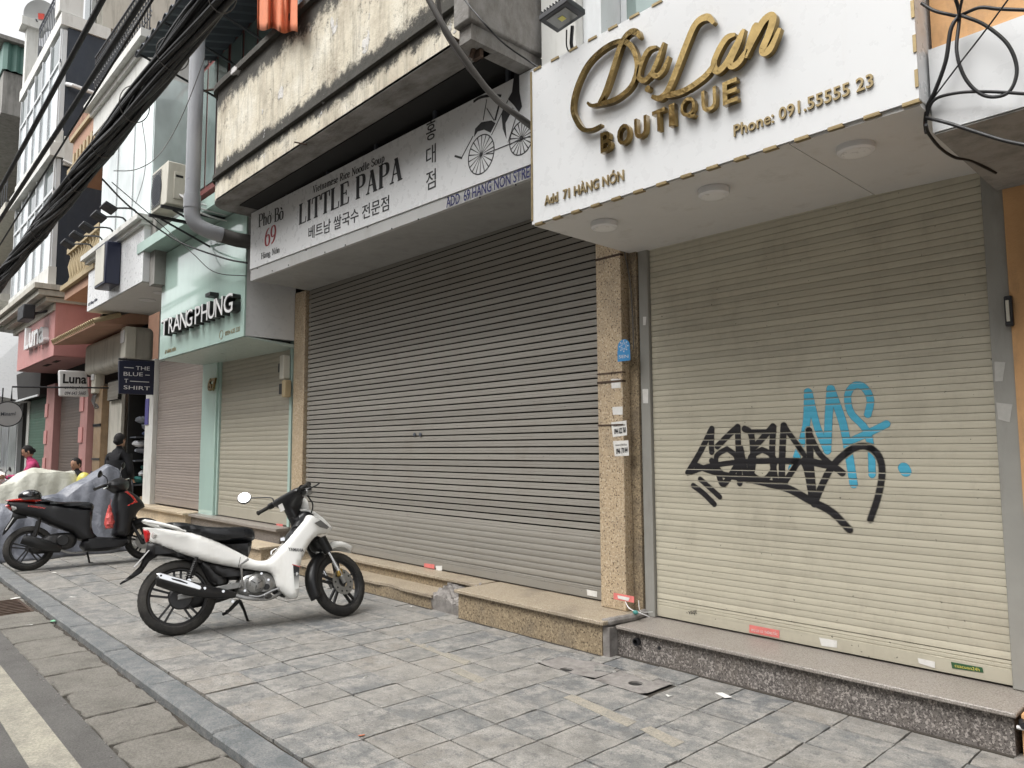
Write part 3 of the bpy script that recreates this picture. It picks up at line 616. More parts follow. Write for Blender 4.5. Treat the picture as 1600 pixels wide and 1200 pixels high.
for k in range(1, 7): inst(o1_, 'trim_clip', (0, 0, CZ0 + .06 + k * .16), cn)
for k in range(0, 14): inst(o1_, 'trim_clip', (CX0 - CX1 + .01, 0, CZ0 + .03 + k * .075), cn)
# gold script
def zp(x, y): p = onY(800 + x / 4, y / 4, CY); return (p.x, p.z)
strokes = {
 'D': [([(590, 795), (530, 825), (475, 822), (432, 765), (410, 690), (432, 570), (500, 425), (600, 325), (700, 278), (765, 295), (803, 360), (812, 450), (775, 555), (690, 630), (600, 662), (530, 676), (503, 655)], .036),
       ([(832, 258), (815, 225), (780, 218), (740, 250), (705, 320), (655, 475), (615, 590), (575, 660)], .042)],
 'a': [([(935, 312), (880, 335), (838, 420), (824, 490), (855, 522), (905, 475), (950, 380), (980, 288)], .036), ([(982, 285), (940, 400), (912, 470), (935, 494), (975, 460), (1012, 372)], .034)],
 'L': [([(1292, 168), (1262, 132), (1215, 140), (1170, 185), (1120, 300), (1070, 430), (1025, 540), (990, 605), (950, 632), (905, 620)], .046), ([(960, 618), (1040, 608), (1110, 585), (1190, 535), (1255, 480), (1300, 410)], .04)],
 'a ': [([(1425, 238), (1370, 262), (1318, 345), (1292, 425), (1318, 465), (1370, 415), (1425, 315), (1470, 215)], .042), ([(1480, 205), (1440, 310), (1398, 405), (1408, 435), (1450, 410), (1500, 330)], .04)],
 'n': [([(1560, 165), (1525, 260), (1490, 385)], .044), ([(1495, 375), (1540, 270), (1600, 160), (1645, 125), (1662, 150), (1635, 240), (1600, 325), (1612, 350), (1650, 320), (1705, 200)], .046)]}
for ch, sts in strokes.items():
    mb = MB()
    for k, (pts, w) in enumerate(sts):
        ribbon(mb, [zp(*p) for p in pts], lambda t, w=w: w * .88 * (.45 + .55 * min(1, sin(pi * min(max(t, .0), 1)) * 2.2)), CY - .052 - .002 * k, .034, n=7)
    o = mb.build('letter', M['gold_mirror'], cn, smooth=35); o['label'] = 'gold script letter ' + ch.strip()
p = zp(880, 572); MB().disc((p[0], CY - .035, p[1]), .019, .034, (0, 1, 0), 20).build('letter', M['gold_mirror'], cn, smooth=35)['label'] = 'gold dot under the letter a'
A = onY(946, 243, CY); B = onY(1163, 167, CY); zt = onY(947, 213, CY).z
zz0, hh = A.z, zt - A.z
bx = [946, 972, 999, 1027, 1053, 1071, 1104, 1137]; bw = [17, 20, 19, 20, 9, 23, 23, 23]
for i, ch in enumerate('BOUTIQUE'):
    yb = 243 - (bx[i] - 946) * .352
    A = onY(bx[i], yb, CY); B = onY(bx[i] + bw[i], yb - bw[i] * .35, CY)
    sign_text('letter', ch, Vector((A.x, CY, zz0)), Vector((B.x, CY, zz0)), Vector((A.x, CY, zz0 + hh * 1.06)), M['gold_mirror'], cn, depth=.035, off=.02, lift=.012)['label'] = 'gold block letter ' + ch
TY('phone_lettering', 'Phone: 091.55555 23', (1148, 215), (1366, 136), (1148, 196), CY - .004, M['gold_dull'], cn, depth=.010, off=.012)
TY('address_lettering', 'Add  71 HÀNG NÓN', (852, 322), (976, 282), (852, 303), CY - .004, M['gold_dull'], cn, depth=.010, off=.012)
# ceiling lamps under the canopy
for i, (x, y, lab) in enumerate(((-3.05, 3.70, 'round white surface lamp at the left end of the boutique soffit'), (-2.215, 3.69, 'round white surface lamp in the middle of the boutique soffit'), (-1.395, 3.665, 'round white surface lamp at the right end of the boutique soffit by the loose panel'))):
    t = thing('ceiling_lamp', lab, 'ceiling lamp', (x, y, CZ0), 'round lamps under the boutique canopy')
    MB().lathe([(.0001, 0), (.088, 0), (.09, -.004), (.088, -.036), (.08, -.043), (.07, -.044)], (x, y, CZ0 - .003), (0, 0, 1), 32).build('housing', M['white_plastic'], t, smooth=40)
    MB().disc((x, y, CZ0 - .0455), .069, .004, (0, 0, 1), 32).build('diffuser', flat('lamp_diffuser', (.75, .75, .74), .3), t)
# floodlight on the canopy top
fl_ = thing('floodlight', 'black LED floodlight standing on the left end of the boutique canopy', 'floodlight', (-3.1, 3.45, 4.05))
FM = Matrix.Translation((-3.07, 3.33, 4.27)) @ Matrix.Rotation(RAD(-4), 4, 'X') @ Matrix.Rotation(RAD(-4), 4, 'Y')
mb = MB(FM); mb.box(-.125, .125, -.09, .09, -.02, .02); mb.build('housing', M['iron'], fl_, bevel=.006)
mb = MB(FM)
for k in range(9): mb.box(-.11 + k * .026, -.104 + k * .026, -.085, .085, .021, .045)
mb.build('cooling_fins', M['iron'], fl_)
MB(FM).box(-.085, .085, -.06, .06, -.024, -.0205).build('lens', flat('dusty_lens', (.16, .16, .15), .2), fl_)
MB(FM).box(-.02, .02, -.02, .02, -.027, -.0245).build('led_chip', flat('led_chip', (.55, .5, .1), .4), fl_)
MB().tube([(-3.1, 3.47, 4.05), (-3.1, 3.45, 4.14), (-3.06, 3.42, 4.23)], .012).build('bracket', M['iron'], fl_)
MB().tube(smoothline([(-3.13, 3.44, 4.24), (-3.15, 3.46, 4.14), (-3.12, 3.48, 4.06)], 5), .005).build('lead', M['cable'], fl_)

# graffiti sprayed on the slats (paint follows the slat profile)
def slat_y(z):
    p = .0412; zb = .212 + .012 + .125; k = (z - zb) / p
    if k < 0: return -.006
    f = (k - math.floor(k)) * p; pf = prof_round(p)
    for (y0, z0), (y1, z1) in zip(pf, pf[1:]):
        if z0 <= f <= z1: return y0 + (y1 - y0) * (f - z0) / max(z1 - z0, 1e-9)
    return .006
def spraymat(name, col):
    m, t, b = new_mat(name); a = N(t, 'ShaderNodeAttribute', attribute_name='paint_amount'); co = coord(t)
    n = mix(t, .5, noise(t, co, 160, 3, .8), noise(t, co, 22, 6, .8)); mm = N(t, 'ShaderNodeMath', operation='MULTIPLY_ADD'); t.links.new(n, mm.inputs[0]); mm.inputs[1].default_value = .5; t.links.new(a.outputs['Fac'], mm.inputs[2])
    k = ramp(t, mm.outputs[0], [(.36, 0.0), (.80, 1.0)]); t.links.new(k, b.inputs['Alpha'])
    b.inputs['Base Color'].default_value = c4(col); b.inputs['Roughness'].default_value = .55; return m
def graffiti(name, strokes, mat, parent, label, cell=.0045, soft=.012):
    segs = []
    for pts, w, d0, d1 in strokes:
        P = [onY(x, y, 4.5) for x, y in pts]; P = smoothline([(p.x, p.z, 0) for p in P], 5) if len(P) > 2 else [Vector((p.x, p.z, 0)) for p in P]; m = len(P)
        for i in range(m - 1): segs.append((P[i].x, P[i].y, P[i + 1].x, P[i + 1].y, w / 2, d0 + (d1 - d0) * i / m, d0 + (d1 - d0) * (i + 1) / m))
    den = {}
    for ax, az, bx_, bz, w, da, db in segs:
        R_ = w + soft * 1.6; vx, vz = bx_ - ax, bz - az; L2 = vx * vx + vz * vz + 1e-12
        for i in range(int((min(ax, bx_) - R_) // cell), int((max(ax, bx_) + R_) // cell) + 2):
            for j in range(int((min(az, bz) - R_) // cell), int((max(az, bz) + R_) // cell) + 2):
                x, z = i * cell, j * cell; t_ = max(0, min(1, ((x - ax) * vx + (z - az) * vz) / L2)); dx, dz = x - ax - t_ * vx, z - az - t_ * vz
                d = math.sqrt(dx * dx + dz * dz); v = (da + (db - da) * t_) * max(0, min(1, 1 - (d - w + soft * .3) / soft))
                if v > .03 and v > den.get((i, j), 0): den[(i, j)] = v
    idx = {}; vs = []; at = []; fs = []
    def vid(i, j):
        if (i, j) not in idx: idx[(i, j)] = len(vs); z = j * cell; vs.append((i * cell, 4.5 + slat_y(z) - .0022, z)); at.append(den.get((i, j), 0))
        return idx[(i, j)]
    for (i, j) in list(den):
        for a, b_ in ((i, j), (i - 1, j), (i, j - 1), (i - 1, j - 1)):
            if (a, b_) == (i, j) or (a, b_) not in den: fs.append((a, b_))
    fs = [(vid(a, b_), vid(a + 1, b_), vid(a + 1, b_ + 1), vid(a, b_ + 1)) for a, b_ in sorted(set(fs))]
    me = bpy.data.meshes.new(name); me.from_pydata(vs, [], fs); at_ = me.attributes.new('paint_amount', 'FLOAT', 'POINT'); at_.data.foreach_set('value', at); me.materials.append(mat); me.shade_smooth(); me.update()
    o = bpy.data.objects.new(name, me); link(o, parent); o['label'] = label; return o
a5 = lambda L: [(900 + x / 4, 500 + y / 4) for x, y in L]; a6 = lambda L: [(1200 + x / 4, 560 + y / 4) for x, y in L]
BW = .034
blk = [(a5([(850, 680), (848, 760), (850, 825)]), BW, 1, .8), (a5([(845, 690), (775, 830), (700, 955)]), BW, 1, 1), (a5([(700, 958), (830, 915), (1000, 890), (1200, 880), (1420, 885), (1560, 910)]), BW * .8, 1, 1),
 (a6([(230, 635), (400, 675), (465, 715)]), BW, 1, 1), (a5([(740, 905), (900, 960), (1100, 1000), (1250, 1035)]), BW, .9, .9), (a6([(0, 780), (130, 815), (260, 885), (400, 960), (510, 1070)]), BW * 1.25, .9, .5),
 (a5([(1012, 668), (955, 720), (885, 790)]), BW, 1, 1), (a5([(945, 805), (1000, 850), (1005, 920), (950, 975), (890, 930), (880, 850), (945, 805)]), BW * .8, 1, 1), (a5([(1012, 670), (1018, 850), (1025, 1020)]), BW, 1, .8), (a5([(850, 880), (890, 960), (925, 1025), (1000, 920)]), BW, .9, 1),
 (a5([(1030, 800), (1050, 900), (1070, 1000)]), BW, 1, .9), (a5([(1055, 680), (1098, 720), (1108, 900), (1082, 1000)]), BW, 1, .9), (a5([(1092, 698), (1240, 698)]), BW * .7, .9, .9), (a5([(1232, 665), (1180, 725), (1120, 790)]), BW, 1, .8),
 (a5([(1165, 810), (1230, 850), (1235, 930), (1175, 1000), (1100, 960), (1092, 860), (1165, 810)]), BW * .85, 1, 1), (a5([(1235, 668), (1228, 860), (1255, 1030)]), BW, 1, .8), (a5([(1300, 660), (1290, 850), (1288, 1040)]), BW * 1.05, 1, 1), (a5([(1300, 660), (1360, 745), (1430, 845)]), BW * .8, 1, .6),
 (a5([(1290, 1040), (1350, 950), (1400, 885), (1440, 930), (1478, 1140)]), BW * .8, 1, 1), (a5([(1458, 690), (1468, 900), (1490, 1150)]), BW, 1, 1), (a5([(1460, 705), (1520, 830), (1600, 905)]), BW * .8, .9, .9),
 (a6([(290, 910), (345, 780), (400, 680), (490, 590), (590, 547), (680, 590), (715, 700), (690, 860), (640, 1010)]), BW, .9, .55), (a5([(735, 1035), (800, 1085), (865, 1150)]), BW * .95, .8, .95), (a5([(778, 995), (840, 1050), (900, 1105)]), BW * .9, .8, .8)]
CWd = .040
blu = [(a6([(250, 210), (240, 420), (190, 590), (150, 690)]), CWd, 1, .7), (a6([(258, 215), (310, 430), (372, 575)]), CWd * .9, 1, 1), (a6([(372, 575), (380, 380), (392, 190)]), CWd, 1, 1), (a6([(395, 192), (465, 390), (500, 560), (537, 785)]), CWd, 1, 1),
 (a6([(625, 350), (642, 260), (605, 185), (545, 168), (500, 230), (520, 340), (610, 440), (645, 560), (652, 725)]), CWd * .85, 1, .8), (a6([(742, 410), (620, 470), (510, 520)]), CWd * .85, 1, .8), (a6([(850, 685), (862, 705)]), .052, 1, 1)]
graffiti('spray_graffiti', blu, spraymat('spray_cyan', (.06, .36, .52)), sh71, 'pale blue spray-painted letters on the cream shutter')
graffiti('spray_graffiti', blk, spraymat('spray_black', (.008, .007, .009)), sh71, 'black spray-painted tag with a long curved underline')
# stickers on the bottom bar
YB = 4.5 - .0065
sheet('sticker', M['pink_paper'], sh71, [(1171, 976), (1218, 985), (1218, 997), (1171, 988)], YB, label='pink torn advert sticker')
TY('sticker_print', '0913 225 113  THÔNG TẮC', (1174, 986), (1215, 993), (1174, 980), YB - .0025, M['paper'], sh71, depth=.0005)
sheet('sticker', M['paper'], sh71, [(1280, 996), (1308, 1001), (1308, 1012), (1284, 1009)], YB, label='white torn sticker')
sheet('sticker', M['paper'], sh71, [(1434, 1028), (1461, 1034), (1461, 1044), (1436, 1036)], YB, label='half peeled white sticker')
sheet('sticker', flat('dark_green_print', (.03, .09, .04), .4), sh71, [(1486, 1034), (1535, 1043), (1537, 1051), (1488, 1044)], YB, label='dark green and yellow strip sticker')
TY('sticker_print', 'cuacuon24h', (1492, 1042), (1531, 1049), (1492, 1037), YB - .0025, M['tarp_yellow'], sh71, depth=.0005)
TY('pen_scribble', 'vaqt', (1076, 962), (1089, 961), (1076, 954), YB - .001, M['black'], sh71, depth=.0005)
for q, lab in (([(1554, 565), (1571, 566), (1567, 596), (1555, 596)], 'pale torn paper remnant'), ([(1557, 629), (1582, 632), (1578, 660), (1560, 655)], 'pale scraped paper remnant low')):
    sheet('sticker', paint('scraped_paper', (.46, .45, .42), .85, var=.15, scale=30), sh71, q, 4.47, label=lab)
for q in ([(1005, 495), (1010, 495), (1009, 508), (1005, 508)], [(1004, 608), (1013, 608), (1013, 630), (1005, 630)]): sheet('sticker', M['paper'], sh71, q, 4.47, label='white paper remnant on the left rail')

# ================================================================== house 69: noodle shop
b69 = thing('shop_building', 'stained concrete noodle shop house with the wide grey slotted shutter', 'building', (-6.3, 4.5, 0))
box('wall', M['grey_wall'], b69, -9.1, -3.66, 4.62, 9.5, 0, 7.9)
sh69 = shutter(b69, -8.74, -3.70, .245, 3.52, 4.50, [(7, .054, prof_curve), (60, .0612, prof_slot)], M['slat_grey'], None, rails=(0, 0), bar=.10)
box('pillar', M['tan_granite'], b69, -3.69, -3.445, 4.36, 4.60, .246, 3.4, bevel=.006)
box('pillar', M['tan_granite'], b69, -9.06, -8.76, 4.455, 4.60, .246, 3.55, bevel=.006)
for z, dz in ((2.93, .03), (2.02, .02), (1.95, .03), (1.62, .02)): box('tile_joint', M['rusty'], b69, -3.692, -3.443, 4.3555, 4.40, z, z + dz * .55)
box('threshold', M['tan_top'], b69, -8.9, -5.06, 4.275, 4.60, .216, .243, bevel=.004)
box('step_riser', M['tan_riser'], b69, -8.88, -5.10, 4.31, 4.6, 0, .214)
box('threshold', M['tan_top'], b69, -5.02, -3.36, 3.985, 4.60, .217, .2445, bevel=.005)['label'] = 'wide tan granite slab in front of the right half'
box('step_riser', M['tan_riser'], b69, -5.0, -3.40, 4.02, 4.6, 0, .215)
def chipped(x0, x1, yb, yf, z0, z1, chips):
    xs = [x0 + (x1 - x0) * k / 46 for k in range(47)]; fr = []
    for x in xs:
        c = sum(a * max(0, 1 - abs(x - cx) / w) ** .5 for cx, w, a in chips); fr.append(yf + c + rng.uniform(-.002, .002))
    poly = list(zip(xs, fr)) + [(x1, yb), (x0, yb)]
    return MB().prism([(x, y, z0) for x, y in poly], (0, 0, z1 - z0))
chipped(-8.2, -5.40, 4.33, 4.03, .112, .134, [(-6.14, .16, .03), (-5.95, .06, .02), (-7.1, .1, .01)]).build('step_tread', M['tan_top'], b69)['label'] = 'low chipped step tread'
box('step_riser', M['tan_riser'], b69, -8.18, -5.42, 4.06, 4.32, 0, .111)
mbc = MB(); gx, gy = 26, 20      # crumbled cement lump between the two steps
hts = {}
for i in range(gx + 1):
    for j in range(gy + 1):
        u, v = i / gx, j / gy; hts[i, j] = ( -5.43 + .40 * u + rng.uniform(-.008, .008), 4.05 + .26 * v + rng.uniform(-.006, .006), (.115 + .10 * v + .025 * sin(u * 5 + v * 3) + .018 * sin(u * 19 + v * 11) * sin(v * 17) + rng.uniform(-.008, .008)))
vs = [hts[i, j] for i in range(gx + 1) for j in range(gy + 1)]; fs = [(i * (gy + 1) + j, (i + 1) * (gy + 1) + j, (i + 1) * (gy + 1) + j + 1, i * (gy + 1) + j + 1) for i in range(gx) for j in range(gy)]
n0 = len(vs); vs += [(hts[i, 0][0], 4.065, 0) for i in range(gx + 1)]; fs += [(i * (gy + 1), n0 + i, n0 + i + 1, (i + 1) * (gy + 1)) for i in range(gx)]
n1 = len(vs); vs += [(-5.42, 4.05 + .26 * j / gy, 0) for j in range(gy + 1)]; fs += [(j, j + 1, n1 + j + 1, n1 + j) for j in range(gy)]
mbc.add(vs, fs).build('cement_patch', M['cement'], b69)['label'] = 'crumbled cement between the two granite steps'
MB().tube(smoothline([(-3.40, 4.03, .225), (-3.36, 4.1, .235), (-3.34, 4.3, .232), (-3.36, 4.46, .235)], 4), [.028, .03, .026, .03, .027, .03, .028, .029, .03, .026, .028, .03, .03][:13], 9).build('cement_joint', M['cement'], b69)
MB().box(-3.41, -3.34, 4.03, 4.12, 0, .2).build('cement_joint', M['cement'], b69)
# pasted papers on the right-hand pillar
YP = 4.36
for q, lab in (([(955, 592), (970, 592), (970, 606), (956, 607)], 'white paper remnant in the middle'), ([(957, 636), (973, 635), (973, 648), (958, 648)], 'white paper remnant above the adverts')): sheet('sticker', M['paper'], b69, q, YP, label=lab)
for i, y in enumerate((657, 689)):
    x = 955 + i * 3; sheet('advert_sticker', M['paper'], b69, [(x, y + 3 - 3 * i), (x + 24, y - i), (x + 25, y + 23), (x + 3, y + 26 - 2 * i)], YP, label='printed advert sticker')
    TY('sticker_print', 'KHOAN CẮT BÊ TÔNG', (x + 4, y + 10 - 2 * i), (x + 22, y + 8 - i), (x + 4, y + 6 - 2 * i), YP - .0025, M['black'], b69, depth=.0004, off=.01)
    TY('sticker_print', ('0944 622 768', '0946 170 844')[i], (x + 5, y + 22 - i), (x + 23, y + 19 - i), (x + 5, y + 13 - i), YP - .0025, M['black'], b69, depth=.0004, off=.03)
cc = onY(975, 542, YP); st_ = MB().disc((cc.x, YP - .0018, cc.z), .058, .002, (0, 1, 0), 28).build('sticker', M['blue_sticker'], b69); st_['label'] = 'round blue sticker with a wheel pattern'
q1, q2 = onY(965, 548, YP), onY(985, 563, YP); box('sticker', M['blue_sticker'], b69, q1.x, q2.x, YP - .0022, YP - .0005, q2.z, q1.z)['label'] = 'square foot of the blue sticker'
mb = MB()
for k in range(8):
    a = 2 * pi * k / 8; px_, pz_ = cc.x + .04 * cos(a), cc.z + .005 + .04 * sin(a); mb.disc((px_, YP - .0034, pz_), .0055, .0006, (0, 1, 0), 8)
    mb.disc((cc.x + .019 * cos(a + .39), YP - .0034, cc.z + .005 + .019 * sin(a + .39)), .004, .0006, (0, 1, 0), 8)
mb.lathe([(.028, 0), (.030, 0), (.030, -.0008), (.028, -.0008)], (cc.x, YP - .0031, cc.z + .005), (0, 1, 0), 24, closed=True)
mb.build('sticker_print', M['paper'], b69)
TY('sticker_print', 'SEN', (967, 560), (982, 559), (967, 555), YP - .003, M['paper'], b69, depth=.0004)
sheet('sticker', M['pink_paper'], b69, [(959, 926), (991, 932), (991, 942), (959, 936)], YP, label='pink torn sticker at the pillar foot')
sheet('sticker', M['paper'], b69, [(965, 930), (984, 934), (982, 939), (966, 935)], YP - .002, label='white torn centre of the pink sticker')
sheet('sticker', M['paper'], sh69, [(917, 921), (933, 924), (933, 933), (918, 930)], 4.493, label='white sticker at the right foot of the grey shutter')
sheet('sticker', M['pink_paper'], sh69, [(663, 880), (679, 882), (679, 889), (663, 886)], 4.493, label='faded pink sticker at the foot of the grey shutter')
sheet('sticker', M['paper'], sh69, [(681, 884), (691, 884), (691, 892), (682, 891)], 4.493, label='small white sticker beside the pink one')
mb = MB()
for px in (649, 658):
    c = onY(px, 679, 4.5); mb.lathe([(.016, 0), (.021, -.006), (.021, -.012), (.012, -.014), (.0001, -.014)], (c.x, 4.497, c.z), (0, 1, 0), 16)
mb.build('shutter_lock', M['iron_grey'], sh69)
box('dirt_shade_line', M['soil'], b69, -5.0, -3.40, 4.000, 4.018, -.01, .004); box('dirt_shade_line', M['soil'], b69, -8.1, -5.42, 4.042, 4.058, -.01, .004); box('dirt_shade_line', M['soil'], b71, -3.34, -.99, 4.102, 4.123, -.01, .006)  # dark strips along the step feet: dirt plus painted contact shade
# white cable tie and loose white cord at the pillar foot
t = thing('string', 'thin white cord hanging from the pink sticker down to the shutter rail foot', 'cord', (-3.45, 4.33, .25))
MB().tube(smoothline([onY(977, 940, 4.34), onY(984, 951, 4.33), onY(1001, 958, 4.3), onY(1015, 964, 4.35)], 5), .0035, 6).build('cord', M['white_plastic'], t)
MB().tube(smoothline([onY(998, 938, 4.30), onY(1001, 955, 4.28), onY(1020, 956, 4.42)], 5), .002, 6).build('cord_end', M['white_plastic'], t)
MB().ball(onY(993, 957, 4.28), .02, 6, (1.1, .8, .8)).build('tape_wrap', flat('green_tape', (.05, .22, .2), .5), t)
# -- sign box
LY = 3.68
ls = thing('shop_sign', 'long white noodle shop sign with black serif letters and rickshaw picture', 'shop sign', (-6.2, LY, 3.6))
def lp(px, py): p = onY(px, py, LY); return p
zbl, zbr, ztl, ztr = 3.69, 3.555, 4.405, 4.285
XL, XR = -8.72, -3.66
MB().hexa([(XL, LY, zbl), (XR, LY, zbr), (XR, LY + .05, zbr), (XL, LY + .05, zbl), (XL, LY, ztl), (XR, LY, ztr), (XR, LY + .05, ztr), (XL, LY + .05, ztl)]).build('face_panel', M['white_panel'], ls)
MB().hexa([(XL, LY + .012, zbl - .145), (XR, LY + .012, zbr - .10), (XR, LY + .05, zbr - .10), (XL, LY + .05, zbl - .145), (XL, LY + .012, zbl - .003), (XR, LY + .012, zbr - .003), (XR, LY + .05, zbr - .003), (XL, LY + .05, zbl - .003)]).build('lower_strip', paint('zinc_strip', (.50, .50, .49), .4, .2, grime=(.25, .23, .2), gamt=.4), ls)
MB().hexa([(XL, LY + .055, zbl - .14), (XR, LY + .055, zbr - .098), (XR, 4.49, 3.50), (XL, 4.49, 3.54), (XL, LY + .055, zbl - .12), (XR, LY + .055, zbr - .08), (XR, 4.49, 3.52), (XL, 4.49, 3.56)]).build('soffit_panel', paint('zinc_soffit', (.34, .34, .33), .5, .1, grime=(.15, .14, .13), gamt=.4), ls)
for k in range(12):
    x = XL + .2 + k * .42; z = zbl + (zbr - zbl) * (x - XL) / (XR - XL) - .014 - (.1 if k % 3 else 0); o = MB().ball((x, LY + .010, z), .008, 4).build('screw', M['iron'], ls)
for k in range(5):
    x = XL + .9 + k * .95; z = ztl + (ztr - ztl) * (x - XL) / (XR - XL); box('hanger', M['iron_grey'], ls, x, x + .03, LY + .02, LY + .05, z, 4.427)
SY('lettering', 'LITTLE PAPA', (467, 351), (629, 279), (467, 321), LY, M['black'], ls, label='black serif words LITTLE PAPA')
SY('lettering', 'Vietnamese Rice Noodle Soup', (489, 302), (601, 252), (489, 291.5), LY, M['black'], ls, thick=.18, thin=.085, label='small black line of serif words')
SY('lettering', 'Phở Bò', (404, 355), (443, 342), (404, 336), LY, M['black'], ls, thick=.19, label='black words Pho Bo at the left end')
SY('lettering', '69', (414, 385), (431, 379), (414, 358), LY, flat('sign_red', (.30, .015, .02), .5), ls, thick=.17, label='red number 69')
SY('lettering', 'Hàng Nón', (408, 405), (437, 394), (408, 396), LY, M['black'], ls, thick=.17, thin=.08, label='small words Hang Non')
TY('lettering', '베트남 쌀국수 전문점', (482, 375), (608, 328), (482, 355), LY, M['black'], ls, off=.004, label='black Korean line')
for i, (ch, yb, yt) in enumerate((('홍', 222, 192), ('대', 260, 231), ('점', 299, 270))):
    TY('lettering', ch, (666, yb), (681, yb - 7), (666, yt), LY, M['black'], ls, label='black Korean character, number %d from the top of the column' % (i + 1))
TY('lettering', '기', (588, 200), (599, 195), (588, 190), LY, M['black'], ls)
TY('lettering', 'ADD  69 HANG NON STREET', (698, 325), (842, 272), (698, 309), LY, flat('blue_ink', (.008, .01, .09), .5), ls, off=.008, lift=.003, label='blue hand-cut address line')
# rickshaw picture: two spoked wheels, seat, hood, shafts, puller
def e6(x, y): p = lp(380 + x * .2875, y * .2874); return (p.x, p.z)
for cx, cy, ty, by in ((1293, 840, 732, 946), (1512, 750, 655, 842)):
    c = e6(cx, cy); r = (e6(cx, ty)[1] - e6(cx, by)[1]) / 2
    mb = MB(); mb.lathe([(r, 0), (r, -.002), (r - .009, -.002), (r - .009, 0)], (c[0], LY - .0005, c[1]), (0, 1, 0), 40, closed=True); mb.disc((c[0], LY - .003, c[1]), .016, .004, (0, 1, 0), 12)
    for k in range(18):
        a = 2 * pi * k / 18 + .1; d = Vector((cos(a), 0, sin(a))); q = Vector((-sin(a), 0, cos(a))); cc_ = Vector((c[0], LY - .0018, c[1]))
        mb.quad(cc_ + q * .001, cc_ + d * (r - .008) + q * .0055, cc_ + d * (r - .008) - q * .0055, cc_ - q * .001)
    mb.build('rickshaw_wheel', M['black'], ls)
mb = MB()
def band(pts, w, k): ribbon(mb, [e6(*p) for p in pts], lambda t: w, LY - .0018 - .0003 * k, .0014, n=4)
band([(1150, 848), (1190, 860)], .018, 0); band([(1185, 862), (1250, 740)], .010, 1); band([(1320, 835), (1560, 740)], .008, 2); band([(1350, 735), (1440, 545)], .007, 3); band([(1305, 655), (1325, 540)], .007, 4); band([(1325, 590), (1365, 655)], .007, 5)
band([(1370, 655), (1400, 540)], .018, 6); band([(1440, 775), (1490, 620)], .006, 7); band([(1252, 553), (1290, 530), (1350, 519), (1402, 522)], .022, 0)
def blob(pts, k): mb.prism([(a[0], LY - .0022 - .0003 * k, a[1]) for a in (e6(*p) for p in pts)], (0, .0012, 0))
blob([(1255, 745), (1262, 700), (1295, 665), (1350, 655), (1372, 670), (1345, 722), (1310, 705), (1275, 715)], 1)
blob([(1475, 395), (1500, 395), (1502, 500), (1516, 580), (1500, 610), (1470, 570), (1440, 540), (1462, 500)], 2)
blob([(1420, 570), (1470, 590), (1450, 625), (1425, 670), (1432, 755), (1412, 700), (1405, 620)], 3)
mb.build('rickshaw_figure', M['black'], ls)
# -- balcony
bl = box('balcony', M['stained'], b69, -8.62, -3.85, 3.20, 3.30, 4.765, 5.86)
BX0, BX1 = -8.62, -3.85
nseg = 10; arc = [(BX0 + 0.02 - .32 * sin(pi / 2 * k / nseg), 3.52 - .32 * cos(pi / 2 * k / nseg)) for k in range(nseg + 1)]
def bandstrip(out, z0, z1, name, mat, noise_=0):
    pts = [(BX1, 3.20 - out)] + [(BX0 + .02 - (.32 + out) * sin(pi / 2 * k / nseg), 3.52 - (.32 + out) * cos(pi / 2 * k / nseg)) for k in range(nseg + 1)] + [(BX0 - .30 - out, 4.6)]
    inn = [(BX1, 3.30)] + [(BX0 + .02 - .22 * sin(pi / 2 * k / nseg), 3.52 - .22 * cos(pi / 2 * k / nseg)) for k in range(nseg + 1)] + [(BX0 - .2, 4.6)]
    n = len(pts); vs = [(x, y, z0) for x, y in pts] + [(x, y, z1) for x, y in pts] + [(x, y, z0) for x, y in inn] + [(x, y, z1) for x, y in inn]; fs = []
    for i in range(n - 1): fs += [(i, i + 1, i + 1 + n, i + n), (i + 2 * n, i + 3 * n, i + 1 + 3 * n, i + 1 + 2 * n), (i + n, i + 1 + n, i + 1 + 3 * n, i + 3 * n), (i, i + 2 * n, i + 1 + 2 * n, i + 1)]
    fs += [(0, n, 3 * n, 2 * n), (n - 1, 3 * n - 1, 4 * n - 1, 2 * n - 1)]
    return MB().add(vs, fs).build(name, mat, bl, smooth=40)
bpy.data.objects.remove(bl); bl = MB().box(-8.5, -3.9, 3.34, 3.36, 4.5, 5.7).build('balcony', M['stained'], b69)
bandstrip(0, 4.43, 4.70, 'parapet', M['stained']); bandstrip(.035, 4.702, 4.745, 'ledge', M['stained']); bandstrip(.012, 4.747, 4.775, 'ledge', M['stained']); bandstrip(.0, 4.777, 5.80, 'parapet', M['stained']); bandstrip(.05, 5.802, 5.87, 'coping', M['stained'])
poly = [(BX1, 3.20)] + [(x, y) for x, y in arc] + [(BX0 - .30, 4.61), (BX1, 4.61)]
MB().prism([(x, y, 4.428) for x, y in poly], (0, 0, .026)).build('slab_underside', M['stained_under'], bl)
box('shade_panel', M['dark'], bl, -8.55, -3.86, 3.46, 4.60, 4.412, 4.426)  # near-black sheet paints in the shade of the gap above the sign
MB().box(-8.4, -3.9, 3.36, 4.61, 4.43, 4.55).build('floor_slab', M['grey_wall'], bl)
MB().box(BX1 - .02, BX1 + .16, 3.06, 3.80, 4.42, 6.2).build('end_pier', M['stained_under'], bl, bevel=.012)
MB().box(BX1 + .0, BX1 + .13, 3.1, 4.55, 4.30, 4.415).build('end_beam', M['stained_under'], bl)
mb = MB(); c = onY(763, 85, 3.35); mb.box(c.x - .05, c.x + .05, 3.25, 3.33, 4.30, 4.42); mb.box(c.x - .03, c.x + .06, 3.22, 3.25, 4.24, 4.37); mb.tube([(c.x, 3.22, 4.40), (c.x + .01, 3.2, 4.30), (c.x - .02, 3.2, 4.25)], .018); mb.build('cable_bracket', M['rusty'], bl)
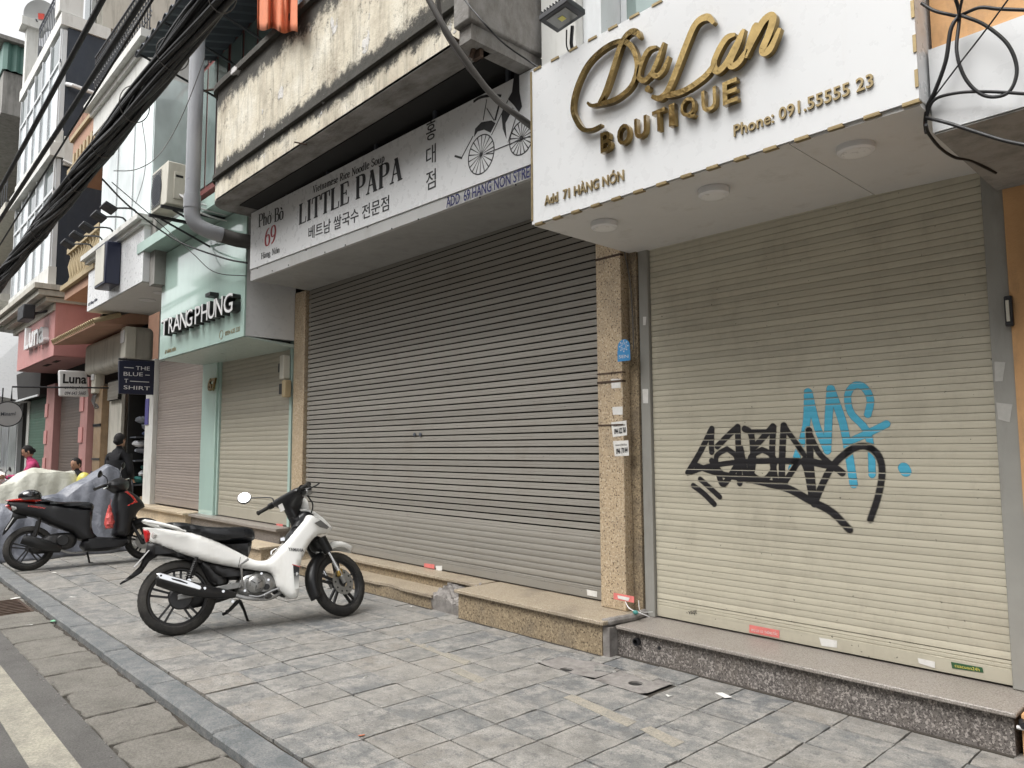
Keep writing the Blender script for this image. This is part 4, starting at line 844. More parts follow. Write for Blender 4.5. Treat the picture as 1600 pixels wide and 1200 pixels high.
MB().tube([(BX1 + .165, 3.22, 4.95), (BX1 + .185, 3.22, 4.85), (BX1 + .165, 3.22, 4.70)], .012).build('rusty_hook', M['rusty'], bl)
for p, q in (((700, 53), (721, 66)), ((460, 222), (480, 226)),): MB().tube([onY(*p, 3.12), onY(*q, 3.22)], .008).build('rebar_stub', M['rusty'], bl)
MB().tube([onY(312, 143, 3.2), onY(345, 138, 3.25)], .014).build('rebar_stub', M['rusty'], bl)
# upper floor wall with white panels behind the balcony
up = box('upper_wall', M['white_wall'], b69, -9.05, -3.7, 4.2, 4.6, 4.56, 9.5)
for k, (xa, xb) in enumerate(((-8.9, -8.3), (-8.2, -7.45), (-7.35, -6.6), (-6.5, -5.75))):
    w = box('window', M['alu'], b69, xa, xb, 4.12, 4.19, 5.2, 8.6, bevel=.005); box('pane', M['glass_pale'], w, xa + .06, xb - .06, 4.108, 4.118, 5.3, 8.5)
box('window_post', M['iron_grey'], b69, -8.29, -8.21, 4.05, 4.14, 5.0, 8.9)
# orange curtain hanging over the coping
oc = thing('hanging_cloth', 'orange cloth hanging over the stained balcony coping', 'cloth', (-7.2, 3.15, 5.9))
mb = MB(); nx, nz = 26, 9; vs = []
pa, pb = onY(403, 0, 3.1), onY(465, 0, 3.1)
for i in range(nx + 1):
    u = i / nx; px = 402 + 63 * u; low = 44 + 8 * u + 3 * sin(u * 12)
    for j in range(nz + 1):
        v = j / nz; p = onY(px, -60 + (low + 60) * v, 3.10 + .045 * sin(u * 17 + v) * (.3 + v) + .02 * sin(u * 41)); vs.append(p)
mb.add(vs, [(i * (nz + 1) + j, (i + 1) * (nz + 1) + j, (i + 1) * (nz + 1) + j + 1, i * (nz + 1) + j + 1) for i in range(nx) for j in range(nz)])
o = mb.build('cloth', M['orange_cloth'], oc, smooth=180); s = o.modifiers.new('s', 'SOLIDIFY'); s.thickness = .004

# ================================================================== neighbour on the right (orange)
nb = thing('shop_building', 'orange plastered house at the right edge with a white fascia', 'building', (-.4, 4.5, 0))
box('wall', M['orange_wall'], nb, -.962, 1.5, 4.46, 9, 0, 12)
box('wall', M['orange_wall'], nb, -.955, 1.5, 4.13, 4.455, 0, .20)['label'] = 'orange plinth block at the pavement'
box('upper_wall', M['orange_wall'], nb, -1.0, 1.5, 3.56, 4.45, 3.235, 8)
fs_ = box('fascia', M['white_panel'], nb, -1.005, 1.5, 3.52, 3.70, 2.845, 3.232)
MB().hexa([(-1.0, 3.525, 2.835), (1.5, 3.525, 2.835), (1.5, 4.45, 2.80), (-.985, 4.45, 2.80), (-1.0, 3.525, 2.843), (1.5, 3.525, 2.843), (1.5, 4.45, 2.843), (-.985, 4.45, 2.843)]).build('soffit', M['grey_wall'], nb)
box('door_frame', paint('dark_green_frame', (.05, .09, .08), .5), nb, -.80, -.70, 4.38, 4.455, .21, 2.7)
c = onY(1577, 485, 4.45); o = MB().box(c.x - .018, c.x + .018, 4.43, 4.458, c.z - .085, c.z + .075).build('junction_box', M['iron'], nb, bevel=.006)
box('cable_stub', M['ac'], nb, c.x - .008, c.x + .006, 4.42, 4.429, c.z - .06, c.z + .05)
MB().tube([(-.95, 4.12, .17), (-.93, 4.06, .17)], .016).build('valve', M['iron'], nb); MB().tube([(-.97, 4.11, .145), (-.80, 4.10, .14)], .009).build('water_pipe', M['white_plastic'], nb)

# ================================================================== house 67: mint glass shop
b67 = thing('shop_building', 'narrow house with a mint green glass shopfront and white raised letters', 'building', (-10.7, 4.5, 0))
box('wall', M['grey_wall'], b67, -12.32, -9.12, 4.62, 9, 0, 9.5)
sh67 = shutter(b67, -11.62, -9.20, .43, 2.90, 4.50, [(60, .069, prof_curve)], M['slat_beige'], None, rails=(.06, .07), bar=.24, railmat=M['mint_metal'])
box('pillar', M['mint'], b67, -12.30, -11.69, 4.44, 4.6, .40, 2.98, bevel=.004)
box('threshold', M['grey_top'], b67, -12.3, -9.1, 4.28, 4.6, .385, .425, bevel=.004)
box('step_riser', M['grey_granite'], b67, -12.3, -9.1, 4.33, 4.6, 0, .383)
box('step_tread', M['beige_stone'], b67, -12.25, -8.92, 3.98, 4.32, .20, .232, bevel=.004); box('step_riser', M['tan_granite'], b67, -12.2, -8.95, 4.02, 4.32, 0, .198)
sheet('sticker', M['pink_paper'], sh67, [(432, 818), (442, 819), (442, 825), (432, 824)], 4.493, label='faded pink sticker at the shutter foot')
# control boxes by the granite pillar
box('control_box', M['ac'], b67, -9.28, -9.16, 4.36, 4.46, 2.40, 2.72, bevel=.01); box('control_box', M['iron'], b67, -9.36, -9.26, 4.38, 4.47, 2.50, 2.62)
box('control_box', M['ochre'], b67, -9.2, -9.1, 4.36, 4.45, 2.15, 2.38, bevel=.01); box('control_box', M['iron'], b67, -9.32, -9.22, 4.38, 4.47, 2.2, 2.34)
gsn = thing('shop_sign', 'mint green glass fascia with white raised letters TRANG PHUNG', 'shop sign', (-10.7, 3.77, 2.9))
GY = 3.77
box('face_panel', M['mint'], gsn, -12.36, -9.065, GY, GY + .02, 2.905, 4.62)
box('body', M['white_panel'], gsn, -12.34, -9.07, GY + .022, 4.47, 2.912, 4.55)
MB().hexa([(-12.34, GY + .024, 2.895), (-9.07, GY + .024, 2.895), (-9.07, 4.60, 2.80), (-12.34, 4.60, 2.86), (-12.34, GY + .024, 2.909), (-9.07, GY + .024, 2.909), (-9.07, 4.60, 2.85), (-12.34, 4.6, 2.88)]).build('soffit_panel', paint('mint_soffit', (.42, .50, .46), .35, var=.08), gsn)
MB().hexa([(-12.75, 3.48, 4.66), (-8.95, 3.48, 4.66), (-8.95, 4.5, 4.60), (-12.75, 4.5, 4.60), (-12.75, 3.48, 4.82), (-8.95, 3.48, 4.82), (-8.95, 4.5, 4.76), (-12.75, 4.5, 4.76)]).build('top_lip', M['mint_metal'], gsn)
lt = onY(252, 494, GY); A = onY(250, 526, GY); B = onY(366, 487, GY)
GL = [('T', 249, 14), ('R', 263, 12), ('A', 275, 14), ('N', 290, 12), ('G', 302, 14), ('P', 321, 9), ('H', 331, 12), ('Ù', 344, 11), ('N', 357, 0), ]
xs_ = [(251, 262), (263, 271), (270, 282), (281, 292), (290, 301), (304, 313), (314, 325), (325, 336), (336, 348), (349, 364)]
def gl(px, which):      # baseline and cap line of the raised letters
    return (526 - (px - 250) * .350) if which == 0 else (502 - (px - 250) * .405)
for (xa, xb), ch in zip(xs_, 'TRANGPHUNG'):
    Y_ = GY - .10
    A, B, C_ = onY(xa + 1, gl(xa, 0), Y_), onY(xb, gl(xb, 0), Y_), onY(xa + 1, gl(xa, 1), Y_); B.z = A.z; C_ = Vector((A.x, Y_, C_.z))
    me_ = sign_text('letter', ch, A, B, C_, M['black_plastic'], gsn, depth=.105, off=.03, lift=-.10); me_['label'] = 'raised letter ' + ch + ' with black sides'
    o = sign_text('letter_face', ch, A, B, C_, M['white_plastic'], me_, depth=.004, off=.0, lift=.0065)
o = box('letter', M['black_plastic'], gsn, *[f(v) for f, v in ()] or (onY(334, 470, GY).x, onY(342, 466, GY).x), GY - .12, GY - .002, onY(336, 466, GY).z, onY(336, 460, GY).z, bevel=.004); o['label'] = 'accent of the raised letter U'
TY('lettering', '67 HÀNG NÓN', (258, 553), (275, 548), (258, 546), GY, M['gold_dull'], gsn, depth=.004)
TY('lettering', '0934 633 333', (352, 525), (375, 517), (352, 518), GY, M['gold_dull'], gsn, depth=.004)
c = onY(346, 523, GY); MB().lathe([(.055, 0), (.062, 0), (.062, -.004), (.055, -.004)], (c.x, GY - .001, c.z), (0, 1, 0), 24, closed=True).build('ring_mark', M['gold_dull'], gsn)
TY('house_number', '67', (327, 612), (339, 610), (327, 592), 4.40, M['gold_mirror'], b67, depth=.03, off=.04, lift=.002)
# recessed upper storey: glass, red frames, column
box('upper_wall', M['grey_wall'], b67, -12.3, -9.15, 4.30, 4.61, 4.8, 9.5)
w = box('window', M['red_frame'], b67, -12.2, -10.9, 4.18, 4.28, 5.6, 8.6)
for k in range(3): box('pane', M['glass_green'], w, -12.12 + k * .42, -11.76 + k * .42, 4.165, 4.178, 5.7, 7.7)
for k in range(3): box('pane', M['glass_dark'], w, -12.12 + k * .42, -11.76 + k * .42, 4.165, 4.178, 7.78, 8.5)
w = box('window', M['red_frame'], b67, -10.85, -9.25, 4.18, 4.28, 5.6, 8.6)
for k in range(3): box('pane', M['glass_green'], w, -10.78 + k * .5, -10.36 + k * .5, 4.165, 4.178, 5.7, 7.7)
for k in range(3): box('pane', M['glass_dark'], w, -10.78 + k * .5, -10.36 + k * .5, 4.165, 4.178, 7.78, 8.5)
mb = MB()
for k in range(14): mb.box(-9.75, -9.15, 4.1, 4.13, 4.95 + k * .075, 5.0 + k * .075)
for k in range(3): mb.box(-9.74 + k * .27, -9.70 + k * .27, 4.131, 4.16, 4.9, 6.0)
o = mb.build('louvre_grille', M['red_frame'], b67); o['kind'] = 'stuff'
# air conditioner outdoor unit on brackets
ac = thing('air_conditioner', 'cream air conditioner outdoor unit on black brackets above the mint shop', 'air conditioner', (-10.1, 3.0, 4.62))
box('casing', M['ac'], ac, -10.42, -9.78, 3.0, 3.27, 4.66, 5.23, bevel=.012)
mb = MB()
for k in range(22): mb.box(-10.38, -10.02, 2.988, 2.994, 4.71 + k * .022, 4.72 + k * .022)
mb.lathe([(.20, 0), (.205, 0), (.205, -.006), (.20, -.006)], (-10.2, 2.994, 4.94), (0, 1, 0), 24, closed=True); o = mb.build('fan_grille', M['iron_grey'], ac); o['kind'] = 'stuff'
MB().disc((-10.2, 2.9985, 4.94), .2, .003, (0, 1, 0), 28).build('fan_shroud', M['dark'], ac)
box('side_cover', M['ac'], ac, -9.779, -9.765, 3.08, 3.22, 4.74, 5.10, bevel=.004); box('handle_recess', M['dark'], ac, -9.766, -9.762, 3.10, 3.19, 5.03, 5.06)
mb = MB()
for x in (-10.35, -9.86): mb.box(x, x + .04, 2.95, 4.3, 4.60, 4.64); mb.tube([(x + .02, 3.1, 4.60), (x + .02, 4.25, 4.15)], .015)
o = mb.build('bracket', M['iron'], ac); 
for k in range(3): MB().tube(smoothline([(-9.76, 3.15 + k * .03, 4.8), (-9.7, 3.3, 4.72 - k * .05), (-9.75, 3.9, 4.75 - k * .08), (-9.8, 4.3, 4.9)], 5), .012).build('refrigerant_pipe', M['white_plastic'], ac)
# grey soil pipe
pp = thing('drain_pipe', 'thick grey plastic rain pipe with an elbow beside the stained balcony', 'pipe', (-9.12, 3.1, 3.9))
PX = -9.13
MB().lathe([(.088, 0), (.088, 3.2)], (PX, 3.1, 4.52), (0, 0, 1), 28).build('pipe', M['pvc'], pp, smooth=60)
MB().lathe([(.10, 0), (.10, .17), (.088, .175)], (PX, 3.1, 4.44), (0, 0, 1), 28).build('coupling', M['pvc'], pp, smooth=60)
MB().tube(smoothline([(PX, 3.1, 4.46), (PX, 3.11, 4.34), (PX + .02, 3.17, 4.24), (PX + .06, 3.3, 4.18), (PX + .08, 3.45, 4.155)], 6), .094, 24).build('elbow', M['pvc'], pp, smooth=60)
MB().tube([(PX + .06, 3.40, 4.16), (PX + .12, 3.62, 4.12), (PX + .35, 3.80, 4.06), (PX + .5, 4.2, 4.02)], .092, 20).build('branch_pipe', paint('dark_pvc', (.05, .045, .04), .6, var=.3), pp, smooth=60)

# ================================================================== white house (65)
bw = thing('shop_building', 'white house with a tall pale glass front and a narrow mauve shutter', 'building', (-13.8, 4.5, 0))
box('wall', M['white_wall'], bw, -15.22, -12.34, 4.62, 9, 0, 10)
shw = shutter(bw, -14.72, -12.36, .46, 3.1, 4.50, [(60, .047, prof_curve)], M['slat_mauve'], None, rails=(0, .04), bar=.12)
box('pillar', M['white_wall'], bw, -15.20, -14.74, 4.42, 4.6, .44, 3.2, bevel=.004)
box('threshold', M['beige_stone'], bw, -15.22, -12.32, 4.20, 4.6, .40, .44, bevel=.005); box('step_riser', M['beige_stone'], bw, -15.20, -12.33, 4.25, 4.6, .22, .398)
box('step_tread', M['beige_stone'], bw, -15.6, -12.28, 3.80, 4.6, .20, .24, bevel=.01); box('step_riser', M['beige_stone'], bw, -15.55, -12.33, 3.86, 4.55, 0, .198)
box('address_plate', flat('violet_plate', (.07, .06, .25), .4), bw, -15.18, -14.98, 4.405, 4.418, 1.95, 2.45)
wsn = thing('shop_sign', 'white fascia box with a navy framed light sign above the mauve shutter', 'shop sign', (-14, 3.5, 4.2))
box('body', M['white_panel'], wsn, -15.95, -12.46, 3.5, 4.55, 4.17, 5.03)
box('soffit_panel', M['soffit'], wsn, -15.93, -12.48, 3.52, 4.5, 4.158, 4.168)
mb = MB()
for k, (o_, z0, z1) in enumerate(((.0, 5.03, 5.10), (.06, 5.10, 5.17), (.13, 5.17, 5.26))): mb.box(-15.95 - o_, -12.46 + o_ * .5, 3.5 - o_, 4.5, z0 + .001, z1)
mb.build('cornice', M['white_wall'], wsn)
box('light_box', M['navy'], wsn, -14.42, -13.72, 3.26, 3.499, 4.32, 5.07, bevel=.02); box('light_box_face', paint('printed_panel', (.62, .60, .52), .4, var=.1, scale=8), wsn, -14.36, -13.80, 3.25, 3.259, 4.37, 5.02)
TY('lettering', '65 Hàng Nón', (138, 480), (152, 471), (138, 474), 3.5, M['navy'], wsn, off=.02, depth=.004)
for x in (-13.1, -13.9): MB().disc((x, 4.0, 4.15), .14, .012, (0, 0, 1), 24).build('recessed_lamp', M['white_plastic'], wsn)
for i, x in enumerate((-15.6, -14.9, -14.2, -13.4, -12.8)):
    t = thing('floodlight', ('leftmost', 'second', 'third', 'fourth', 'rightmost')[i] + ' of the five black arm floodlights on the white cornice', 'floodlight', (x, 3.4, 5.26), 'floodlights along the white cornice')
    MB(Matrix.Translation((x, 3.05, 5.36)) @ Matrix.Rotation(RAD(-25), 4, 'X')).box(-.16, .16, -.10, .10, -.03, .03).build('housing', M['iron'], t, bevel=.01)
    MB().tube(smoothline([(x, 3.5, 5.26), (x, 3.42, 5.42), (x, 3.15, 5.38)], 4), .016, 6).build('arm', M['iron'], t)
box('glass_front', M['glass_pale'], bw, -15.45, -12.38, 3.55, 3.62, 5.27, 7.62)
for x in (-14.4, -13.4): box('glass_joint', M['alu'], bw, x, x + .03, 3.535, 3.549, 5.27, 7.62)
box('side_glass', M['glass_pale'], bw, -12.38, -12.34, 3.56, 4.6, 5.27, 7.62)
box('column', M['grey_wall'], bw, -12.455, -12.20, 3.60, 4.6, 4.10, 5.24)
MB().box(-15.95, -12.46, 3.50, 4.6, 7.63, 7.72).box(-15.95, -12.46, 3.46, 4.6, 7.722, 8.1).box(-16.0, -12.42, 3.40, 4.6, 8.102, 8.2).box(-16.08, -12.36, 3.30, 4.6, 8.202, 8.34).build('eaves_beam', M['white_wall'], bw)
aw = thing('awning', 'dark corrugated metal awning sheet above the pale glass front', 'awning', (-10, 3.5, 7.6))
nn = 48; prf = [(-11.45 + 3.0 * k / nn, .028 * (1 if k % 4 in (1, 2) else -1)) for k in range(nn + 1)]
mb = MB(); n_ = len(prf)
mb.add([(x, 2.98, 7.36 + z) for x, z in prf] + [(x, 4.2, 7.75 + z) for x, z in prf], [(k, k + 1, k + 1 + n_, k + n_) for k in range(n_ - 1)])
o = mb.build('corrugated_sheet', M['iron_grey'], aw); s = o.modifiers.new('s', 'SOLIDIFY'); s.thickness = .006
MB().tube([(-11.4, 3.0, 7.32), (-8.5, 3.0, 7.32)], .02).build('edge_bar', M['iron'], aw)
for x in (-11.3, -10.2, -9.3): MB().tube([(x, 3.0, 7.32), (x, 4.3, 7.0)], .018).build('strut', M['iron'], aw)
def railing(parent, x0, x1, y, z0, z1, step, mat, curls=True):
    r = MB().tube([(x0, y, z1), (x1, y, z1)], .022, 6).tube([(x0, y, z0 + .05), (x1, y, z0 + .05)], .018, 6).tube([(x0, y, z1 - .15), (x1, y, z1 - .15)], .014, 6).build('railing', mat, parent)
    x = x0; b0 = None
    while x < x1:
        if b0 is None:
            mb = MB().tube([(0, 0, 0), (0, 0, z1 - z0)], .012, 5)
            if curls:
                for zc, s_ in ((.3, 1), (.55, -1), (.8, 1)): mb.tube([(s_ * .05 + .05 * cos(a * .7), 0, (z1 - z0) * zc + .06 * sin(a * .7)) for a in range(9)], .008, 4)
            b0 = mb.build('baluster', mat, r); b0.location = (x, y, z0)
        else: inst(b0, 'baluster', (x, y, z0), r)
        x += step
    return r
railing(bw, -15.95, -12.4, 3.45, 8.35, 9.35, .14, M['iron'])
w = box('window', M['alu'], bw, -15.2, -12.6, 4.54, 4.61, 8.4, 10); box('pane', M['glass'], w, -15.1, -13.9, 4.53, 4.539, 8.5, 9.9); box('pane', M['glass'], w, -13.8, -12.7, 4.53, 4.539, 8.5, 9.9)

# ================================================================== t-shirt store with terracotta balconies
bt = thing('shop_building', 'terracotta balcony house with the open clothes store and wooden pillars', 'building', (-17.3, 4.5, 0))
box('wall', M['terracotta'], bt, -19.3, -15.5, 5.6, 9, 2.8, 11)
box('side_wall', M['cream_wall'], bt, -15.30, -15.24, 4.62, 7.4, 0, 2.9); box('side_wall', M['dark'], bt, -17.10, -17.04, 4.62, 7.4, 0, 3.0); box('back_wall', M['dark'], bt, -17, -15.3, 7.3, 7.4, 0, 3)  # dark side and back walls put the unlit store's gloom into their colour
box('store_ceiling', M['grey_wall'], bt, -17.0, -15.31, 4.62, 7.3, 2.75, 2.8); box('store_floor', M['beige_stone'], bt, -17.0, -15.24, 4.3, 7.3, .1, .15)
for x0, x1 in ((-18.72, -18.10), (-15.37, -15.23)):
    yp = 4.35 if x0 < -18 else 4.47
    p_ = box('pillar', M['wood'], bt, x0, x1, yp, 4.6, .1, 2.9, bevel=.01)
    for z in (.95, 1.25, 2.0, 2.02): box('pillar_band', M['iron'], p_, x0 - .01, x1 + .01, yp - .015, yp - .002, z, z + .04)
box('side_wall', M['cream_wall'], bt, -19.3, -18.73, 4.5, 5.6, 0, 3)
box('door_leaf', M['cream_wall'], bt, -18.09, -17.12, 4.5, 4.56, .1, 2.9)
sht = shutter(bt, -17.95, -17.12, 2.55, 2.95, 4.42, [(5, .07, prof_curve)], M['slat_grey'], None, rails=(0, 0), bar=.05)
mb = MB().box(-18.95, -15.4, 4.15, 4.6, 3.18, 3.90); mb.build('fascia', M['cream_wall'], bt, bevel=.12, seg=5)
MB().hexa([(-19.2, 3.55, 3.86), (-15.5, 3.55, 3.86), (-15.5, 4.5, 3.98), (-19.2, 4.5, 3.98), (-19.2, 3.55, 3.91), (-15.5, 3.55, 3.91), (-15.5, 4.5, 4.3), (-19.2, 4.5, 4.3)]).build('eave', M['terracotta'], bt)
et = MB().lathe([(.05, 0), (.055, .5)], (0, 0, 0), (0, .95, .35), 10).build('eave_tile', M['ochre'], bt); et.location = (-19.1, 3.52, 3.93)
for k in range(1, 26): inst(et, 'eave_tile', (-19.1 + k * .143, 3.52, 3.93), bt)
def balcony2(z0, z1, y0, x0, x1, open_):
    b_ = box('balcony', M['terracotta'], bt, x0, x1, y0, 5.6, z0, z0 + .2); box('cornice', M['ochre'], b_, x0 - .08, x1 + .05, y0 - .08, 5.6, z0 + .202, z0 + .30)
    if open_:
        o_ = MB().lathe([(.05, 0), (.07, .08), (.035, .2), (.08, .42), (.035, .62), (.06, .72)], (0, 0, 0), (0, 0, 1), 10).build('baluster', M['ochre'], b_, smooth=60); o_.location = (x0 + .15, y0 + .08, z0 + .3)
        for k in range(1, 11): inst(o_, 'baluster', (x0 + .15 + k * (x1 - x0 - .3) / 10, y0 + .08, z0 + .3), b_)
        box('top_rail', M['ochre'], b_, x0, x1, y0, y0 + .17, z0 + 1.02, z0 + 1.14)
    else:
        box('parapet', M['terracotta'], b_, x0, x1, y0, y0 + .15, z0 + .302, z1); box('cornice', M['ochre'], b_, x0 - .06, x1 + .05, y0 - .06, y0 + .2, z1 + .002, z1 + .09)
        for k in range(8): box('relief_block', M['ochre'], b_, x0 + .15 + k * .3, x0 + .30 + k * .3, y0 - .03, y0 - .002, z0 + .4, z0 + .62)
    return b_
balcony2(4.75, 5.6, 3.55, -18.2, -15.55, True); balcony2(7.35, 8.3, 3.55, -18.1, -15.55, False)
mb = MB()
for k in range(26): mb.box(-18.3 + k * .11, -18.24 + k * .11, 3.5, 3.56, 8.4, 8.62)
o = mb.build('roof_tile_ends', M['terracotta'], bt); o['kind'] = 'stuff'
for z in (5.2, 8.0): w = box('window', M['wood'], bt, -17.9, -15.9, 5.5, 5.59, z, z + 1.9); box('pane', M['glass_dark'], w, -17.8, -16.95, 5.48, 5.499, z + .1, z + 1.8); box('pane', M['glass_dark'], w, -16.85, -16.0, 5.48, 5.499, z + .1, z + 1.8)
# bagged clothes piled on shelves inside
sh_ = thing('display_shelf', 'dark shelves just inside the open clothes store doorway', 'shelf', (-16.8, 5.4, .15))
for z in (.75, 1.25, 1.75): box('shelf', M['iron_grey'], sh_, -17.03, -16.60, 4.66, 6.2, z - .03, z)
box('side_panel', M['iron_grey'], sh_, -17.03, -16.60, 4.62, 4.65, .15, 1.0); box('side_panel', M['iron_grey'], sh_, -17.03, -16.60, 6.2, 6.23, .15, 2.3)
cols = [flat('bag_clear', (.60, .62, .65), .15), flat('bag_navy', (.06, .08, .15), .3), flat('bag_teal', (.06, .22, .2), .3), flat('bag_grey', (.25, .27, .31), .25), flat('bag_red', (.45, .12, .13), .3), flat('bag_black', (.02, .02, .025), .3)]
mb_by = []
rb = random.Random(5); bags = []
for k in range(44):
    z = (.75, 1.25, 1.75)[k % 3]; lay = (k // 3) % 3; x = -16.82 + rb.random() * .2; y = 4.75 + rb.random() * 1.3
    ci = rb.choice((0, 1, 1, 2, 3, 3, 5, 0)) if z < 1.7 else rb.choice((0, 4, 1, 3))
    mb = MB(); n = 6; mb.ball((x, y, z + .07 + lay * .14), .12, 5, (1, 1.3, .6)); mb.v = [v + Vector((rb.uniform(-.02, .02), rb.uniform(-.02, .02), rb.uniform(-.02, .02))) for v in mb.v]
    o = mb.build('clothes_bag', cols[ci], None, smooth=40)
    bags.append((o, ('clear', 'navy', 'teal', 'grey', 'red', 'black')[ci], ('lower', 'middle', 'top')[k % 3], lay, x, y))
for cn_, sn in {(b_[1], b_[2]) for b_ in bags}:
    g_ = sorted([b_ for b_ in bags if b_[1] == cn_ and b_[2] == sn], key=lambda b_: -b_[5])
    for i, b_ in enumerate(g_):
        w_ = ('innermost ', 'second ', 'third ', 'fourth ', 'fifth ', 'sixth ', 'seventh ', 'eighth ', 'ninth ', 'tenth ')[i] if len(g_) > 1 else ''
        tag(b_[0], '%s%s plastic-wrapped clothes bundle on the %s shelf inside the open store' % (w_, cn_, sn), 'clothes bundle', 'bagged clothes on the store shelves')
o = MB().box(-16.5, -16.1, 4.75, 5.0, .15, .5).build('cardboard_box', paint('cardboard', (.30, .22, .14), .8), None, bevel=.01); tag(o, 'small cardboard box on the floor of the clothes store doorway', 'box')
# hanging navy sign
nv = thing('hanging_sign', 'navy square sign reading THE BLUE T-SHIRT', 'sign', (-14.9, 3.9, 2.4))
SX = -14.75
q = [onX(186, 563, SX), onX(243, 565, SX), onX(241, 617, SX), onX(186, 615, SX)]
MB().hexa([(SX - .07, q[3].y, q[3].z), (SX, q[3].y, q[3].z), (SX, q[2].y, q[2].z), (SX - .07, q[2].y, q[2].z), (SX - .07, q[0].y, q[0].z), (SX, q[0].y, q[0].z), (SX, q[1].y, q[1].z), (SX - .07, q[1].y, q[1].z)]).build('board', M['navy'], nv, bevel=.008)
MB().tube([(SX - .03, q[0].y, q[0].z + .03), (SX - .03, 4.6, q[0].z + .03)], .02).build('bracket', M['iron'], nv)
def TX(name, body, lb, rb, lt, X, parent, mat, **k):
    A, B, C_ = onX(*lb, X), onX(*rb, X), onX(*lt, X); C_.y = A.y; return sign_text(name, body, A, B, C_, mat, parent, n=Vector((1, 0, 0)), depth=.003, **k)
TX('lettering', 'THE', (212, 578), (234, 579), (212, 572), SX, nv, M['white_plastic']); TX('lettering', 'BLUE', (193, 587), (223, 588), (193, 581), SX, nv, M['white_plastic'])
TX('lettering', 'T', (194, 598), (200, 598), (194, 592), SX, nv, M['white_plastic']); TX('lettering', 'SHIRT', (193, 608), (234, 610), (193, 602), SX, nv, M['white_plastic'])
for a, b_ in (((194, 574), (209, 574.5)), ((227, 586), (234, 586)), ((203, 595.5), (233, 596))):
    A, B = onX(*a, SX), onX(*b_, SX); box('rule_line', M['white_plastic'], nv, SX + .001, SX + .004, A.y, B.y, A.z - .006, A.z + .006)
for nm, x, y, z, lab in (('meter_box', -15.5, 4.05, 3.25, 'grey electricity meter box with cables under the white fascia'), ('meter_box', -18.5, 4.25, 2.75, 'cream electricity meter box on the wooden pillar')):
    t = thing(nm, lab, 'meter box', (x, y, z)); box('housing', M['ac'], t, x - .16, x + .16, y, y + .2, z, z + .62, bevel=.02); box('cover', M['white_plastic'], t, x - .11, x + .11, y - .025, y - .002, z + .3, z + .55, bevel=.01)
    for k in range(4): MB().tube(smoothline([(x - .1 + k * .06, y + .05, z), (x - .1 + k * .08, y + .02, z - .18 - .05 * k), (x + .1 + k * .03, y + .15, z - .28)], 5), .014, 6).build('lead', M['cable_grey'], t)

# ================================================================== pink shop house with window bays
bp = thing('shop_building', 'tall house with white window bays, navy side wall and pink shopfront', 'building', (-21.5, 4.5, 0))
box('side_wall', M['navy_wall'], bp, -24.5, -19.46, 3.60, 9, 4.92, 11.62)
def bay(z0, z1, zs):
    f = box('window_bay', M['alu'], bp, -24.6, -19.47, 3.50, 3.59, z0, z1)
    n = 5; wd_ = 4.9 / n
    for k in range(n):
        xa = -24.5 + k * wd_
        box('pane', M['glass'], f, xa + .05, xa + wd_ - .05, 3.485, 3.499, z0 + .05, zs - .04); box('pane', M['glass_dark'] if k % 2 == 0 else M['glass'], f, xa + .05, xa + wd_ - .05, 3.485, 3.499, zs + .04, z1 - .05)
        box('mullion', M['alu'], f, xa - .03, xa + .03, 3.45, 3.484, z0, z1)
    box('mullion', M['alu'], f, -19.53, -19.47, 3.45, 3.484, z0, z1); box('transom', M['alu'], f, -24.6, -19.47, 3.455, 3.4845, zs - .035, zs + .035)
bay(9.05, 11.55, 10.75); bay(5.75, 8.35, 7.6)
MB().box(-24.7, -19.44, 3.44, 3.60, 8.72, 9.04).box(-24.8, -19.40, 3.34, 3.9, 8.37, 8.70).build('floor_band', M['white_wall'], bp)
MB().box(-24.7, -19.44, 3.44, 3.60, 5.30, 5.74).build('floor_band', M['white_wall'], bp)
mb = MB()
for k, (o_, z0, z1) in enumerate(((.45, 5.16, 5.28), (.36, 5.02, 5.14), (.2, 4.9, 5.0), (.02, 4.72, 4.88))): mb.box(-24.6 - o_, -19.45 + o_ * .5, 3.6 - o_, 4.6, z0, z1)
mb.build('cornice', M['cream_wall'], bp)
MB().box(-24.8, -19.42, 3.44, 4.5, 11.64, 11.95).build('top_slab', M['white_wall'], bp); box('side_band', M['white_wall'], bp, -19.455, -19.385, 3.62, 6.5, 8.2, 8.9)
box('column', M['white_wall'], bp, -20.0, -19.5, 3.4, 3.9, 12.0, 15.0); box('roof_slab', M['white_wall'], bp, -21.0, -19.3, 3.3, 8, 14.6, 15.0)
box('column', M['white_wall'], bp, -24.5, -24.2, 3.45, 3.75, 11.95, 13.7)
railing(bp, -22.9, -20.1, 3.55, 12.0, 13.1, .22, M['iron_grey'], False)
box('pedestal_cap', M['white_wall'], bp, -24.62, -24.08, 3.3, 3.9, 13.702, 13.95)
MB().tube([(-19.44, 3.62, 10.2), (-19.3, 3.7, 10.15), (-19.3, 4.3, 10.1), (-19.4, 4.9, 10.15)], .05).build('conduit', M['white_plastic'], bp)
MB().tube([(-19.38, 3.6, 8.3), (-19.35, 3.9, 8.2), (-19.35, 4.5, 8.2)], .03).build('conduit', M['white_plastic'], bp)
w = box('window', M['alu'], bp, -20.8, -20.1, 4.2, 4.3, 12.1, 14.5); box('pane', M['glass_dark'], w, -20.72, -20.18, 4.18, 4.199, 12.2, 14.4)
box('wall', M['cream_wall'], bp, -20.9, -19.5, 4.32, 9, 12.0, 14.59)
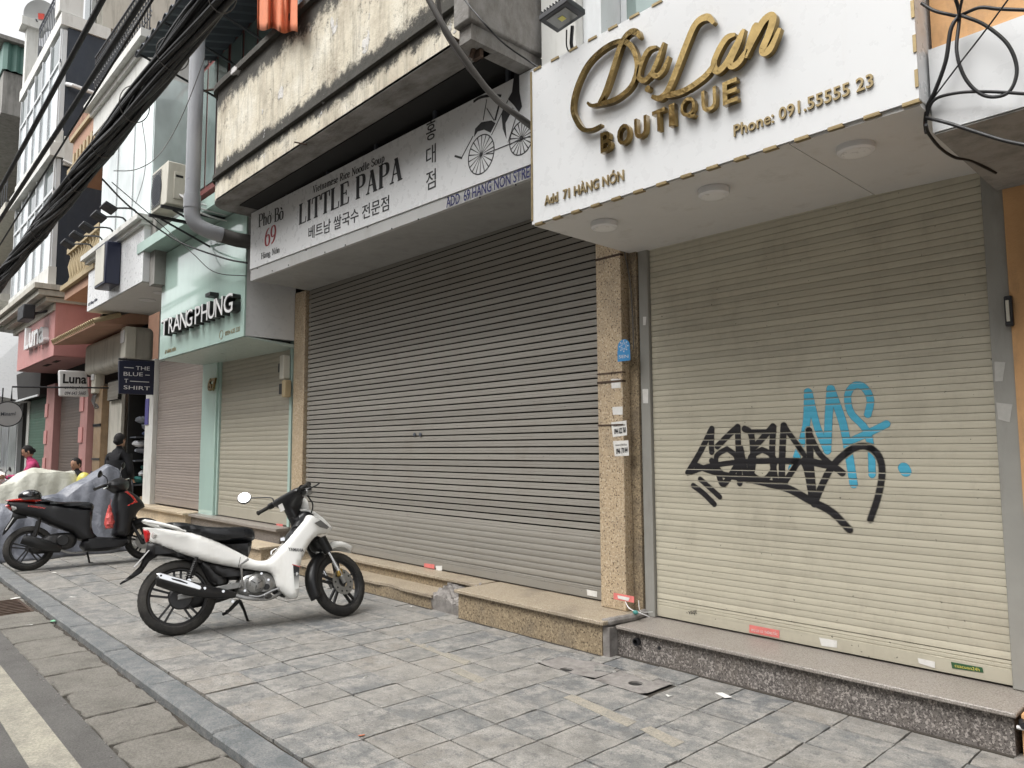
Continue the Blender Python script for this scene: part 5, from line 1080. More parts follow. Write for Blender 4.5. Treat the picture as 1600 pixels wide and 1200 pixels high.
for x0, x1 in ((-23.95, -22.95), (-20.0, -19.35)):
    p_ = box('pillar', M['pink_wall'], bp, x0, x1, 4.35, 4.6, 0, 3.3, bevel=.01)
    for k in range(4): box('quoin_block', M['pink'], p_, x0 - .01, x0 + .35, 4.325, 4.345, .15 + k * .75, .52 + k * .75)
shp = shutter(bp, -22.93, -20.02, .1, 3.1, 4.52, [(44, .075, prof_curve)], M['slat_brown'], None, rails=(0, 0), bar=.12)
box('wall', M['dark'], bp, -24.0, -19.3, 4.62, 9, 0, 4.0)
psn = thing('shop_sign', 'pink box sign with raised white Luna letters above the brown shutter', 'shop sign', (-21.5, 3.7, 3.8))
box('body', M['pink'], psn, -24.0, -19.42, 3.62, 4.55, 3.66, 4.90)
box('soffit_panel', paint('pink_soffit', (.45, .25, .24), .6), psn, -23.9, -19.5, 3.65, 4.5, 3.645, 3.658)
TY('lettering', 'Luna', (44, 548), (75, 535), (44, 515), 3.60, M['white_plastic'], psn, depth=.12, off=.02, lift=-.02)
box('soffit_vent', M['dark'], psn, -21.9, -21.3, 3.85, 3.95, 3.635, 3.644); box('soffit_vent', M['dark'], psn, -20.8, -20.3, 3.85, 3.95, 3.635, 3.644)
t = thing('floodlight', 'black box floodlight at the corner of the pink sign', 'floodlight', (-20.2, 3.3, 4.7)); MB(Matrix.Translation((-20.35, 3.2, 4.72))).box(-.4, .35, -.12, .12, -.17, .17).build('housing', M['iron'], t, bevel=.02); MB().tube([(-20.2, 3.3, 4.7), (-20.1, 3.62, 4.8)], .03).build('arm', M['iron'], t)
# small projecting white sign
LX = -19.0
q = [onX(92, 578, LX), onX(136, 580, LX), onX(139, 620, LX), onX(93, 619, LX)]
lsn = thing('hanging_sign', 'white rounded box sign reading Luna with an address and phone number', 'sign', q[3])
MB().hexa([(LX - .12, q[3].y, q[3].z), (LX, q[3].y, q[3].z), (LX, q[2].y, q[2].z), (LX - .12, q[2].y, q[2].z), (LX - .12, q[0].y, q[0].z), (LX, q[0].y, q[0].z), (LX, q[1].y, q[1].z), (LX - .12, q[1].y, q[1].z)]).build('board', M['white_plastic'], lsn, bevel=.03, seg=4)
TX('lettering', 'Luna', (98, 599), (135, 600), (98, 584), LX, lsn, M['black'], off=.03); TX('lettering', '61 Hàng Nón', (101, 609), (133, 609), (101, 603), LX, lsn, M['iron_grey'], off=.01, italic=.2); TX('lettering', '094 643 5665', (101, 617), (134, 617), (101, 611.5), LX, lsn, M['iron_grey'], off=.01, italic=.2)
MB().tube([(LX - .06, q[1].y, q[1].z - .1), (LX - .06, 4.6, q[1].z - .1)], .03).build('bracket', M['iron'], lsn)
# satellite dish
sdh = thing('satellite_dish', 'grey satellite dish with a small red emblem on the white roof pedestal', 'satellite dish', (-24.35, 3.55, 13.95))
DC = onX(66, 27, -24.35); ax_ = (CAM_LOC - DC).normalized() + Vector((0, -.4, .25)); ax_.normalize()
DM = Matrix.Translation(DC) @ ax_.to_track_quat('Z', 'Y').to_matrix().to_4x4()
MB(DM).lathe([(.0001, 0), (.17, .02), (.34, .07), (.45, .12), (.46, .105), (.34, .05), (.17, .005), (.0001, -.02)], (0, 0, 0), (0, 0, 1), 32).build('reflector', paint('dish_grey', (.42, .43, .43), .5, var=.08), sdh, smooth=50)
MB(DM).box(-.09, .07, -.07, .09, .02, .05).build('emblem', flat('dish_red', (.55, .06, .04), .4), sdh)
MB().tube([DC - ax_ * .05, DC - ax_ * .3 + Vector((0, 0, -.3)), (-24.35, 3.55, 13.95)], .04).build('mast', M['iron_grey'], sdh); MB(DM).tube([(0, -.4, .1), (0, -.2, .45)], .02).build('feed_arm', M['iron_grey'], sdh)

# ================================================================== green shutter house and further left
bg_ = thing('shop_building', 'low dark house with a green roller shutter', 'building', (-25.7, 4.5, 0))
box('wall', M['dark'], bg_, -29.0, -24.02, 4.62, 9, 0, 5.3)
shutter(bg_, -27.2, -24.1, .1, 3.0, 4.52, [(44, .085, prof_curve)], M['slat_green'], None, rails=(.35, .1), bar=.12, railmat=M['white_wall'])
box('lintel', M['dark'], bg_, -28.5, -24.05, 4.2, 4.6, 3.05, 3.9); box('edge_trim', M['alu'], bg_, -28.5, -24.05, 4.15, 4.19, 3.0, 3.05)
bz = thing('shop_building', 'grey glass fronted shop with a slanting white canopy at the left edge', 'building', (-33, 4.5, 0))
box('wall', M['grey_wall'], bz, -40, -29.05, 4.7, 9, 0, 7)
w = box('shop_window', M['alu'], bz, -38, -29.0, 4.5, 4.68, .1, 3.4)
for k in range(6): box('pane', M['glass_pale'] if k % 2 else M['glass'], w, -37.9 + k * 1.48, -36.6 + k * 1.48, 4.48, 4.499, .2, 3.3)
MB().hexa([(-36, 2.9, 3.6), (-27.4, 2.9, 3.35), (-27.4, 4.5, 3.0), (-36, 4.5, 3.2), (-36, 2.9, 3.8), (-28.6, 3.1, 5.4), (-28.6, 4.5, 5.3), (-36, 4.5, 3.8)]).build('canopy', M['white_panel'], bz)
rs = thing('round_sign', 'grey round hanging sign with a thin dark rim at the left edge', 'sign', onX(10, 665, -19))
RC = onX(12, 647, -17.5); MB().lathe([(.0001, .03), (.235, .03), (.25, .02), (.25, -.02), (.235, -.03), (.0001, -.03)], RC, (1, 0, 0), 32).build('disc', paint('sign_grey', (.38, .38, .38), .5, var=.05), rs); MB().lathe([(.235, .031), (.255, .031), (.255, -.031), (.235, -.031)], RC, (1, 0, 0), 32, closed=True).build('rim', M['iron'], rs)
TX('lettering', 'Minaml', (1, 650), (24, 649), (1, 644), -17.5 + .031, rs, M['iron_grey'], off=.01)
MB().tube([RC + Vector((0, .05, .26)), RC + Vector((0, .05, .55)), RC + Vector((0, 1.8, .62))], .018).tube([RC + Vector((0, -.1, .24)), RC + Vector((0, -.1, .52))], .012).build('bracket', M['iron'], rs)
# corrugated green roof building high at left, plus grey blocks
bh = thing('apartment_block', 'old grey block with a green corrugated metal top storey', 'building', (-36, 6, 0))
box('wall', M['grey_wall'], bh, -44, -29.6, 5.2, 12, 0, 15.2)
nn = 40; mb = MB(); prf = [(3.5 + 5 * k / nn, .05 * (1 if k % 2 else -1)) for k in range(nn + 1)]
mb.add([(-29 + z, y, 14.4) for y, z in prf] + [(-29 + z, y, 15.35) for y, z in prf], [(k, k + 1, k + 2 + nn, k + 1 + nn) for k in range(nn)]); mb.build('corrugated_cladding', M['green_metal'], bh)
box('front_cladding', M['green_metal'], bh, -42, -29.05, 3.5, 3.6, 14.4, 15.35); box('roof', M['grey_wall'], bh, -42.5, -28.8, 3.35, 8.5, 15.36, 15.5)
box('slab', M['grey_wall'], bh, -42, -29.1, 3.55, 8.3, 12.9, 14.38)
for z in (3.4, 6.6, 9.8):
    box('balcony_slab', M['cream_wall'], bh, -41, -29.8, 3.9, 5.2, z, z + .25); w = box('window', M['iron_grey'], bh, -34, -30.2, 5.12, 5.19, z + .6, z + 2.6)
    for k in range(3): box('pane', M['glass'] if k != 1 else M['glass_dark'], w, -33.9 + k * 1.25, -32.8 + k * 1.25, 5.1, 5.119, z + .7, z + 2.5)
    railing(bh, -40.5, -29.9, 3.95, z + .25, z + 1.15, .5, M['iron_grey'], False)
vt = thing('plant', 'trailing green plant hanging from the old grey block balcony', 'plant', (-31, 3.8, 7))
lm = paint('leaf_green', (.07, .11, .035), .6, var=.4, scale=5)
rl = random.Random(2); mb = MB()
for k in range(900):
    c = Vector((-33 + rl.gauss(0, 1.1), 3.7 + rl.gauss(0, .25), 6.3 + rl.gauss(0, .9))); a = Vector((rl.uniform(-1, 1), rl.uniform(-1, 1), rl.uniform(-1, .4))).normalized() * .14; b_ = a.orthogonal().normalized() * .05
    mb.quad(c, c + a * .5 + b_, c + a, c + a * .5 - b_)
o = mb.build('foliage', lm, vt); MB().tube([(-33, 3.9, 5.2), (-33.2, 3.8, 6.4), (-32.8, 3.7, 7.4)], .04).build('stem', M['wood'], vt)

# ================================================================== houses across the street (they close the street and shade its far side)
og = 'houses across the street'
for i, (x0, x1, h, mt, lab) in enumerate(((-60, -46, 9, 'cream_wall', 'cream house across the street, farthest left'), (-46, -33, 12, 'grey_wall', 'grey house across the street with dark windows'), (-33, -22, 9.5, 'white_wall', 'white house across the street beside the grey one'), (-22, -12, 12.5, 'cream_wall', 'tall cream house across the street'), (-12, -4, 9.0, 'terracotta', 'terracotta house across the street'), (-4, 5, 11, 'white_wall', 'white house across the street behind the viewpoint'), (5, 16, 9, 'grey_wall', 'grey house across the street at the right'))):
    t = thing('house', lab, 'house', ((x0 + x1) / 2, -9.2, 0), og)
    box('wall', M[mt], t, x0 + .02, x1 - .02, -16, -8.6, -.1, h)
    box('cornice', M['white_wall'], t, x0 + .02, x1 - .02, -8.6, -8.3, h - .4, h)
    z = 3.6
    while z < h - 1.5:
        x = x0 + 1
        while x < x1 - 1.8:
            w = box('window', M['alu'], t, x, x + 1.3, -8.598, -8.55, z, z + 1.6); box('pane', M['glass_dark'], w, x + .08, x + 1.22, -8.549, -8.54, z + .08, z + 1.52); x += 2.4
        z += 3.0
    box('shopfront', M['slat_grey'], t, x0 + .6, x1 - .6, -8.598, -8.56, 0, 2.8); box('awning', M['soffit'], t, x0 + .4, x1 - .4, -8.598, -7.8, 2.9, 3.05)

# ------------------------------------------------------------------ pillow-shaped panels for bodywork
def seg_dist(px, py, poly):
    best = 9; n = len(poly)
    for i in range(n):
        ax, ay = poly[i]; bx_, by_ = poly[(i + 1) % n]; vx, vy = bx_ - ax, by_ - ay; L = vx * vx + vy * vy + 1e-12
        t = max(0, min(1, ((px - ax) * vx + (py - ay) * vy) / L)); d = math.hypot(px - ax - t * vx, py - ay - t * vy)
        if d < best: best = d
    return best
def pillow(name, poly, W_, mat, parent, e=.03, k=.45, res=.035, xf=None, sm=3, side=0, local=True):
    """closed side profile (u,w) blown up to half width W_(u,w); side=+1/-1 keeps one flank as a panel"""
    if sm: poly = [(p.x, p.y) for p in smoothline([(a, b, 0) for a, b in poly], sm, closed=True)]
    wf = W_ if callable(W_) else (lambda u, w: W_)
    bm = bmesh.new(); vs = [bm.verts.new((u, 0, w)) for u, w in poly]; bm.faces.new(vs)
    u0, u1 = min(p[0] for p in poly), max(p[0] for p in poly); w0, w1 = min(p[1] for p in poly), max(p[1] for p in poly)
    u = u0 + res
    while u < u1: bmesh.ops.bisect_plane(bm, geom=bm.verts[:] + bm.edges[:] + bm.faces[:], plane_co=(u, 0, 0), plane_no=(1, 0, 0)); u += res
    w = w0 + res
    while w < w1: bmesh.ops.bisect_plane(bm, geom=bm.verts[:] + bm.edges[:] + bm.faces[:], plane_co=(0, 0, w), plane_no=(0, 0, 1)); w += res
    bm.verts.ensure_lookup_table(); V = [(v.co.x, v.co.z) for v in bm.verts]; F = [[v.index for v in f.verts] for f in bm.faces]; bnd = [(e_.verts[0].index, e_.verts[1].index) for e_ in bm.edges if e_.is_boundary]; bm.free()
    off = []
    for (u, w) in V:
        d = min(1, seg_dist(u, w, poly) / e); off.append(wf(u, w) * (k + (1 - k) * math.sqrt(max(0, 1 - (1 - d) ** 2))))
    n = len(V); mb = MB(xf)
    mb.add([(u, -o, w) for (u, w), o in zip(V, off)] + [(u, o, w) for (u, w), o in zip(V, off)], F + [[i + n for i in f] for f in F] + [(a, b, b + n, a + n) for a, b in bnd])
    return mb.build(name, mat, parent, smooth=50, local=local)
def wheel(name, c, r, tw, parent, xf=None, spokes=5, disc=False, rimr=.76):
    t = MB(xf).lathe([(r - .075, -.022), (r - .06, -tw * .5), (r - .03, -tw * .52), (r - .01, -tw * .36), (r, -tw * .12), (r, tw * .12), (r - .01, tw * .36), (r - .03, tw * .52), (r - .06, tw * .5), (r - .075, .022)], c, (0, 1, 0), 48, closed=True).build(name, M['rubber'], parent, smooth=50, local=True)
    mb = MB(xf)
    for k in range(46):     # tread blocks
        a = 2 * pi * k / 46; d = Vector((cos(a), 0, sin(a))); q = Vector((-sin(a), 0, cos(a))); cc = Vector(c) + d * (r - .002)
        for s in (-1, 1):
            p0 = cc + Vector((0, s * tw * .08, 0)); p1 = cc + Vector((0, s * tw * .40, 0)) - d * .012 + q * .012
            mb.add([p0 + q * .006, p0 - q * .006, p1 - q * .006, p1 + q * .006] + [v + d * .003 for v in (p0 + q * .006, p0 - q * .006, p1 - q * .006, p1 + q * .006)], [(4, 5, 6, 7), (0, 1, 5, 4), (1, 2, 6, 5), (2, 3, 7, 6), (3, 0, 4, 7)])
    mb.build('tread_blocks', M['rubber'], t, local=True)['kind'] = 'stuff'
    rr_ = r - .068
    mb = MB(xf).lathe([(rr_ + .004, -.026), (rr_ - .012, -.028), (rr_ - .022, -.012), (rr_ - .022, .012), (rr_ - .012, .028), (rr_ + .004, .026)], c, (0, 1, 0), 48, closed=True)
    mb.disc(c, .042, .09, (0, 1, 0), 20)
    for k in range(spokes):
        a = 2 * pi * k / spokes + .35
        for s in (-1, 1):
            d = Vector((cos(a + s * .13), 0, sin(a + s * .13))); d0 = Vector((cos(a + s * .35), 0, sin(a + s * .35)))
            p0 = Vector(c) + d0 * .04; p1 = Vector(c) + d * (rr_ - .018); q = (p1 - p0).cross(Vector((0, 1, 0))).normalized() * .0085
            mb.hexa([p0 - q + Vector((0, -.013, 0)), p0 + q + Vector((0, -.013, 0)), p0 + q + Vector((0, .013, 0)), p0 - q + Vector((0, .013, 0)), p1 - q + Vector((0, -.011, 0)), p1 + q + Vector((0, -.011, 0)), p1 + q + Vector((0, .011, 0)), p1 - q + Vector((0, .011, 0))])
    mb.build('rim', M['alloy'], t, smooth=40, local=True)
    return t
def place_bike(root, o, front, lean):
    o = Vector((*o, 0)); h = (Vector((*front, 0)) - o).normalized(); r = Vector((h.y, -h.x, 0)); L = RAD(lean)
    U = Vector((0, 0, 1)) * cos(L) - r * sin(L); R_ = r * cos(L) + Vector((0, 0, 1)) * sin(L)
    m = Matrix((h, -R_, U)).transposed().to_4x4(); m.translation = o; root.matrix_world = m; WM[root.name] = m
def steer(hx, hz, rake, ang):       # rotation of the front end about the steering axis
    ax = Vector((-sin(RAD(rake)), 0, cos(RAD(rake)))); p = Vector((hx, 0, hz))
    return Matrix.Translation(p) @ Matrix.Rotation(RAD(ang), 4, ax) @ Matrix.Translation(-p)
def loft(name, secs, mat, parent, xf=None, n=18, local=True, smooth=50, sq=2.0):
    """secs: (centre, half width (y), half height, tilt) superellipse rings along a path in the x-z plane"""
    mb = MB(xf); vs = []; fs = []
    for (c, hw, hh, tilt) in secs:
        for k in range(n):
            a = 2 * pi * k / n; ca, sa = cos(a), sin(a); x = abs(ca) ** (2 / sq) * (1 if ca > 0 else -1) * hw; z = abs(sa) ** (2 / sq) * (1 if sa > 0 else -1) * hh
            vs.append((c[0] - z * sin(tilt), c[1] + x, c[2] + z * cos(tilt)))
    m = len(secs)
    for i in range(m - 1): fs += [(i * n + k, i * n + (k + 1) % n, (i + 1) * n + (k + 1) % n, (i + 1) * n + k) for k in range(n)]
    fs += [list(range(n)), [(m - 1) * n + k for k in range(n)]]
    return mb.add(vs, fs).build(name, mat, parent, smooth=smooth, local=local)

# ------------------------------------------------------------------ the white step-through motorbike
wb = thing('motorbike', 'white step-through motorbike on its side stand in front of the grey shutter', 'motorbike', (0, 0, 0))
place_bike(wb, (-6.10, 2.09), (-5.76, 3.34), 11)
RWC = (-.02, 0, .289)
wheel('rear_wheel', RWC, .289, .085, wb)
SX_ = steer(.955, .80, 26.5, 29)
FWC = (1.285, 0, .283)
fw = wheel('front_wheel', FWC, .283, .075, wb, xf=SX_)
MB(SX_).lathe([(.045, -.055), (.112, -.055), (.112, -.060), (.045, -.060)], FWC, (0, 1, 0), 40, closed=True).build('brake_disc', M['engine'], fw, smooth=40, local=True)
mb = MB(SX_)
for k in range(10): a = 2 * pi * k / 10; mb.disc((FWC[0] + .085 * cos(a), -.0608, FWC[2] + .085 * sin(a)), .009, .001, (0, 1, 0), 8)
mb.build('disc_hole', M['black'], fw, local=True)['kind'] = 'stuff'
def wfun(u, w):
    t = max(0, min(1, (u + .28) / .4)); a = .055 + .062 * t
    if u > .5: a += .06 * min(1, (u - .5) / .35)
    if u > 1.04: a *= max(.35, 1 - (u - 1.04) * 3.0)
    return a
body = [(-.29, .848), (-.20, .838), (-.08, .815), (.058, .785), (.17, .742), (.274, .69), (.39, .622), (.496, .558), (.56, .526), (.62, .518), (.675, .532), (.74, .588), (.819, .676), (.87, .735), (.915, .787), (.955, .832), (.975, .87), (1.01, .875), (1.07, .85), (1.14, .80), (1.195, .748), (1.15, .718), (1.095, .708), (1.035, .678), (.98, .61), (.94, .53), (.915, .47), (.902, .38), (.895, .28), (.888, .20), (.86, .187), (.825, .195), (.77, .245), (.722, .30), (.705, .36), (.685, .405), (.65, .428), (.60, .437), (.52, .455), (.427, .477), (.30, .51), (.174, .55), (.08, .588), (-.014, .626), (-.1, .668), (-.19, .716), (-.24, .745), (-.235, .80)]
bw_ = pillow('bodywork', body, wfun, M['bike_white'], wb, e=.028, k=.78, res=.028, sm=2)
MB().add([(.437, -.128, .560), (.433, -.128, .560), (.417, -.126, .474), (.421, -.126, .474)], [(0, 1, 2, 3)]).build('panel_gap', M['black'], bw_, local=True)
# leg shield graphic and lettering
def on_flank(u, w, extra=.002): return Vector((u, -(wfun(u, w) + extra), w))
mb = MB(); mb.add([on_flank(.845, .462, .004), on_flank(.898, .440, .004), on_flank(.893, .385, .004), on_flank(.848, .39, .004)], [(0, 1, 2, 3)]); mb.build('graphic', M['black'], bw_, local=True)
MB().add([on_flank(.838, .470, .003), on_flank(.905, .446, .003), on_flank(.904, .440, .003), on_flank(.838, .464, .003)], [(0, 1, 2, 3)]).build('graphic', M['bike_red'], bw_, local=True)
m_, t_, b_ = new_mat('fade_graphic'); tc = N(t_, 'ShaderNodeTexCoord'); sx = N(t_, 'ShaderNodeSeparateXYZ'); t_.links.new(tc.outputs['Object'], sx.inputs[0]); mr = N(t_, 'ShaderNodeMapRange'); mr.inputs[1].default_value = .27; mr.inputs[2].default_value = .39; t_.links.new(sx.outputs[2], mr.inputs[0])
t_.links.new(mix(t_, mr.outputs[0], (.70, .70, .67), (.012, .012, .012)), b_.inputs['Base Color']); b_.inputs['Roughness'].default_value = .25
MB().add([on_flank(.848, .388, .004), on_flank(.893, .383, .004), on_flank(.888, .27, .004), on_flank(.855, .26, .004)], [(0, 1, 2, 3)]).build('graphic', m_, bw_, local=True)
MB().add([on_flank(.868, .400, .006), on_flank(.877, .398, .006), on_flank(.874, .372, .006), on_flank(.868, .378, .006)], [(0, 1, 2, 3)]).add([on_flank(.880, .402, .006), on_flank(.886, .390, .006), on_flank(.876, .375, .006)], [(0, 1, 2)]).build('emblem', M['white_plastic'], bw_, local=True)
MB_=0
A, B, C_ = on_flank(.815, .580, .004), on_flank(.935, .562, .004), on_flank(.808, .610, .004)
sign_text('maker_lettering', 'YAMAHA', A, B, C_, M['black'], None, n=Vector((0, -1, 0)), depth=.0008, off=.02, italic=.2).parent = bw_
M['lens_grey'] = flat('smoked_lens', (.20, .20, .20), .08, .3, coat=.8)
# headlamp corner lens, fascia gap
pillow('headlamp_lens', [(1.03, .80), (1.09, .825), (1.175, .765), (1.15, .748), (1.08, .765)], lambda u, w: wfun(u, w) + .005, M['lens_grey'], wb, e=.004, k=1, res=.015, sm=0)
pillow('fascia_trim', [(.86, .76), (.90, .85), (.93, .91), (.99, .925), (1.06, .89), (1.04, .80)], lambda u, w: .10, M['black_plastic'], wb, e=.02, res=.03, sm=0)
pillow('front_cowl', [(.935, .935), (.99, .945), (1.06, .915), (1.14, .85), (1.215, .765), (1.20, .742), (1.13, .79), (1.05, .855), (.98, .895)], lambda u, w: .075, M['bike_white'], wb, e=.02, k=.7, res=.03, sm=0)
pillow('inner_shield', [(.80, .66), (.84, .74), (.90, .80), (.955, .90), (1.0, .875), (.97, .80), (.90, .72), (.84, .655)], .10, M['black_plastic'], wb, e=.03, res=.03)
# seat
seat = [(-.17, .862), (-.10, .878), (.0, .872), (.08, .852), (.18, .828), (.30, .816), (.42, .812), (.50, .806), (.545, .782), (.562, .735), (.553, .70), (.50, .688), (.40, .692), (.30, .700), (.22, .712), (.12, .75), (.0, .80), (-.10, .828)]
pillow('seat', seat, lambda u, w: .085 + .045 * max(0, min(1, (u + .15) / .35)) - .03 * max(0, (u - .35) / .2), M['vinyl'], wb, e=.045, k=.5, res=.03)
pillow('under_seat_box', [(.22, .705), (.54, .69), (.53, .62), (.505, .55), (.42, .60)], .088, M['black_plastic'], wb, e=.03, res=.04, sm=0)
# tail: grab rail, lamp, indicator, mudguard, plate
gr_ = MB()
for s in (-1, 1): gr_.tube(smoothline([(.02, s * .125, .79), (-.08, s * .135, .832), (-.2, s * .11, .873), (-.275, s * .06, .898)], 5), [.008] * 3 + [.014] * 10 + [.012] * 3, 8)
gr_.tube([(-.275, .06, .898), (-.285, 0, .902), (-.275, -.06, .898)], .013, 8); gr_.build('grab_rail', M['bike_white'], wb, smooth=50, local=True)
pillow('tail_lamp', [(-.285, .838), (-.225, .828), (-.222, .75), (-.262, .728), (-.275, .77)], .062, M['red_lens'], wb, e=.02, k=.6, res=.03, sm=0)
pillow('rear_indicator', [(-.225, .815), (-.165, .775), (-.215, .742), (-.232, .77)], lambda u, w: wfun(u, w) + .012, M['clear_lens'], wb, e=.02, k=.7, res=.02, sm=0)
mg = [(-.25, .735), (-.15, .70), (-.05, .655), (.05, .60), (.16, .555), (.14, .535), (.02, .575), (-.08, .605), (-.17, .62), (-.23, .585), (-.285, .50), (-.34, .465), (-.43, .42), (-.435, .43), (-.36, .49), (-.305, .545), (-.27, .62)]
pillow('rear_mudguard', mg, lambda u, w: .045 if u < -.22 else .085, M['black_plastic'], wb, e=.015, k=.7, res=.03, sm=0)
MB().hexa([(-.245, -.09, .665), (-.235, -.09, .665), (-.235, .09, .665), (-.245, .09, .665), (-.345, -.09, .545), (-.335, -.09, .54), (-.335, .09, .54), (-.345, .09, .545)]).build('number_plate', M['white_plastic'], wb, local=True)
# lower black side cover, swing arm, chain case, engine
pillow('side_cover', [(.16, .548), (.30, .508), (.43, .475), (.60, .435), (.66, .42), (.69, .40), (.66, .40), (.58, .41), (.50, .385), (.40, .385), (.30, .40), (.24, .44), (.19, .50)], .105, M['black_plastic'], wb, e=.03, res=.03)
pillow('air_box', [(.12, .56), (.22, .53), (.30, .46), (.36, .38), (.30, .33), (.22, .36), (.17, .44)], .085, M['black_plastic'], wb, e=.03, res=.03)
MB().hexa([(-.03, -.10, .265), (.46, -.10, .318), (.46, -.075, .318), (-.03, -.075, .265), (-.03, -.10, .305), (.46, -.10, .368), (.46, -.075, .368), (-.03, -.075, .305)]).hexa([(-.03, .075, .265), (.46, .075, .318), (.46, .10, .318), (-.03, .10, .265), (-.03, .075, .305), (.46, .075, .368), (.46, .10, .368), (-.03, .10, .305)]).build('swing_arm', M['engine'], wb, bevel=.006, local=True)
MB().lathe([(.0001, -.02), (.08, -.02), (.09, -.01), (.09, .02), (.0001, .02)], (0.0, -.035, .28), (0, 1, 0), 32).build('rear_brake_drum', M['alloy'], wb, smooth=40, local=True)
pillow('chain_case', [(-.08, .34), (.1, .36), (.42, .34), (.44, .27), (.30, .22), (.06, .19), (-.06, .22)], .03, M['black_plastic'], wb, e=.02, res=.05, xf=Matrix.Translation((0, .09, 0)))
eg = pillow('engine', [(.44, .40), (.52, .435), (.62, .43), (.70, .40), (.735, .345), (.72, .28), (.66, .245), (.52, .235), (.43, .27), (.41, .33)], .115, M['engine'], wb, e=.04, k=.6, res=.035)
MB().lathe([(.0001, -.035), (.045, -.035), (.07, -.02), (.078, 0), (.078, .02)], (.555, -.12, .335), (0, 1, 0), 28).build('clutch_cover', M['engine'], eg, smooth=40, local=True)
mb = MB()
for k in range(3): a = 2 * pi * k / 3 + .4; mb.tube([(.555 + .012 * cos(a), -.158, .335 + .012 * sin(a)), (.555 + .05 * cos(a), -.152, .335 + .05 * sin(a)), (.555 + .05 * cos(a + .9), -.150, .335 + .05 * sin(a + .9))], .004, 5)
mb.build('cover_rib', M['black'], eg, local=True)['kind'] = 'stuff'
for u, w in ((.63, .30), (.655, .36), (.47, .29), (.49, .40), (.60, .415)): MB().disc((u, -.118, w), .010, .012, (0, 1, 0), 8).build('bolt', M['chrome'], eg, local=True)
MB().disc((.64, -.118, .305), .024, .03, (0, 1, 0), 16).build('oil_cap', M['black_plastic'], eg, local=True)
MB().lathe([(.048, z) for z in (0, .0)] + [(.05, .0), (.05, .10)], (.72, 0, .33), (1, 0, .12), 16).build('cylinder', M['engine'], eg, local=True)
mb = MB()
for k in range(7): mb.lathe([(.03, k * .014), (.066, k * .014), (.066, k * .014 + .004), (.03, k * .014 + .004)], (.72, 0, .33), (1, 0, .12), 14, closed=True)
mb.build('cooling_fin', M['engine'], eg, local=True)['kind'] = 'stuff'
# exhaust
ex = loft('exhaust', [((-.185, -.165, .445), .038, .018, -.33), ((-.17, -.165, .43), .045, .048, -.33), ((-.08, -.165, .395), .05, .055, -.33), ((.05, -.16, .345), .052, .056, -.3), ((.14, -.155, .318), .05, .052, -.25), ((.25, -.14, .292), .042, .044, -.2), ((.34, -.13, .272), .032, .034, -.2), ((.40, -.125, .262), .022, .022, -.2)], M['black_plastic'], wb)
MB().tube(smoothline([(.39, -.125, .262), (.47, -.13, .235), (.58, -.12, .215), (.68, -.10, .215), (.76, -.06, .25), (.79, -.03, .30)], 5), .0165, 12).build('exhaust_pipe', M['steel'], ex, smooth=50, local=True)
hsp = [(-.19, .474), (-.16, .479), (.05, .40), (.13, .358), (.136, .335), (.12, .325), (-.165, .436)]
MB().prism([(u, -.222, w) for u, w in hsp], (0, .012, 0)).build('heat_shield', M['chrome'], ex, bevel=.005, local=True)
MB().prism([(u, -.225, w) for u, w in [(-.085, .434), (-.02, .414), (.035, .385), (.03, .378), (-.075, .42)]], (0, .003, 0)).disc((-.155, -.224, .457), .008, .004, (0, 1, 0), 10).build('shield_slot', M['black'], ex, local=True)
for u, w in ((.16, .335), (.37, .215), (.30, .30)): MB().disc((u, -.19 if u < .3 else -.165, w), .011, .02, (0, 1, 0), 10).build('bolt', M['chrome'], ex, local=True)
# shock absorbers
for s in (-1, 1):
    sb = MB().tube([(.105, s * .115, .585), (.05, s * .115, .405)], .014, 10).build('shock_absorber', M['black_plastic'], wb, local=True)
    sp = []; P0, P1 = Vector((.10, s * .115, .56)), Vector((.058, s * .115, .43)); dd = (P1 - P0).normalized(); a_ = dd.orthogonal().normalized(); c_ = dd.cross(a_)
    for k in range(9 * 10 + 1): t = k / 90; sp.append(P0.lerp(P1, t) + (a_ * cos(2 * pi * 9 * t) + c_ * sin(2 * pi * 9 * t)) * .022)
    MB().tube(sp, .0042, 5).build('spring', M['black_plastic'], sb, local=True); MB().disc((.05, s * .12, .405), .016, .03, (0, 1, 0), 10).build('mount', M['chrome'], sb, local=True)
# footpeg, kick start, brake pedal, side stand, main frame tube
MB().tube([(.44, -.10, .315), (.448, -.155, .33), (.435, -.16, .50), (.43, -.165, .505)], .0095, 8).tube([(.43, -.16, .50), (.485, -.20, .535)], .010, 8).build('kick_starter', M['steel'], wb, smooth=50, local=True)
MB().tube([(.62, -.08, .225), (.635, -.26, .228)], .012, 8).build('footpeg_bar', M['steel'], wb, local=True); MB().tube([(.635, -.165, .228), (.638, -.27, .229)], .02, 10).build('footpeg', M['rubber'], wb, local=True); MB().tube([(.635, .165, .228), (.638, .27, .229)], .02, 10).build('footpeg', M['rubber'], wb, local=True)
MB().tube(smoothline([(.50, -.13, .25), (.58, -.14, .235), (.68, -.15, .27), (.735, -.155, .285)], 4), .008, 7).build('brake_pedal', M['steel'], wb, local=True)
MB().tube([(.46, .09, .21), (.50, .15, .14), (.545, .235, .035)], [.016, .012, .011], 8).tube([(.545, .235, .035), (.58, .245, .034)], .014, 8).build('side_stand', M['black_plastic'], wb, local=True)
MB().tube([(.44, .06, .22), (.36, .10, .13), (.33, .12, .12)], .013, 8).tube([(.44, -.06, .22), (.36, -.10, .15), (.33, -.12, .14)], .013, 8).build('centre_stand', M['black_plastic'], wb, local=True)
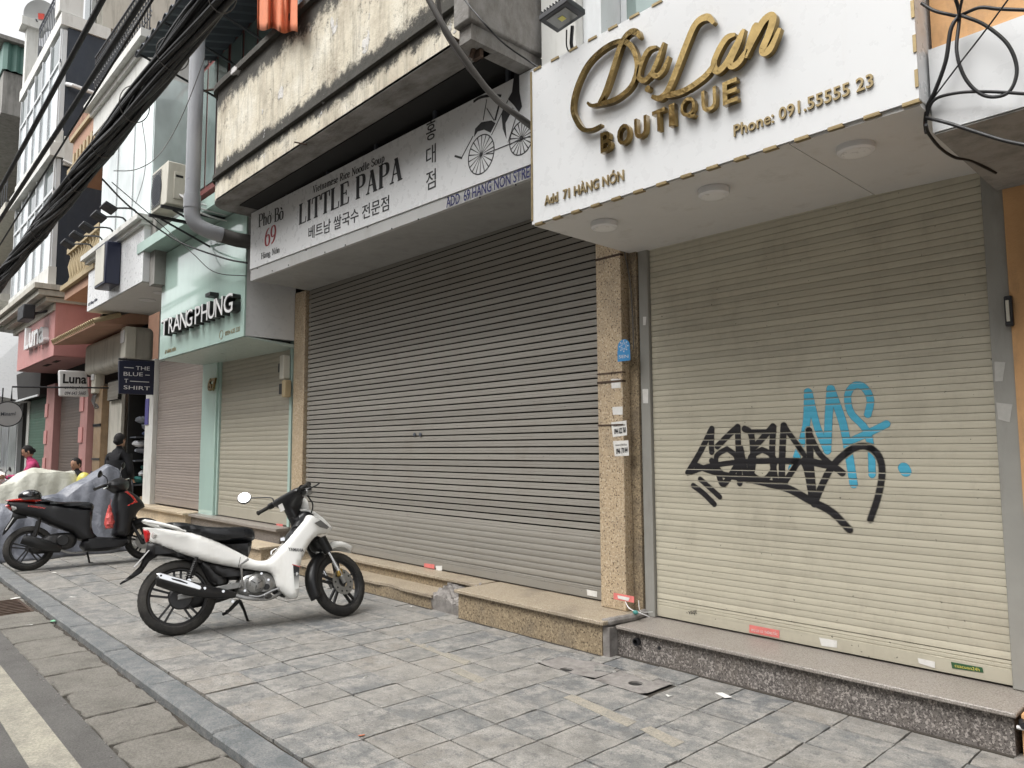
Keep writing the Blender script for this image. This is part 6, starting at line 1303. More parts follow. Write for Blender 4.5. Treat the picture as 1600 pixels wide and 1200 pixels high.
MB().tube([(.80, 0, .23), (.74, 0, .30)], .03, 8).tube([(.70, -.06, .26), (.80, -.05, .215)], .014, 8).build('lower_frame', M['black_plastic'], wb, local=True)
# fork, mudguard
axd = Vector((-sin(RAD(26.5)), 0, cos(RAD(26.5))))
for s in (-1, 1):
    a0 = Vector((FWC[0] - .01, s * .085, FWC[2])); f0 = MB(SX_).tube([a0, a0 + axd * .30], .0165, 14).build('fork_leg', M['chrome'], wb, smooth=50, local=True)
    MB(SX_).tube([a0 + axd * -.015, a0 + axd * .05], .021, 12).build('fork_foot', M['engine'], f0, local=True)
    MB(SX_).tube([a0 + axd * .285, a0 + axd * .43], [.040, .043], 18).build('fork_boot', M['black_plastic'], f0, smooth=50, local=True)
MB(SX_).box(FWC[0] - .07, FWC[0] - .02, -.10, -.062, FWC[2] + .04, FWC[2] + .11).build('brake_caliper', paint('gold_caliper', (.45, .30, .08), .35, .8, world=False, grime=(.05, .04, .03), gs=(9, 9, 9)), wb, bevel=.01, local=True)
MB(SX_).tube(smoothline([(FWC[0] - .06, -.09, FWC[2] + .12), (FWC[0] - .13, -.10, FWC[2] + .25), (FWC[0] - .20, -.07, FWC[2] + .38)], 5), .005, 6).build('brake_hose', M['cable'], wb, local=True)
# mudguard: black rear flap following the tyre, white top and pointed front
def guard(a0, a1, r0, wd, name, mat, k0=.5, n=16, lift=0):
    mb = MB(SX_); vs = []
    for i in range(n + 1):
        a = RAD(a0 + (a1 - a0) * i / n); tt = i / n
        rr_ = r0 + .012 * sin(pi * tt) + lift * tt ** 1.5; hw = wd * (k0 + (1 - k0) * sin(pi * min(1, max(0, tt * .9 + .08))))
        for j, (yy, dr) in enumerate(((-1, -.055), (-.92, -.02), (-.55, .008), (0, .016), (.55, .008), (.92, -.02), (1, -.055))): vs.append((FWC[0] + cos(a) * (rr_ + dr), yy * hw, FWC[2] + sin(a) * (rr_ + dr)))
    fs = [(i * 7 + j, i * 7 + j + 1, (i + 1) * 7 + j + 1, (i + 1) * 7 + j) for i in range(n) for j in range(6)]
    o = mb.add(vs, fs).build(name, mat, wb, smooth=60, local=True); s = o.modifiers.new('s', 'SOLIDIFY'); s.thickness = .004; return o
guard(205, 122, .318, .062, 'front_mudguard', M['black_plastic'], .75)
guard(126, 56, .333, .066, 'front_mudguard', M['bike_white'], .10, lift=.06)['label'] = 'white pointed front part of the mudguard'
pillow('fork_cover', [(1.04, .68), (1.10, .70), (1.16, .62), (1.13, .56), (1.07, .58)], .07, M['black_plastic'], wb, e=.03, res=.03, xf=SX_)
# handlebar assembly
hbm = pillow('handlebar_cover', [(.83, .93), (.795, 1.02), (.81, 1.075), (.86, 1.09), (.915, 1.06), (.935, 1.00), (.935, .93), (.92, .87), (.885, .84), (.86, .86)], lambda u, w: .05 + .13 * max(0, min(1, (w - .95) / .10)) ** .9, M['black_plastic'], wb, e=.02, k=.75, res=.02, xf=SX_)
pillow('handlebar_visor', [(.925, 1.085), (.985, 1.04), (1.02, .965), (1.01, .895), (.965, .875), (.95, .94), (.94, 1.02)], .095, M['bike_white'], wb, e=.035, k=.4, res=.03, xf=SX_)
pillow('steering_cover', [(.86, .88), (.93, .87), (.975, .80), (.955, .75), (.90, .76), (.87, .81)], .055, M['black_plastic'], wb, e=.03, res=.03, xf=SX_)
MB(SX_).add([(.795, -.03, .925), (.795, .03, .925), (.775, .03, .985), (.775, -.03, .985)], [(0, 1, 2, 3)]).build('warning_sticker', M['paper'], hbm, local=True).location = (-.012, 0, 0)
for s in (-1, 1):
    pa_, pb_, pc_ = (.855, s * .10, 1.05), (.835, s * .20, 1.055), (.795, s * .355, 1.035)
    MB(SX_).tube([pa_, pb_, (.82, s * .24, 1.05)], [.03, .022, .012], 12).build('handlebar', M['black_plastic'], wb, smooth=60, local=True)
    MB(SX_).tube([(.825, s * .225, 1.05), pc_], [.0165, .0175], 14).tube([pc_, (.792, s * .365, 1.034)], .021, 14).build('grip', M['rubber'], wb, smooth=50, local=True)
    MB(SX_).tube([(.835, s * .20, 1.055), (.825, s * .235, 1.052)], .028, 14).build('switch_housing', M['black_plastic'], wb, smooth=50, local=True)
MB(SX_).tube(smoothline([(.86, -.20, 1.05), (.895, -.25, 1.05), (.90, -.32, 1.045), (.885, -.385, 1.04)], 5), .007, 7).build('brake_lever', M['black_plastic'], wb, smooth=50, local=True)
MB(SX_).box(.87, .93, -.235, -.165, 1.0, 1.045).build('master_cylinder', M['engine'], wb, bevel=.008, local=True); MB(SX_).box(.875, .935, -.23, -.17, 1.046, 1.085).build('brake_reservoir', M['black_plastic'], wb, bevel=.008, local=True)
MB(SX_).tube(smoothline([(.90, -.2, 1.0), (.97, -.17, .93), (.98, -.1, .85), (.96, -.06, .78)], 5), .006, 6).build('brake_hose', M['cable'], wb, local=True)
# mirror on the far (left) side
MB(SX_).tube(smoothline([(.84, .19, 1.07), (.835, .20, 1.12), (.79, .26, 1.145), (.69, .355, 1.165)], 5), .0055, 7).build('mirror_stem', M['iron'], wb, local=True)
mpos = Vector((.675, .375, 1.175)); wbm = wb.matrix_world.to_3x3() @ SX_.to_3x3(); mdir = (wbm.inverted() @ ((CAM_LOC - wb.matrix_world @ mpos).normalized() + Vector((.1, -.25, .85))).normalized()).normalized(); MR = Matrix.Translation(mpos) @ mdir.to_track_quat('Z', 'Y').to_matrix().to_4x4()
mr_ = MB(SX_ @ MR).lathe([(.0001, .004), (.054, .004), (.060, -.002), (.052, -.022), (.03, -.034), (.0001, -.038)], (0, 0, 0), (0, 0, 1), 28).build('mirror', M['black_plastic'], wb, smooth=40, local=True); mr_.matrix_basis = Matrix()
MB(SX_ @ MR).disc((0, 0, .0055), .052, .002, (0, 0, 1), 28).build('mirror_glass', flat('mirror_glass', (.80, .82, .84), .08, 1), mr_, local=True)
MB().lathe([(.0001, 0), (.012, 0), (.012, .02)], (.80, -.06, .69), (-.7, 0, .7), 10).build('key_switch', M['steel'], wb, local=True); MB().box(.765, .80, -.075, -.045, .675, .70).build('key_fob', M['chrome'], wb, local=True)
MB().tube(smoothline([(.74, 0, .62), (.70, -.03, .60), (.69, -.05, .57)], 4), .006, 6).build('bag_hook', M['chrome'], wb, local=True)

# ------------------------------------------------------------------ black and red scooter (also used, recoloured, further back)
def scooter(label, o, front, lean, paint_, accent, st, lettering=True):
    sc = thing('scooter', label, 'scooter', (0, 0, 0)); place_bike(sc, o, front, lean)
    wheel('rear_wheel', (-.02, 0, .268), .268, .095, sc)
    X = steer(.98, .80, 26.5, st); FC = (1.27, 0, .262)
    f_ = wheel('front_wheel', FC, .262, .08, sc, xf=X)
    MB(X).lathe([(.04, -.05), (.095, -.05), (.095, -.055), (.04, -.055)], FC, (0, 1, 0), 30, closed=True).build('brake_disc', M['engine'], f_, local=True)
    wf = lambda u, w: .06 + .085 * max(0, min(1, (u + .27) / .5))
    pillow('tail_body', [(-.265, .80), (-.24, .852), (-.1, .845), (.10, .80), (.28, .765), (.45, .73), (.63, .70), (.645, .62), (.635, .52), (.66, .40), (.70, .345), (.60, .30), (.50, .33), (.42, .42), (.30, .48), (.196, .53), (.08, .60), (.024, .635), (-.08, .67), (-.17, .69), (-.22, .74)], wf, paint_, sc, e=.05, k=.5, res=.035)
    pillow('tail_stripe', [(-.285, .862), (-.15, .875), (.0, .862), (.09, .84), (.03, .825), (-.10, .838), (-.22, .842)], lambda u, w: wf(u, w) + .012, accent, sc, e=.02, k=.7, res=.03, sm=0)
    pillow('seat', [(.0, .875), (.08, .868), (.18, .835), (.286, .812), (.42, .808), (.575, .798), (.65, .765), (.655, .70), (.62, .68), (.45, .715), (.25, .755), (.05, .82)], lambda u, w: .10 + .04 * max(0, min(1, u / .3)), M['vinyl'], sc, e=.045, res=.035)
    pillow('tail_lamp', [(-.285, .80), (-.24, .818), (-.20, .76), (-.22, .73)], .07, M['red_lens'], sc, e=.02, res=.03, sm=0)
    pillow('rear_indicator', [(-.235, .80), (-.16, .775), (-.15, .735), (-.205, .73)], lambda u, w: wf(u, w) + .01, M['clear_lens'], sc, e=.02, k=.7, res=.02, sm=0)
    pillow('rear_mudguard', [(-.20, .71), (-.08, .675), (-.05, .64), (-.15, .63), (-.2, .56), (-.27, .46), (-.30, .44), (-.28, .52), (-.22, .63)], .05, M['black_plastic'], sc, e=.015, k=.7, res=.04, sm=0)
    MB().hexa([(-.20, -.09, .645), (-.19, -.09, .645), (-.19, .09, .645), (-.20, .09, .645), (-.275, -.09, .505), (-.265, -.09, .50), (-.265, .09, .50), (-.275, .09, .505)]).build('number_plate', M['white_plastic'], sc, local=True)
    pillow('floor_board', [(.62, .35), (.80, .335), (1.0, .315), (1.06, .36), (1.09, .30), (1.05, .22), (.90, .17), (.70, .165), (.57, .19), (.52, .27)], .155, paint_, sc, e=.03, res=.04)
    pillow('leg_shield', [(.99, .32), (1.04, .30), (1.09, .42), (1.13, .55), (1.19, .655), (1.26, .70), (1.235, .77), (1.17, .85), (1.08, .91), (.98, .955), (.92, .93), (.90, .85), (.885, .75), (.90, .60), (.90, .45), (.89, .36), (.93, .33)], lambda u, w: max(.05, .17 - .45 * max(0, u - 1.05)) * (1 - .35 * max(0, (w - .7) / .25)), paint_, sc, e=.05, k=.5, res=.035)
    pillow('shield_stripe', [(1.00, .90), (1.03, .915), (1.11, .845), (1.17, .76), (1.02, .70), (1.01, .715), (1.12, .775), (1.07, .84)], lambda u, w: max(.05, .17 - .45 * max(0, u - 1.05)) * (1 - .35 * max(0, (w - .7) / .25)) + .008, accent, sc, e=.01, k=.9, res=.02, sm=0)
    pillow('headlamp', [(1.20, .80), (1.265, .72), (1.24, .68), (1.17, .70)], .07, M['clear_lens'], sc, e=.02, res=.03, sm=0)
    pillow('engine_case', [(.05, .35), (.20, .42), (.40, .42), (.48, .35), (.44, .24), (.25, .20), (.02, .20), (-.03, .27)], .10, M['alloy'], sc, e=.04, res=.05)
    ex_ = loft('exhaust', [((-.11, -.18, .37), .035, .05, -.35), ((-.05, -.18, .355), .05, .062, -.35), ((.12, -.17, .285), .055, .066, -.35), ((.22, -.16, .245), .05, .06, -.3), ((.30, -.14, .215), .03, .035, -.3)], M['black_plastic'], sc)
    MB().tube(smoothline([(.28, -.14, .22), (.40, -.12, .17), (.55, -.08, .17), (.6, -.03, .2)], 4), .015, 8).build('exhaust_pipe', M['steel'], ex_, local=True)
    MB().disc((.32, -.11, .33), .07, .04, (0, 1, 0), 20).build('fan_cover', M['black_plastic'], sc, bevel=.01, local=True)
    MB().tube([(.0, -.13, .30), (.07, -.13, .62)], [.014, .018], 8).tube([(.02, -.13, .40), (.06, -.13, .58)], .028, 10).build('shock_absorber', M['black_plastic'], sc, local=True)
    for s in (-1, 1): MB(X).tube([(FC[0], s * .075, FC[2]), (FC[0] - .17, s * .075, FC[2] + .34)], .02, 10).build('fork_leg', M['alloy'], sc, local=True)
    mb = MB(X); n = 14; vs = []
    for i in range(n + 1):
        a = RAD(180 - 135 * i / n); 
        for yy, dr in ((-1, -.05), (-.8, 0), (0, .014), (.8, 0), (1, -.05)): vs.append((FC[0] + cos(a) * (.295 + dr), yy * .06 * (.55 + .45 * sin(pi * i / n)), FC[2] + sin(a) * (.295 + dr)))
    mb.add(vs, [(i * 5 + j, i * 5 + j + 1, (i + 1) * 5 + j + 1, (i + 1) * 5 + j) for i in range(n) for j in range(4)])
    o_ = mb.build('front_mudguard', paint_, sc, smooth=60, local=True); s_ = o_.modifiers.new('s', 'SOLIDIFY'); s_.thickness = .004
    pillow('handlebar_cover', [(.82, 1.0), (.85, 1.06), (.92, 1.09), (1.01, 1.06), (1.06, .99), (1.04, .93), (.96, .90), (.88, .92)], lambda u, w: .06 + .1 * max(0, min(1, (w - .93) / .1)), paint_, sc, e=.025, k=.65, res=.035, xf=X)
    for s in (-1, 1):
        MB(X).tube([(.90, s * .10, 1.02), (.87, s * .22, 1.045)], [.03, .02], 10).build('handlebar', M['black_plastic'], sc, local=True)
        MB(X).tube([(.87, s * .21, 1.045), (.83, s * .345, 1.03)], .0175, 12).tube([(.83, s * .345, 1.03), (.828, s * .36, 1.03)], .021, 10).build('grip', M['rubber'], sc, local=True)
        MB(X).tube(smoothline([(.90, s * .19, 1.04), (.94, s * .25, 1.04), (.93, s * .36, 1.03)], 4), .007, 6).build('brake_lever', M['chrome'], sc, local=True)
        MB(X).tube(smoothline([(.90, s * .17, 1.06), (.90, s * .19, 1.14), (.88, s * .27, 1.20)], 4), .006, 6).build('mirror_stem', M['iron'], sc, local=True)
        MRx = X @ Matrix.Translation((.875, s * .315, 1.215)) @ Matrix.Rotation(RAD(-80), 4, 'Y')
        MB(MRx).lathe([(.0001, .005), (.045, .005), (.05, 0), (.03, -.02), (.0001, -.024)], (0, 0, 0), (0, 0, 1), 18).build('mirror', M['black_plastic'], sc, local=True)
    MB().tube([(.62, .12, .17), (.66, .2, .03)], .012, 8).tube([(.66, .2, .03), (.70, .205, .03)], .014, 8).build('side_stand', M['black_plastic'], sc, local=True)
    return sc
bs = scooter('matt black scooter with red stripes parked left of the white motorbike', (-10.62, 1.85), (-10.50, 3.15), 9, M['matt_black'], M['bike_red'], -38)
A, B, C_ = Vector((-.06, -.118, .765)), Vector((.12, -.142, .722)), Vector((-.055, -.118, .785))
sign_text('model_lettering', 'VISION', A, B, C_, M['bike_red'], None, depth=.002, off=.02, italic=.3, lift=.012).parent = bs
h_ = thing('helmet', 'glossy black helmet resting on the tail of the black scooter', 'helmet', (0, 0, 0)); h_.matrix_world = bs.matrix_world @ Matrix.Translation((-.03, 0, .88)); WM[h_.name] = h_.matrix_world
MB().ball((0, 0, .02), .115, 12, (1.1, .95, .75)).build('shell', flat('gloss_black', (.01, .01, .012), .1, coat=1), h_, smooth=60, local=True); MB().lathe([(.118, -.03), (.124, -.03), (.12, .0)], (0, 0, .0), (0, 0, 1), 24).build('rim_trim', M['rubber'], h_, local=True)
pb_ = thing('plastic_bag', 'translucent red plastic bag hanging from the hook of the black scooter', 'bag', (0, 0, 0)); pb_.matrix_world = bs.matrix_world @ Matrix.Translation((.83, -.12, .44)); WM[pb_.name] = pb_.matrix_world
rq = random.Random(4); mb = MB(); vs = []; n = 14
for i in range(12):
    t = i / 11; z = .30 - .30 * t; r = .012 + .045 * min(1, t * 1.3) * (1 - .3 * max(0, t - .8) * 5)
    for k in range(n): a = 2 * pi * k / n; rr_ = r * (1 + rq.uniform(-.22, .22)); vs.append((rr_ * cos(a), rr_ * sin(a), z + rq.uniform(-.006, .006)))
mb.add(vs, [(i * n + k, i * n + (k + 1) % n, (i + 1) * n + (k + 1) % n, (i + 1) * n + k) for i in range(11) for k in range(n)] + [[11 * n + k for k in range(n)]])
mb.build('bag', M['red_bag'], pb_, smooth=25, local=True); MB().tube([(0, 0, .29), (.02, 0, .36), (.0, 0, .38), (-.02, 0, .36), (0, 0, .29)], .003, 5).build('handle', M['red_bag'], pb_, local=True)
scooter('white scooter with its handlebars by the woman in pink', (-15.7, 3.15), (-15.95, 1.85), 4, M['bike_white'], M['alloy'], 20)

# ------------------------------------------------------------------ covered motorbikes
def cover(name, label, base, head, prof, halfw, mat, cat='motorbike cover', seed=1, skew=0, hem=.0):
    """tarpaulin thrown over a motorbike: ridge heights along the length, sides falling in folds to the ground"""
    o = Vector((*base, 0)); h = (Vector((*head, 0)) - o); L = h.length; h.normalize(); r = Vector((h.y, -h.x, 0)); rg = random.Random(seed)
    nu, nv = 90, 50; vs = []
    ph = [rg.uniform(0, 6) for _ in range(8)]
    def ridge(t):
        for (t0, z0), (t1, z1) in zip(prof, prof[1:]):
            if t0 <= t <= t1: f = (t - t0) / (t1 - t0); f = f * f * (3 - 2 * f) * .4 + f * .6; return z0 + (z1 - z0) * f
        return prof[-1][1]
    for i in range(nu + 1):
        t = i / nu; H = ridge(t)
        for j in range(nv + 1):
            s = (j / nv) * 2 - 1; a = abs(s); top = min(1, a / .28); down = max(0, (a - .28) / .72)
            tri = lambda q: abs((q / pi) % 2 - 1) * 2 - 1
            wob = (.045 * tri(t * 17 + ph[0] + s * 2.2 + down) + .03 * tri(t * 37 + ph[1] - down * 3)) * down + .008 * tri(t * 61 + ph[2] + s * 7)
            y = (.14 * halfw / .4 * top + (halfw - .14) * down ** .8 + wob) * (1 if s > 0 else -1)
            z = H - .05 * top ** 2 - (H - .05 - hem) * down + .028 * tri(t * 15 + s * 6 + ph[3]) * (1 - down) + .014 * tri(t * 33 - s * 8 + ph[4]) * (1 - .5 * down) + (.05 * tri(t * 9 + ph[6]) if hem else 0) * down
            p = o + h * (L * t + .03 * sin(s * 6 + ph[5]) * down) + r * y + Vector((0, 0, max(.005, z))); vs.append(p)
    fs = [(i * (nv + 1) + j, (i + 1) * (nv + 1) + j, (i + 1) * (nv + 1) + j + 1, i * (nv + 1) + j + 1) for i in range(nu) for j in range(nv)]
    n0 = len(vs)
    for e_ in (0, nu):     # closed ends
        ring = [e_ * (nv + 1) + j for j in range(nv + 1)]; fs.append(ring)
    ob = MB().add(vs, fs).build(name, mat, None, smooth=16); s_ = ob.modifiers.new('s', 'SOLIDIFY'); s_.thickness = .003
    return tag(ob, label, cat)
cover('motorbike_cover', 'dark grey tarpaulin draped over a parked motorbike behind the black scooter', (-12.0, 1.2), (-12.1, 3.25), [(0, .5), (.25, .72), (.58, .84), (.74, 1.06), (.87, 1.25), (.95, 1.18), (1.0, .75)], .45, M['tarp_grey'], seed=3)
cover('motorbike_cover', 'pale cream tarpaulin draped over a motorbike at the left edge', (-14.1, 1.0), (-14.25, 3.2), [(0, .5), (.3, .8), (.45, .92), (.66, 1.18), (.92, 1.10), (1.0, .75)], .40, M['tarp_white'], seed=8, hem=.25)
p = onX(131, 752, -14.0); tag(MB().ball((p.x, p.y, p.z), .14, 8, (.9, .8, 1.1)).build('plastic_sack', M['tarp_yellow'], None, smooth=60), 'yellow plastic sack under the front of the pale tarpaulin', 'sack')

# ------------------------------------------------------------------ people
def person(label, loc, rz, J, E_, R_, cloth, extra):
    """J: joints, E_: bones, R_: radii; one skinned surface for the body; extra adds head, hair and clothes"""
    t = thing('person', label, 'person', loc); t.rotation_euler = (0, 0, rz); WM[t.name] = Matrix.Translation(Vector(loc)) @ Matrix.Rotation(rz, 4, 'Z')
    names = list(J); me = bpy.data.meshes.new('body'); me.from_pydata([J[n] for n in names], [(names.index(a), names.index(b)) for a, b in E_], []); me.materials.append(cloth)
    o = bpy.data.objects.new('body', me); link(o, t, local=True); sk = o.modifiers.new('skin', 'SKIN'); 
    lay = me.skin_vertices[0].data if me.skin_vertices else None
    if lay is None:
        bpy.context.view_layer.objects.active = o; o.select_set(True); bm = bmesh.new(); bm.from_mesh(me); bm.verts.layers.skin.verify(); bm.to_mesh(me); bm.free(); lay = me.skin_vertices[0].data
    for i, n in enumerate(names): r = R_[n]; lay[i].radius = r if isinstance(r, tuple) else (r, r); lay[i].use_root = (n == 'pelvis')
    su = o.modifiers.new('sub', 'SUBSURF'); su.levels = 2; su.render_levels = 2; me.shade_smooth()
    hd = J['head']; fx = extra.get('face', (1, 0)); f = Vector((fx[0], fx[1], extra.get('nod', 0))).normalized(); side = f.cross(Vector((0, 0, 1))).normalized(); up = side.cross(f)
    HM = Matrix((side, f, up)).transposed().to_4x4(); HM.translation = Vector(hd) + Vector((0, 0, .06))
    mb = MB(HM); mb.ball((0, 0, .0), .1, 10, (.74, .9, 1.12)).ball((0, .085, -.015), .02, 5, (.7, .9, 1.2)).ball((0, .055, -.075), .04, 6, (1, .8, .6))
    for s in (-1, 1): mb.ball((s * .076, -.005, -.01), .022, 5, (.4, .8, 1.2))
    H = mb.build('head', M['skin'], t, smooth=60, local=True)
    mb = MB(HM)
    for s in (-1, 1): mb.ball((s * .03, .083, .015), .010, 4, (1.3, .5, .6))
    mb.build('eyes', M['hair'], H, local=True); MB(HM).ball((0, .083, -.052), .018, 4, (1.2, .3, .3)).build('mouth', flat('lips', (.3, .1, .08), .5), H, local=True)
    mb = MB(HM); hr = mb.ball((0, -.014, .014), .102, 10, (.78, .92, 1.08)); mb.v = [v for v in mb.v]
    o_ = mb.build('hair', M['hair'], t, smooth=60, local=True)
    bm = bmesh.new(); bm.from_mesh(o_.data); inv = HM.inverted()
    kill = [v for v in bm.verts if (lambda q: q.y > .045 and q.z < .055)(inv @ v.co)]; bmesh.ops.delete(bm, geom=kill, context='VERTS'); bm.to_mesh(o_.data); bm.free()
    if extra.get('bun'): MB(HM).ball((0, -.095, -.02), .042, 7, (1, .8, 1)).build('hair_bun', M['hair'], t, smooth=60, local=True)
    for i, hn in enumerate(('hand_l', 'hand_r')):
        if hn in J and extra.get('hands', True):
            h = Vector(J[hn]); el = Vector(J['elbow_' + hn[-1]]); d = (h - el).normalized(); sd_ = d.orthogonal().normalized(); nn_ = d.cross(sd_); mb = MB()
            mb.hexa([h + sd_ * -.035 + nn_ * -.012, h + sd_ * .035 + nn_ * -.012, h + sd_ * .035 + nn_ * .012, h + sd_ * -.035 + nn_ * .012, h + d * .08 + sd_ * -.04 + nn_ * -.010, h + d * .08 + sd_ * .04 + nn_ * -.010, h + d * .08 + sd_ * .04 + nn_ * .010, h + d * .08 + sd_ * -.04 + nn_ * .010])
            for k, ln in enumerate((.07, .08, .075, .06)): b0 = h + d * .075 + sd_ * (-.03 + k * .02); mb.tube([b0, b0 + d * ln * .5 + nn_ * .006, b0 + d * ln * .85 + nn_ * .022], [.009, .008, .006], 6)
            b0 = h + d * .02 + sd_ * .035; mb.tube([b0, b0 + d * .03 + sd_ * .025, b0 + d * .06 + sd_ * .03], [.011, .009, .007], 6)
            mb.build('hand', M['skin'], t, smooth=50, local=True)
    if 'top' in extra: extra['top'](t)
    return t
# standing woman in black, seen from behind at the store door (faces +x -y locally: +x is her front)
J = {'pelvis': (0, 0, .92), 'waist': (0, 0, 1.05), 'chest': (.01, 0, 1.24), 'neckbase': (0, 0, 1.42), 'neck': (.01, 0, 1.48), 'head': (.02, 0, 1.56), 'hip_l': (0, .10, .88), 'knee_l': (.02, .11, .50), 'ankle_l': (0, .11, .09), 'toe_l': (.14, .12, .03), 'hip_r': (0, -.10, .88), 'knee_r': (.03, -.11, .50), 'ankle_r': (.01, -.11, .09), 'toe_r': (.15, -.12, .03),
     'sh_l': (0, .17, 1.36), 'elbow_l': (.03, .23, 1.10), 'hand_l': (.20, .12, 1.04), 'sh_r': (0, -.17, 1.36), 'elbow_r': (.02, -.23, 1.10), 'hand_r': (.18, -.12, 1.0)}
Eb = [('pelvis', 'waist'), ('waist', 'chest'), ('chest', 'neckbase'), ('neckbase', 'neck'), ('neck', 'head'), ('pelvis', 'hip_l'), ('hip_l', 'knee_l'), ('knee_l', 'ankle_l'), ('ankle_l', 'toe_l'), ('pelvis', 'hip_r'), ('hip_r', 'knee_r'), ('knee_r', 'ankle_r'), ('ankle_r', 'toe_r'), ('neckbase', 'sh_l'), ('sh_l', 'elbow_l'), ('elbow_l', 'hand_l'), ('neckbase', 'sh_r'), ('sh_r', 'elbow_r'), ('elbow_r', 'hand_r')]
Rr = {'pelvis': (.15, .12), 'waist': (.14, .11), 'chest': (.16, .12), 'neckbase': (.10, .08), 'neck': .05, 'head': .05, 'hip_l': .10, 'knee_l': .065, 'ankle_l': .045, 'toe_l': .035, 'hip_r': .10, 'knee_r': .065, 'ankle_r': .045, 'toe_r': .035, 'sh_l': .07, 'elbow_l': .052, 'hand_l': .035, 'sh_r': .07, 'elbow_r': .052, 'hand_r': .035}
person('woman standing in black with her dark hair tied, facing the open clothes store', (-13.0, 3.40, .0), RAD(125), J, Eb, Rr, M['black_cloth'], {'face': (1, 0), 'bun': True,
       'top': lambda t: MB().lathe([(.17, 1.30), (.19, 1.1), (.20, .95), (.235, .70)], (0, 0, 0), (0, 0, 1), 20).build('coat_skirt', M['black_cloth'], t, smooth=60, local=True)})
# seated figures
J2 = dict(J); J2.update({'pelvis': (0, 0, .55), 'waist': (.03, 0, .67), 'chest': (.09, 0, .86), 'neckbase': (.13, 0, 1.02), 'neck': (.16, 0, 1.08), 'head': (.20, 0, 1.15), 'hip_l': (.02, .10, .53), 'knee_l': (.42, .14, .52), 'ankle_l': (.40, .13, .10), 'toe_l': (.54, .14, .04), 'hip_r': (.02, -.10, .53), 'knee_r': (.42, -.14, .52), 'ankle_r': (.40, -.13, .10), 'toe_r': (.54, -.14, .04),
           'sh_l': (.13, .17, .97), 'elbow_l': (.22, .24, .74), 'hand_l': (.44, .16, .78), 'sh_r': (.13, -.17, .97), 'elbow_r': (.24, -.24, .74), 'hand_r': (.42, -.12, .86)})
person('man in a black jacket sitting by the brown shutter and looking down', (-14.85, 3.32, 0), RAD(205), J2, Eb, Rr, M['black_cloth'], {'face': (-.16, .96), 'nod': -.3})
st2 = thing('stool', 'low dark stool under the seated man in black', 'stool', (-14.85, 3.32, 0)); box('seat', M['iron'], st2, -15.03, -14.67, 3.14, 3.50, .40, .44, bevel=.01)
for x in (-15.0, -14.73):
    for y in (3.17, 3.44): box('leg', M['iron'], st2, x, x + .03, y, y + .03, 0, .40)
J3 = {k: (v[0], v[1], v[2] + .26) for k, v in J2.items()}
J3.update({'ankle_l': (.34, .2, .30), 'ankle_r': (.34, -.2, .30), 'toe_l': (.48, .2, .24), 'toe_r': (.48, -.2, .24), 'hand_l': (.52, .28, 1.02), 'hand_r': (.52, -.28, 1.02)})
person('woman in a pink jacket sitting on a scooter, seen from behind', (-15.8, 2.82, -.03), RAD(-98), J3, Eb, Rr, M['pink_cloth'], {'face': (1, .1), 'nod': -.5, 'bun': True})

# ------------------------------------------------------------------ overhead cables
def wire(mb, pts, r, n=7, k=8): mb.tube(smoothline(pts, k), r, n); return mb
cbd = thing('cable_bundle', 'thick tangle of black overhead cables running above the kerb', 'cables', (-6, 2.0, 5.2))
rc = random.Random(21)
def bundle_pt(x, off):      # centre line of the bundle: sags away from the camera
    t = (x + 3.5) / 24.0; s = 4 * (-t) * (1 + t); return Vector((x, 1.98 + off[0], 5.02 + off[1] - .55 * s))
P0 = onY(300, 45, 2.0); P1 = onY(100, 330, 2.0); P2 = onY(0, 440, 2.0)
def cl_(x):         # height of the bundle along the street
    t = (x - P0.x) / (P2.x - P0.x); return P0.z + (P2.z - P0.z) * t + .0 * t * (1 - t)
for k in range(46):
    a = rc.uniform(0, 6.28); R0 = .10 * math.sqrt(rc.random()); f = rc.uniform(.5, 1.4); ph = rc.uniform(0, 6); r = rc.choice((.010, .012, .016, .016, .020))
    pts = []
    x = -1.5
    while x > -36:
        tw = a + f * (x + 6) * .5; sp = 1 + .6 * max(0, (-x - 9) / 12); am = 1.0 if x < -5.2 else 1.1
        pts.append((x, 2.0 + R0 * am * cos(tw) * 1.0, cl_(x) + R0 * am * 1.3 * sin(tw) + .02 * sin(x * 2.3 + ph))); x -= .55
    wire(MB(), pts, r, 6, 2).build('cable', M['cable'], cbd, smooth=60)
mb = MB()
for k in range(7):
    x = -5.4 - k * 1.1; mb.tube([(x + .03 * sin(a), 2.0 + (.12 + .02 * sin(k)) * cos(a), cl_(x) + (.155 + .02 * cos(k * 3)) * sin(a)) for a in [2 * pi * i / 22 for i in range(23)]], .005, 5)
mb.build('binding_wire', M['cable_grey'], cbd)['kind'] = 'stuff'
for lab, a0, a1, Yc, r in (('upper black overhead cable crossing in front of the window bays', (160, 0), (0, 296), 1.6, .028), ('second black overhead cable just below the upper one', (222, 0), (28, 300), 1.75, .028), ('thin black overhead cable beside the second one', (238, 0), (70, 270), 1.85, .012)):
    A, B = onY(*a0, Yc), onY(*a1, Yc); d = B - A; pts = [A + d * t for t in (-.35, 0, .25, .5, .75, 1, 1.5, 2.2)]
    mb = wire(MB(), pts, r, 8, 3)
    for s in (0, pi): wire(mb, [A + d * t + Vector((0, r * .45 * cos(t * 40 + s), r * .45 * sin(t * 40 + s))) for t in [i / 60 for i in range(-20, 130)]], r * .55, 5, 1)
    tag(mb.build('overhead_cable', M['cable'], None, smooth=60), lab, 'cable')
def single(lab, pts, r, mat='cable', cat='cable'): tag(wire(MB(), pts, r, 7, 8).build('loose_cable', M[mat], None, smooth=60), lab, cat)
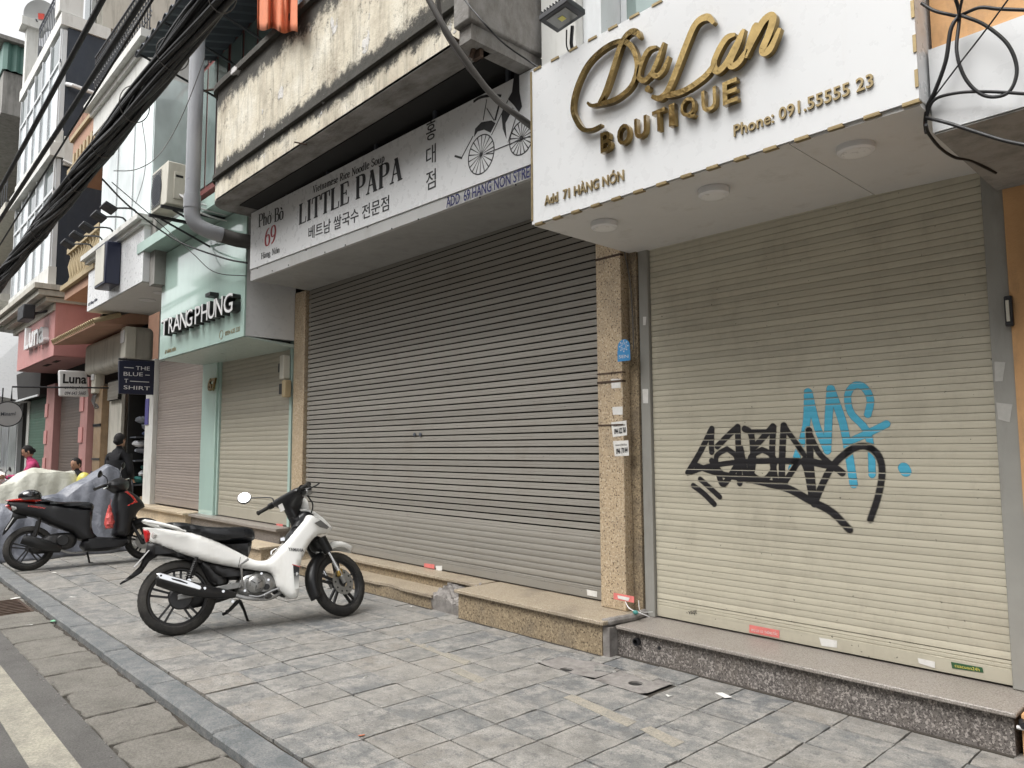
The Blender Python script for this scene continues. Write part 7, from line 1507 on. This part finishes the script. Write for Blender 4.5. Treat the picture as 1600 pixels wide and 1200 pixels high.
single('black cable looping down across the mint fascia to the noodle sign', [onY(160, 280, 2.2), onY(205, 325, 2.9), onY(275, 375, 3.5), onY(345, 402, 3.62), onY(386, 411, 3.70)], .012)
single('thin black wire hanging across the mint glass fascia', [onY(175, 285, 2.3), onY(245, 345, 3.3), onY(300, 395, 3.6), onY(335, 425, 3.66), onY(384, 431, 3.72)], .006)
single('thin grey wire drooping from the bundle towards the drain pipe', [onY(178, 267, 2.1), onY(215, 264, 2.4), onY(250, 240, 2.7), onY(285, 180, 2.9), onY(320, 90, 3.0)], .005, 'cable_grey')
single('thin wire hanging in front of the pale glass front', [onY(222, 190, 2.2), onY(228, 240, 2.8), onY(224, 280, 3.2), onY(212, 318, 3.3)], .004, 'cable_grey')
single('thick cable sagging across the end of the balcony towards the boutique canopy', [onY(660, -20, 2.7), onY(692, 40, 2.8), onY(728, 95, 2.95), onY(775, 155, 3.2), onY(822, 190, 3.55), onY(870, 225, 4.1)], .022, 'cable_grey')
single('second thick cable beside it with a lighter sheath', [onY(684, -20, 2.8), onY(688, 30, 2.85), onY(702, 62, 2.95), onY(740, 115, 3.05), onY(800, 175, 3.4), onY(860, 222, 4.0)], .018, 'cable_grey')
single('thin black wire running over the balcony end pier to the canopy corner', [onY(722, -5, 3.0), onY(760, 40, 3.02), onY(790, 70, 3.25), onY(826, 95, 3.4), onY(842, 105, 3.41)], .006)
KN = onY(1499, 24, 3.45); CR = onY(1446, 190, 3.5)
single('black cable looping in a wide loop over the white fascia at the right edge', [onY(1490, -10, 3.4), KN, onY(1495, 80, 3.44), onY(1510, 125, 3.45), onY(1540, 150, 3.46), onY(1575, 145, 3.46), onY(1589, 110, 3.46), onY(1575, 70, 3.45), onY(1540, 40, 3.44), onY(1510, 27, 3.43), KN], .0075)
single('black cable from the knot down to the fascia corner', [KN, onY(1486, 45, 3.44), onY(1478, 95, 3.45), onY(1462, 140, 3.47), onY(1450, 165, 3.49), CR, onY(1448, 208, 3.5)], .009)
single('black cable leaving the fascia corner across the white fascia to the right edge', [CR, onY(1458, 158, 3.48), onY(1490, 146, 3.46), onY(1540, 143, 3.46), onY(1610, 147, 3.46)], .007)
single('black cable running below the fascia corner to the right edge', [onY(1446, 184, 3.49), onY(1480, 192, 3.46), onY(1530, 208, 3.45), onY(1570, 220, 3.44), onY(1610, 228, 3.42)], .008)
single('thin straight black wire from the top right down to the fascia corner', [onY(1582, -10, 3.3), onY(1540, 47, 3.36), onY(1495, 105, 3.42), onY(1455, 158, 3.49)], .0035)
single('black cable from the orange wall corner to the knot', [onY(1440, 5, 3.45), onY(1458, 16, 3.44), onY(1480, 22, 3.44), KN, onY(1530, 12, 3.42), onY(1560, 14, 3.42), onY(1610, 16, 3.42)], .0075)
single('thin wire crossing the knot from the top edge', [onY(1505, -10, 3.4), onY(1497, 30, 3.44)], .006)
single('black cable curving under the canopy corner along the neighbour soffit', [onX(1447, 195, -1.0), onY(1452, 210, 3.53), onZ(1470, 232, 2.83), onZ(1492, 246, 2.82), onZ(1515, 250, 2.82), onZ(1540, 262, 2.81), onZ(1556, 270, 2.81)], .007)
single('yellowish cord hanging down between the tan pillar and the shutter rail', [(-3.44, 4.40, 3.0), (-3.41, 4.43, 2.75), (-3.39, 4.43, 2.5), (-3.385, 4.43, 2.2)], .005, 'cable_grey')
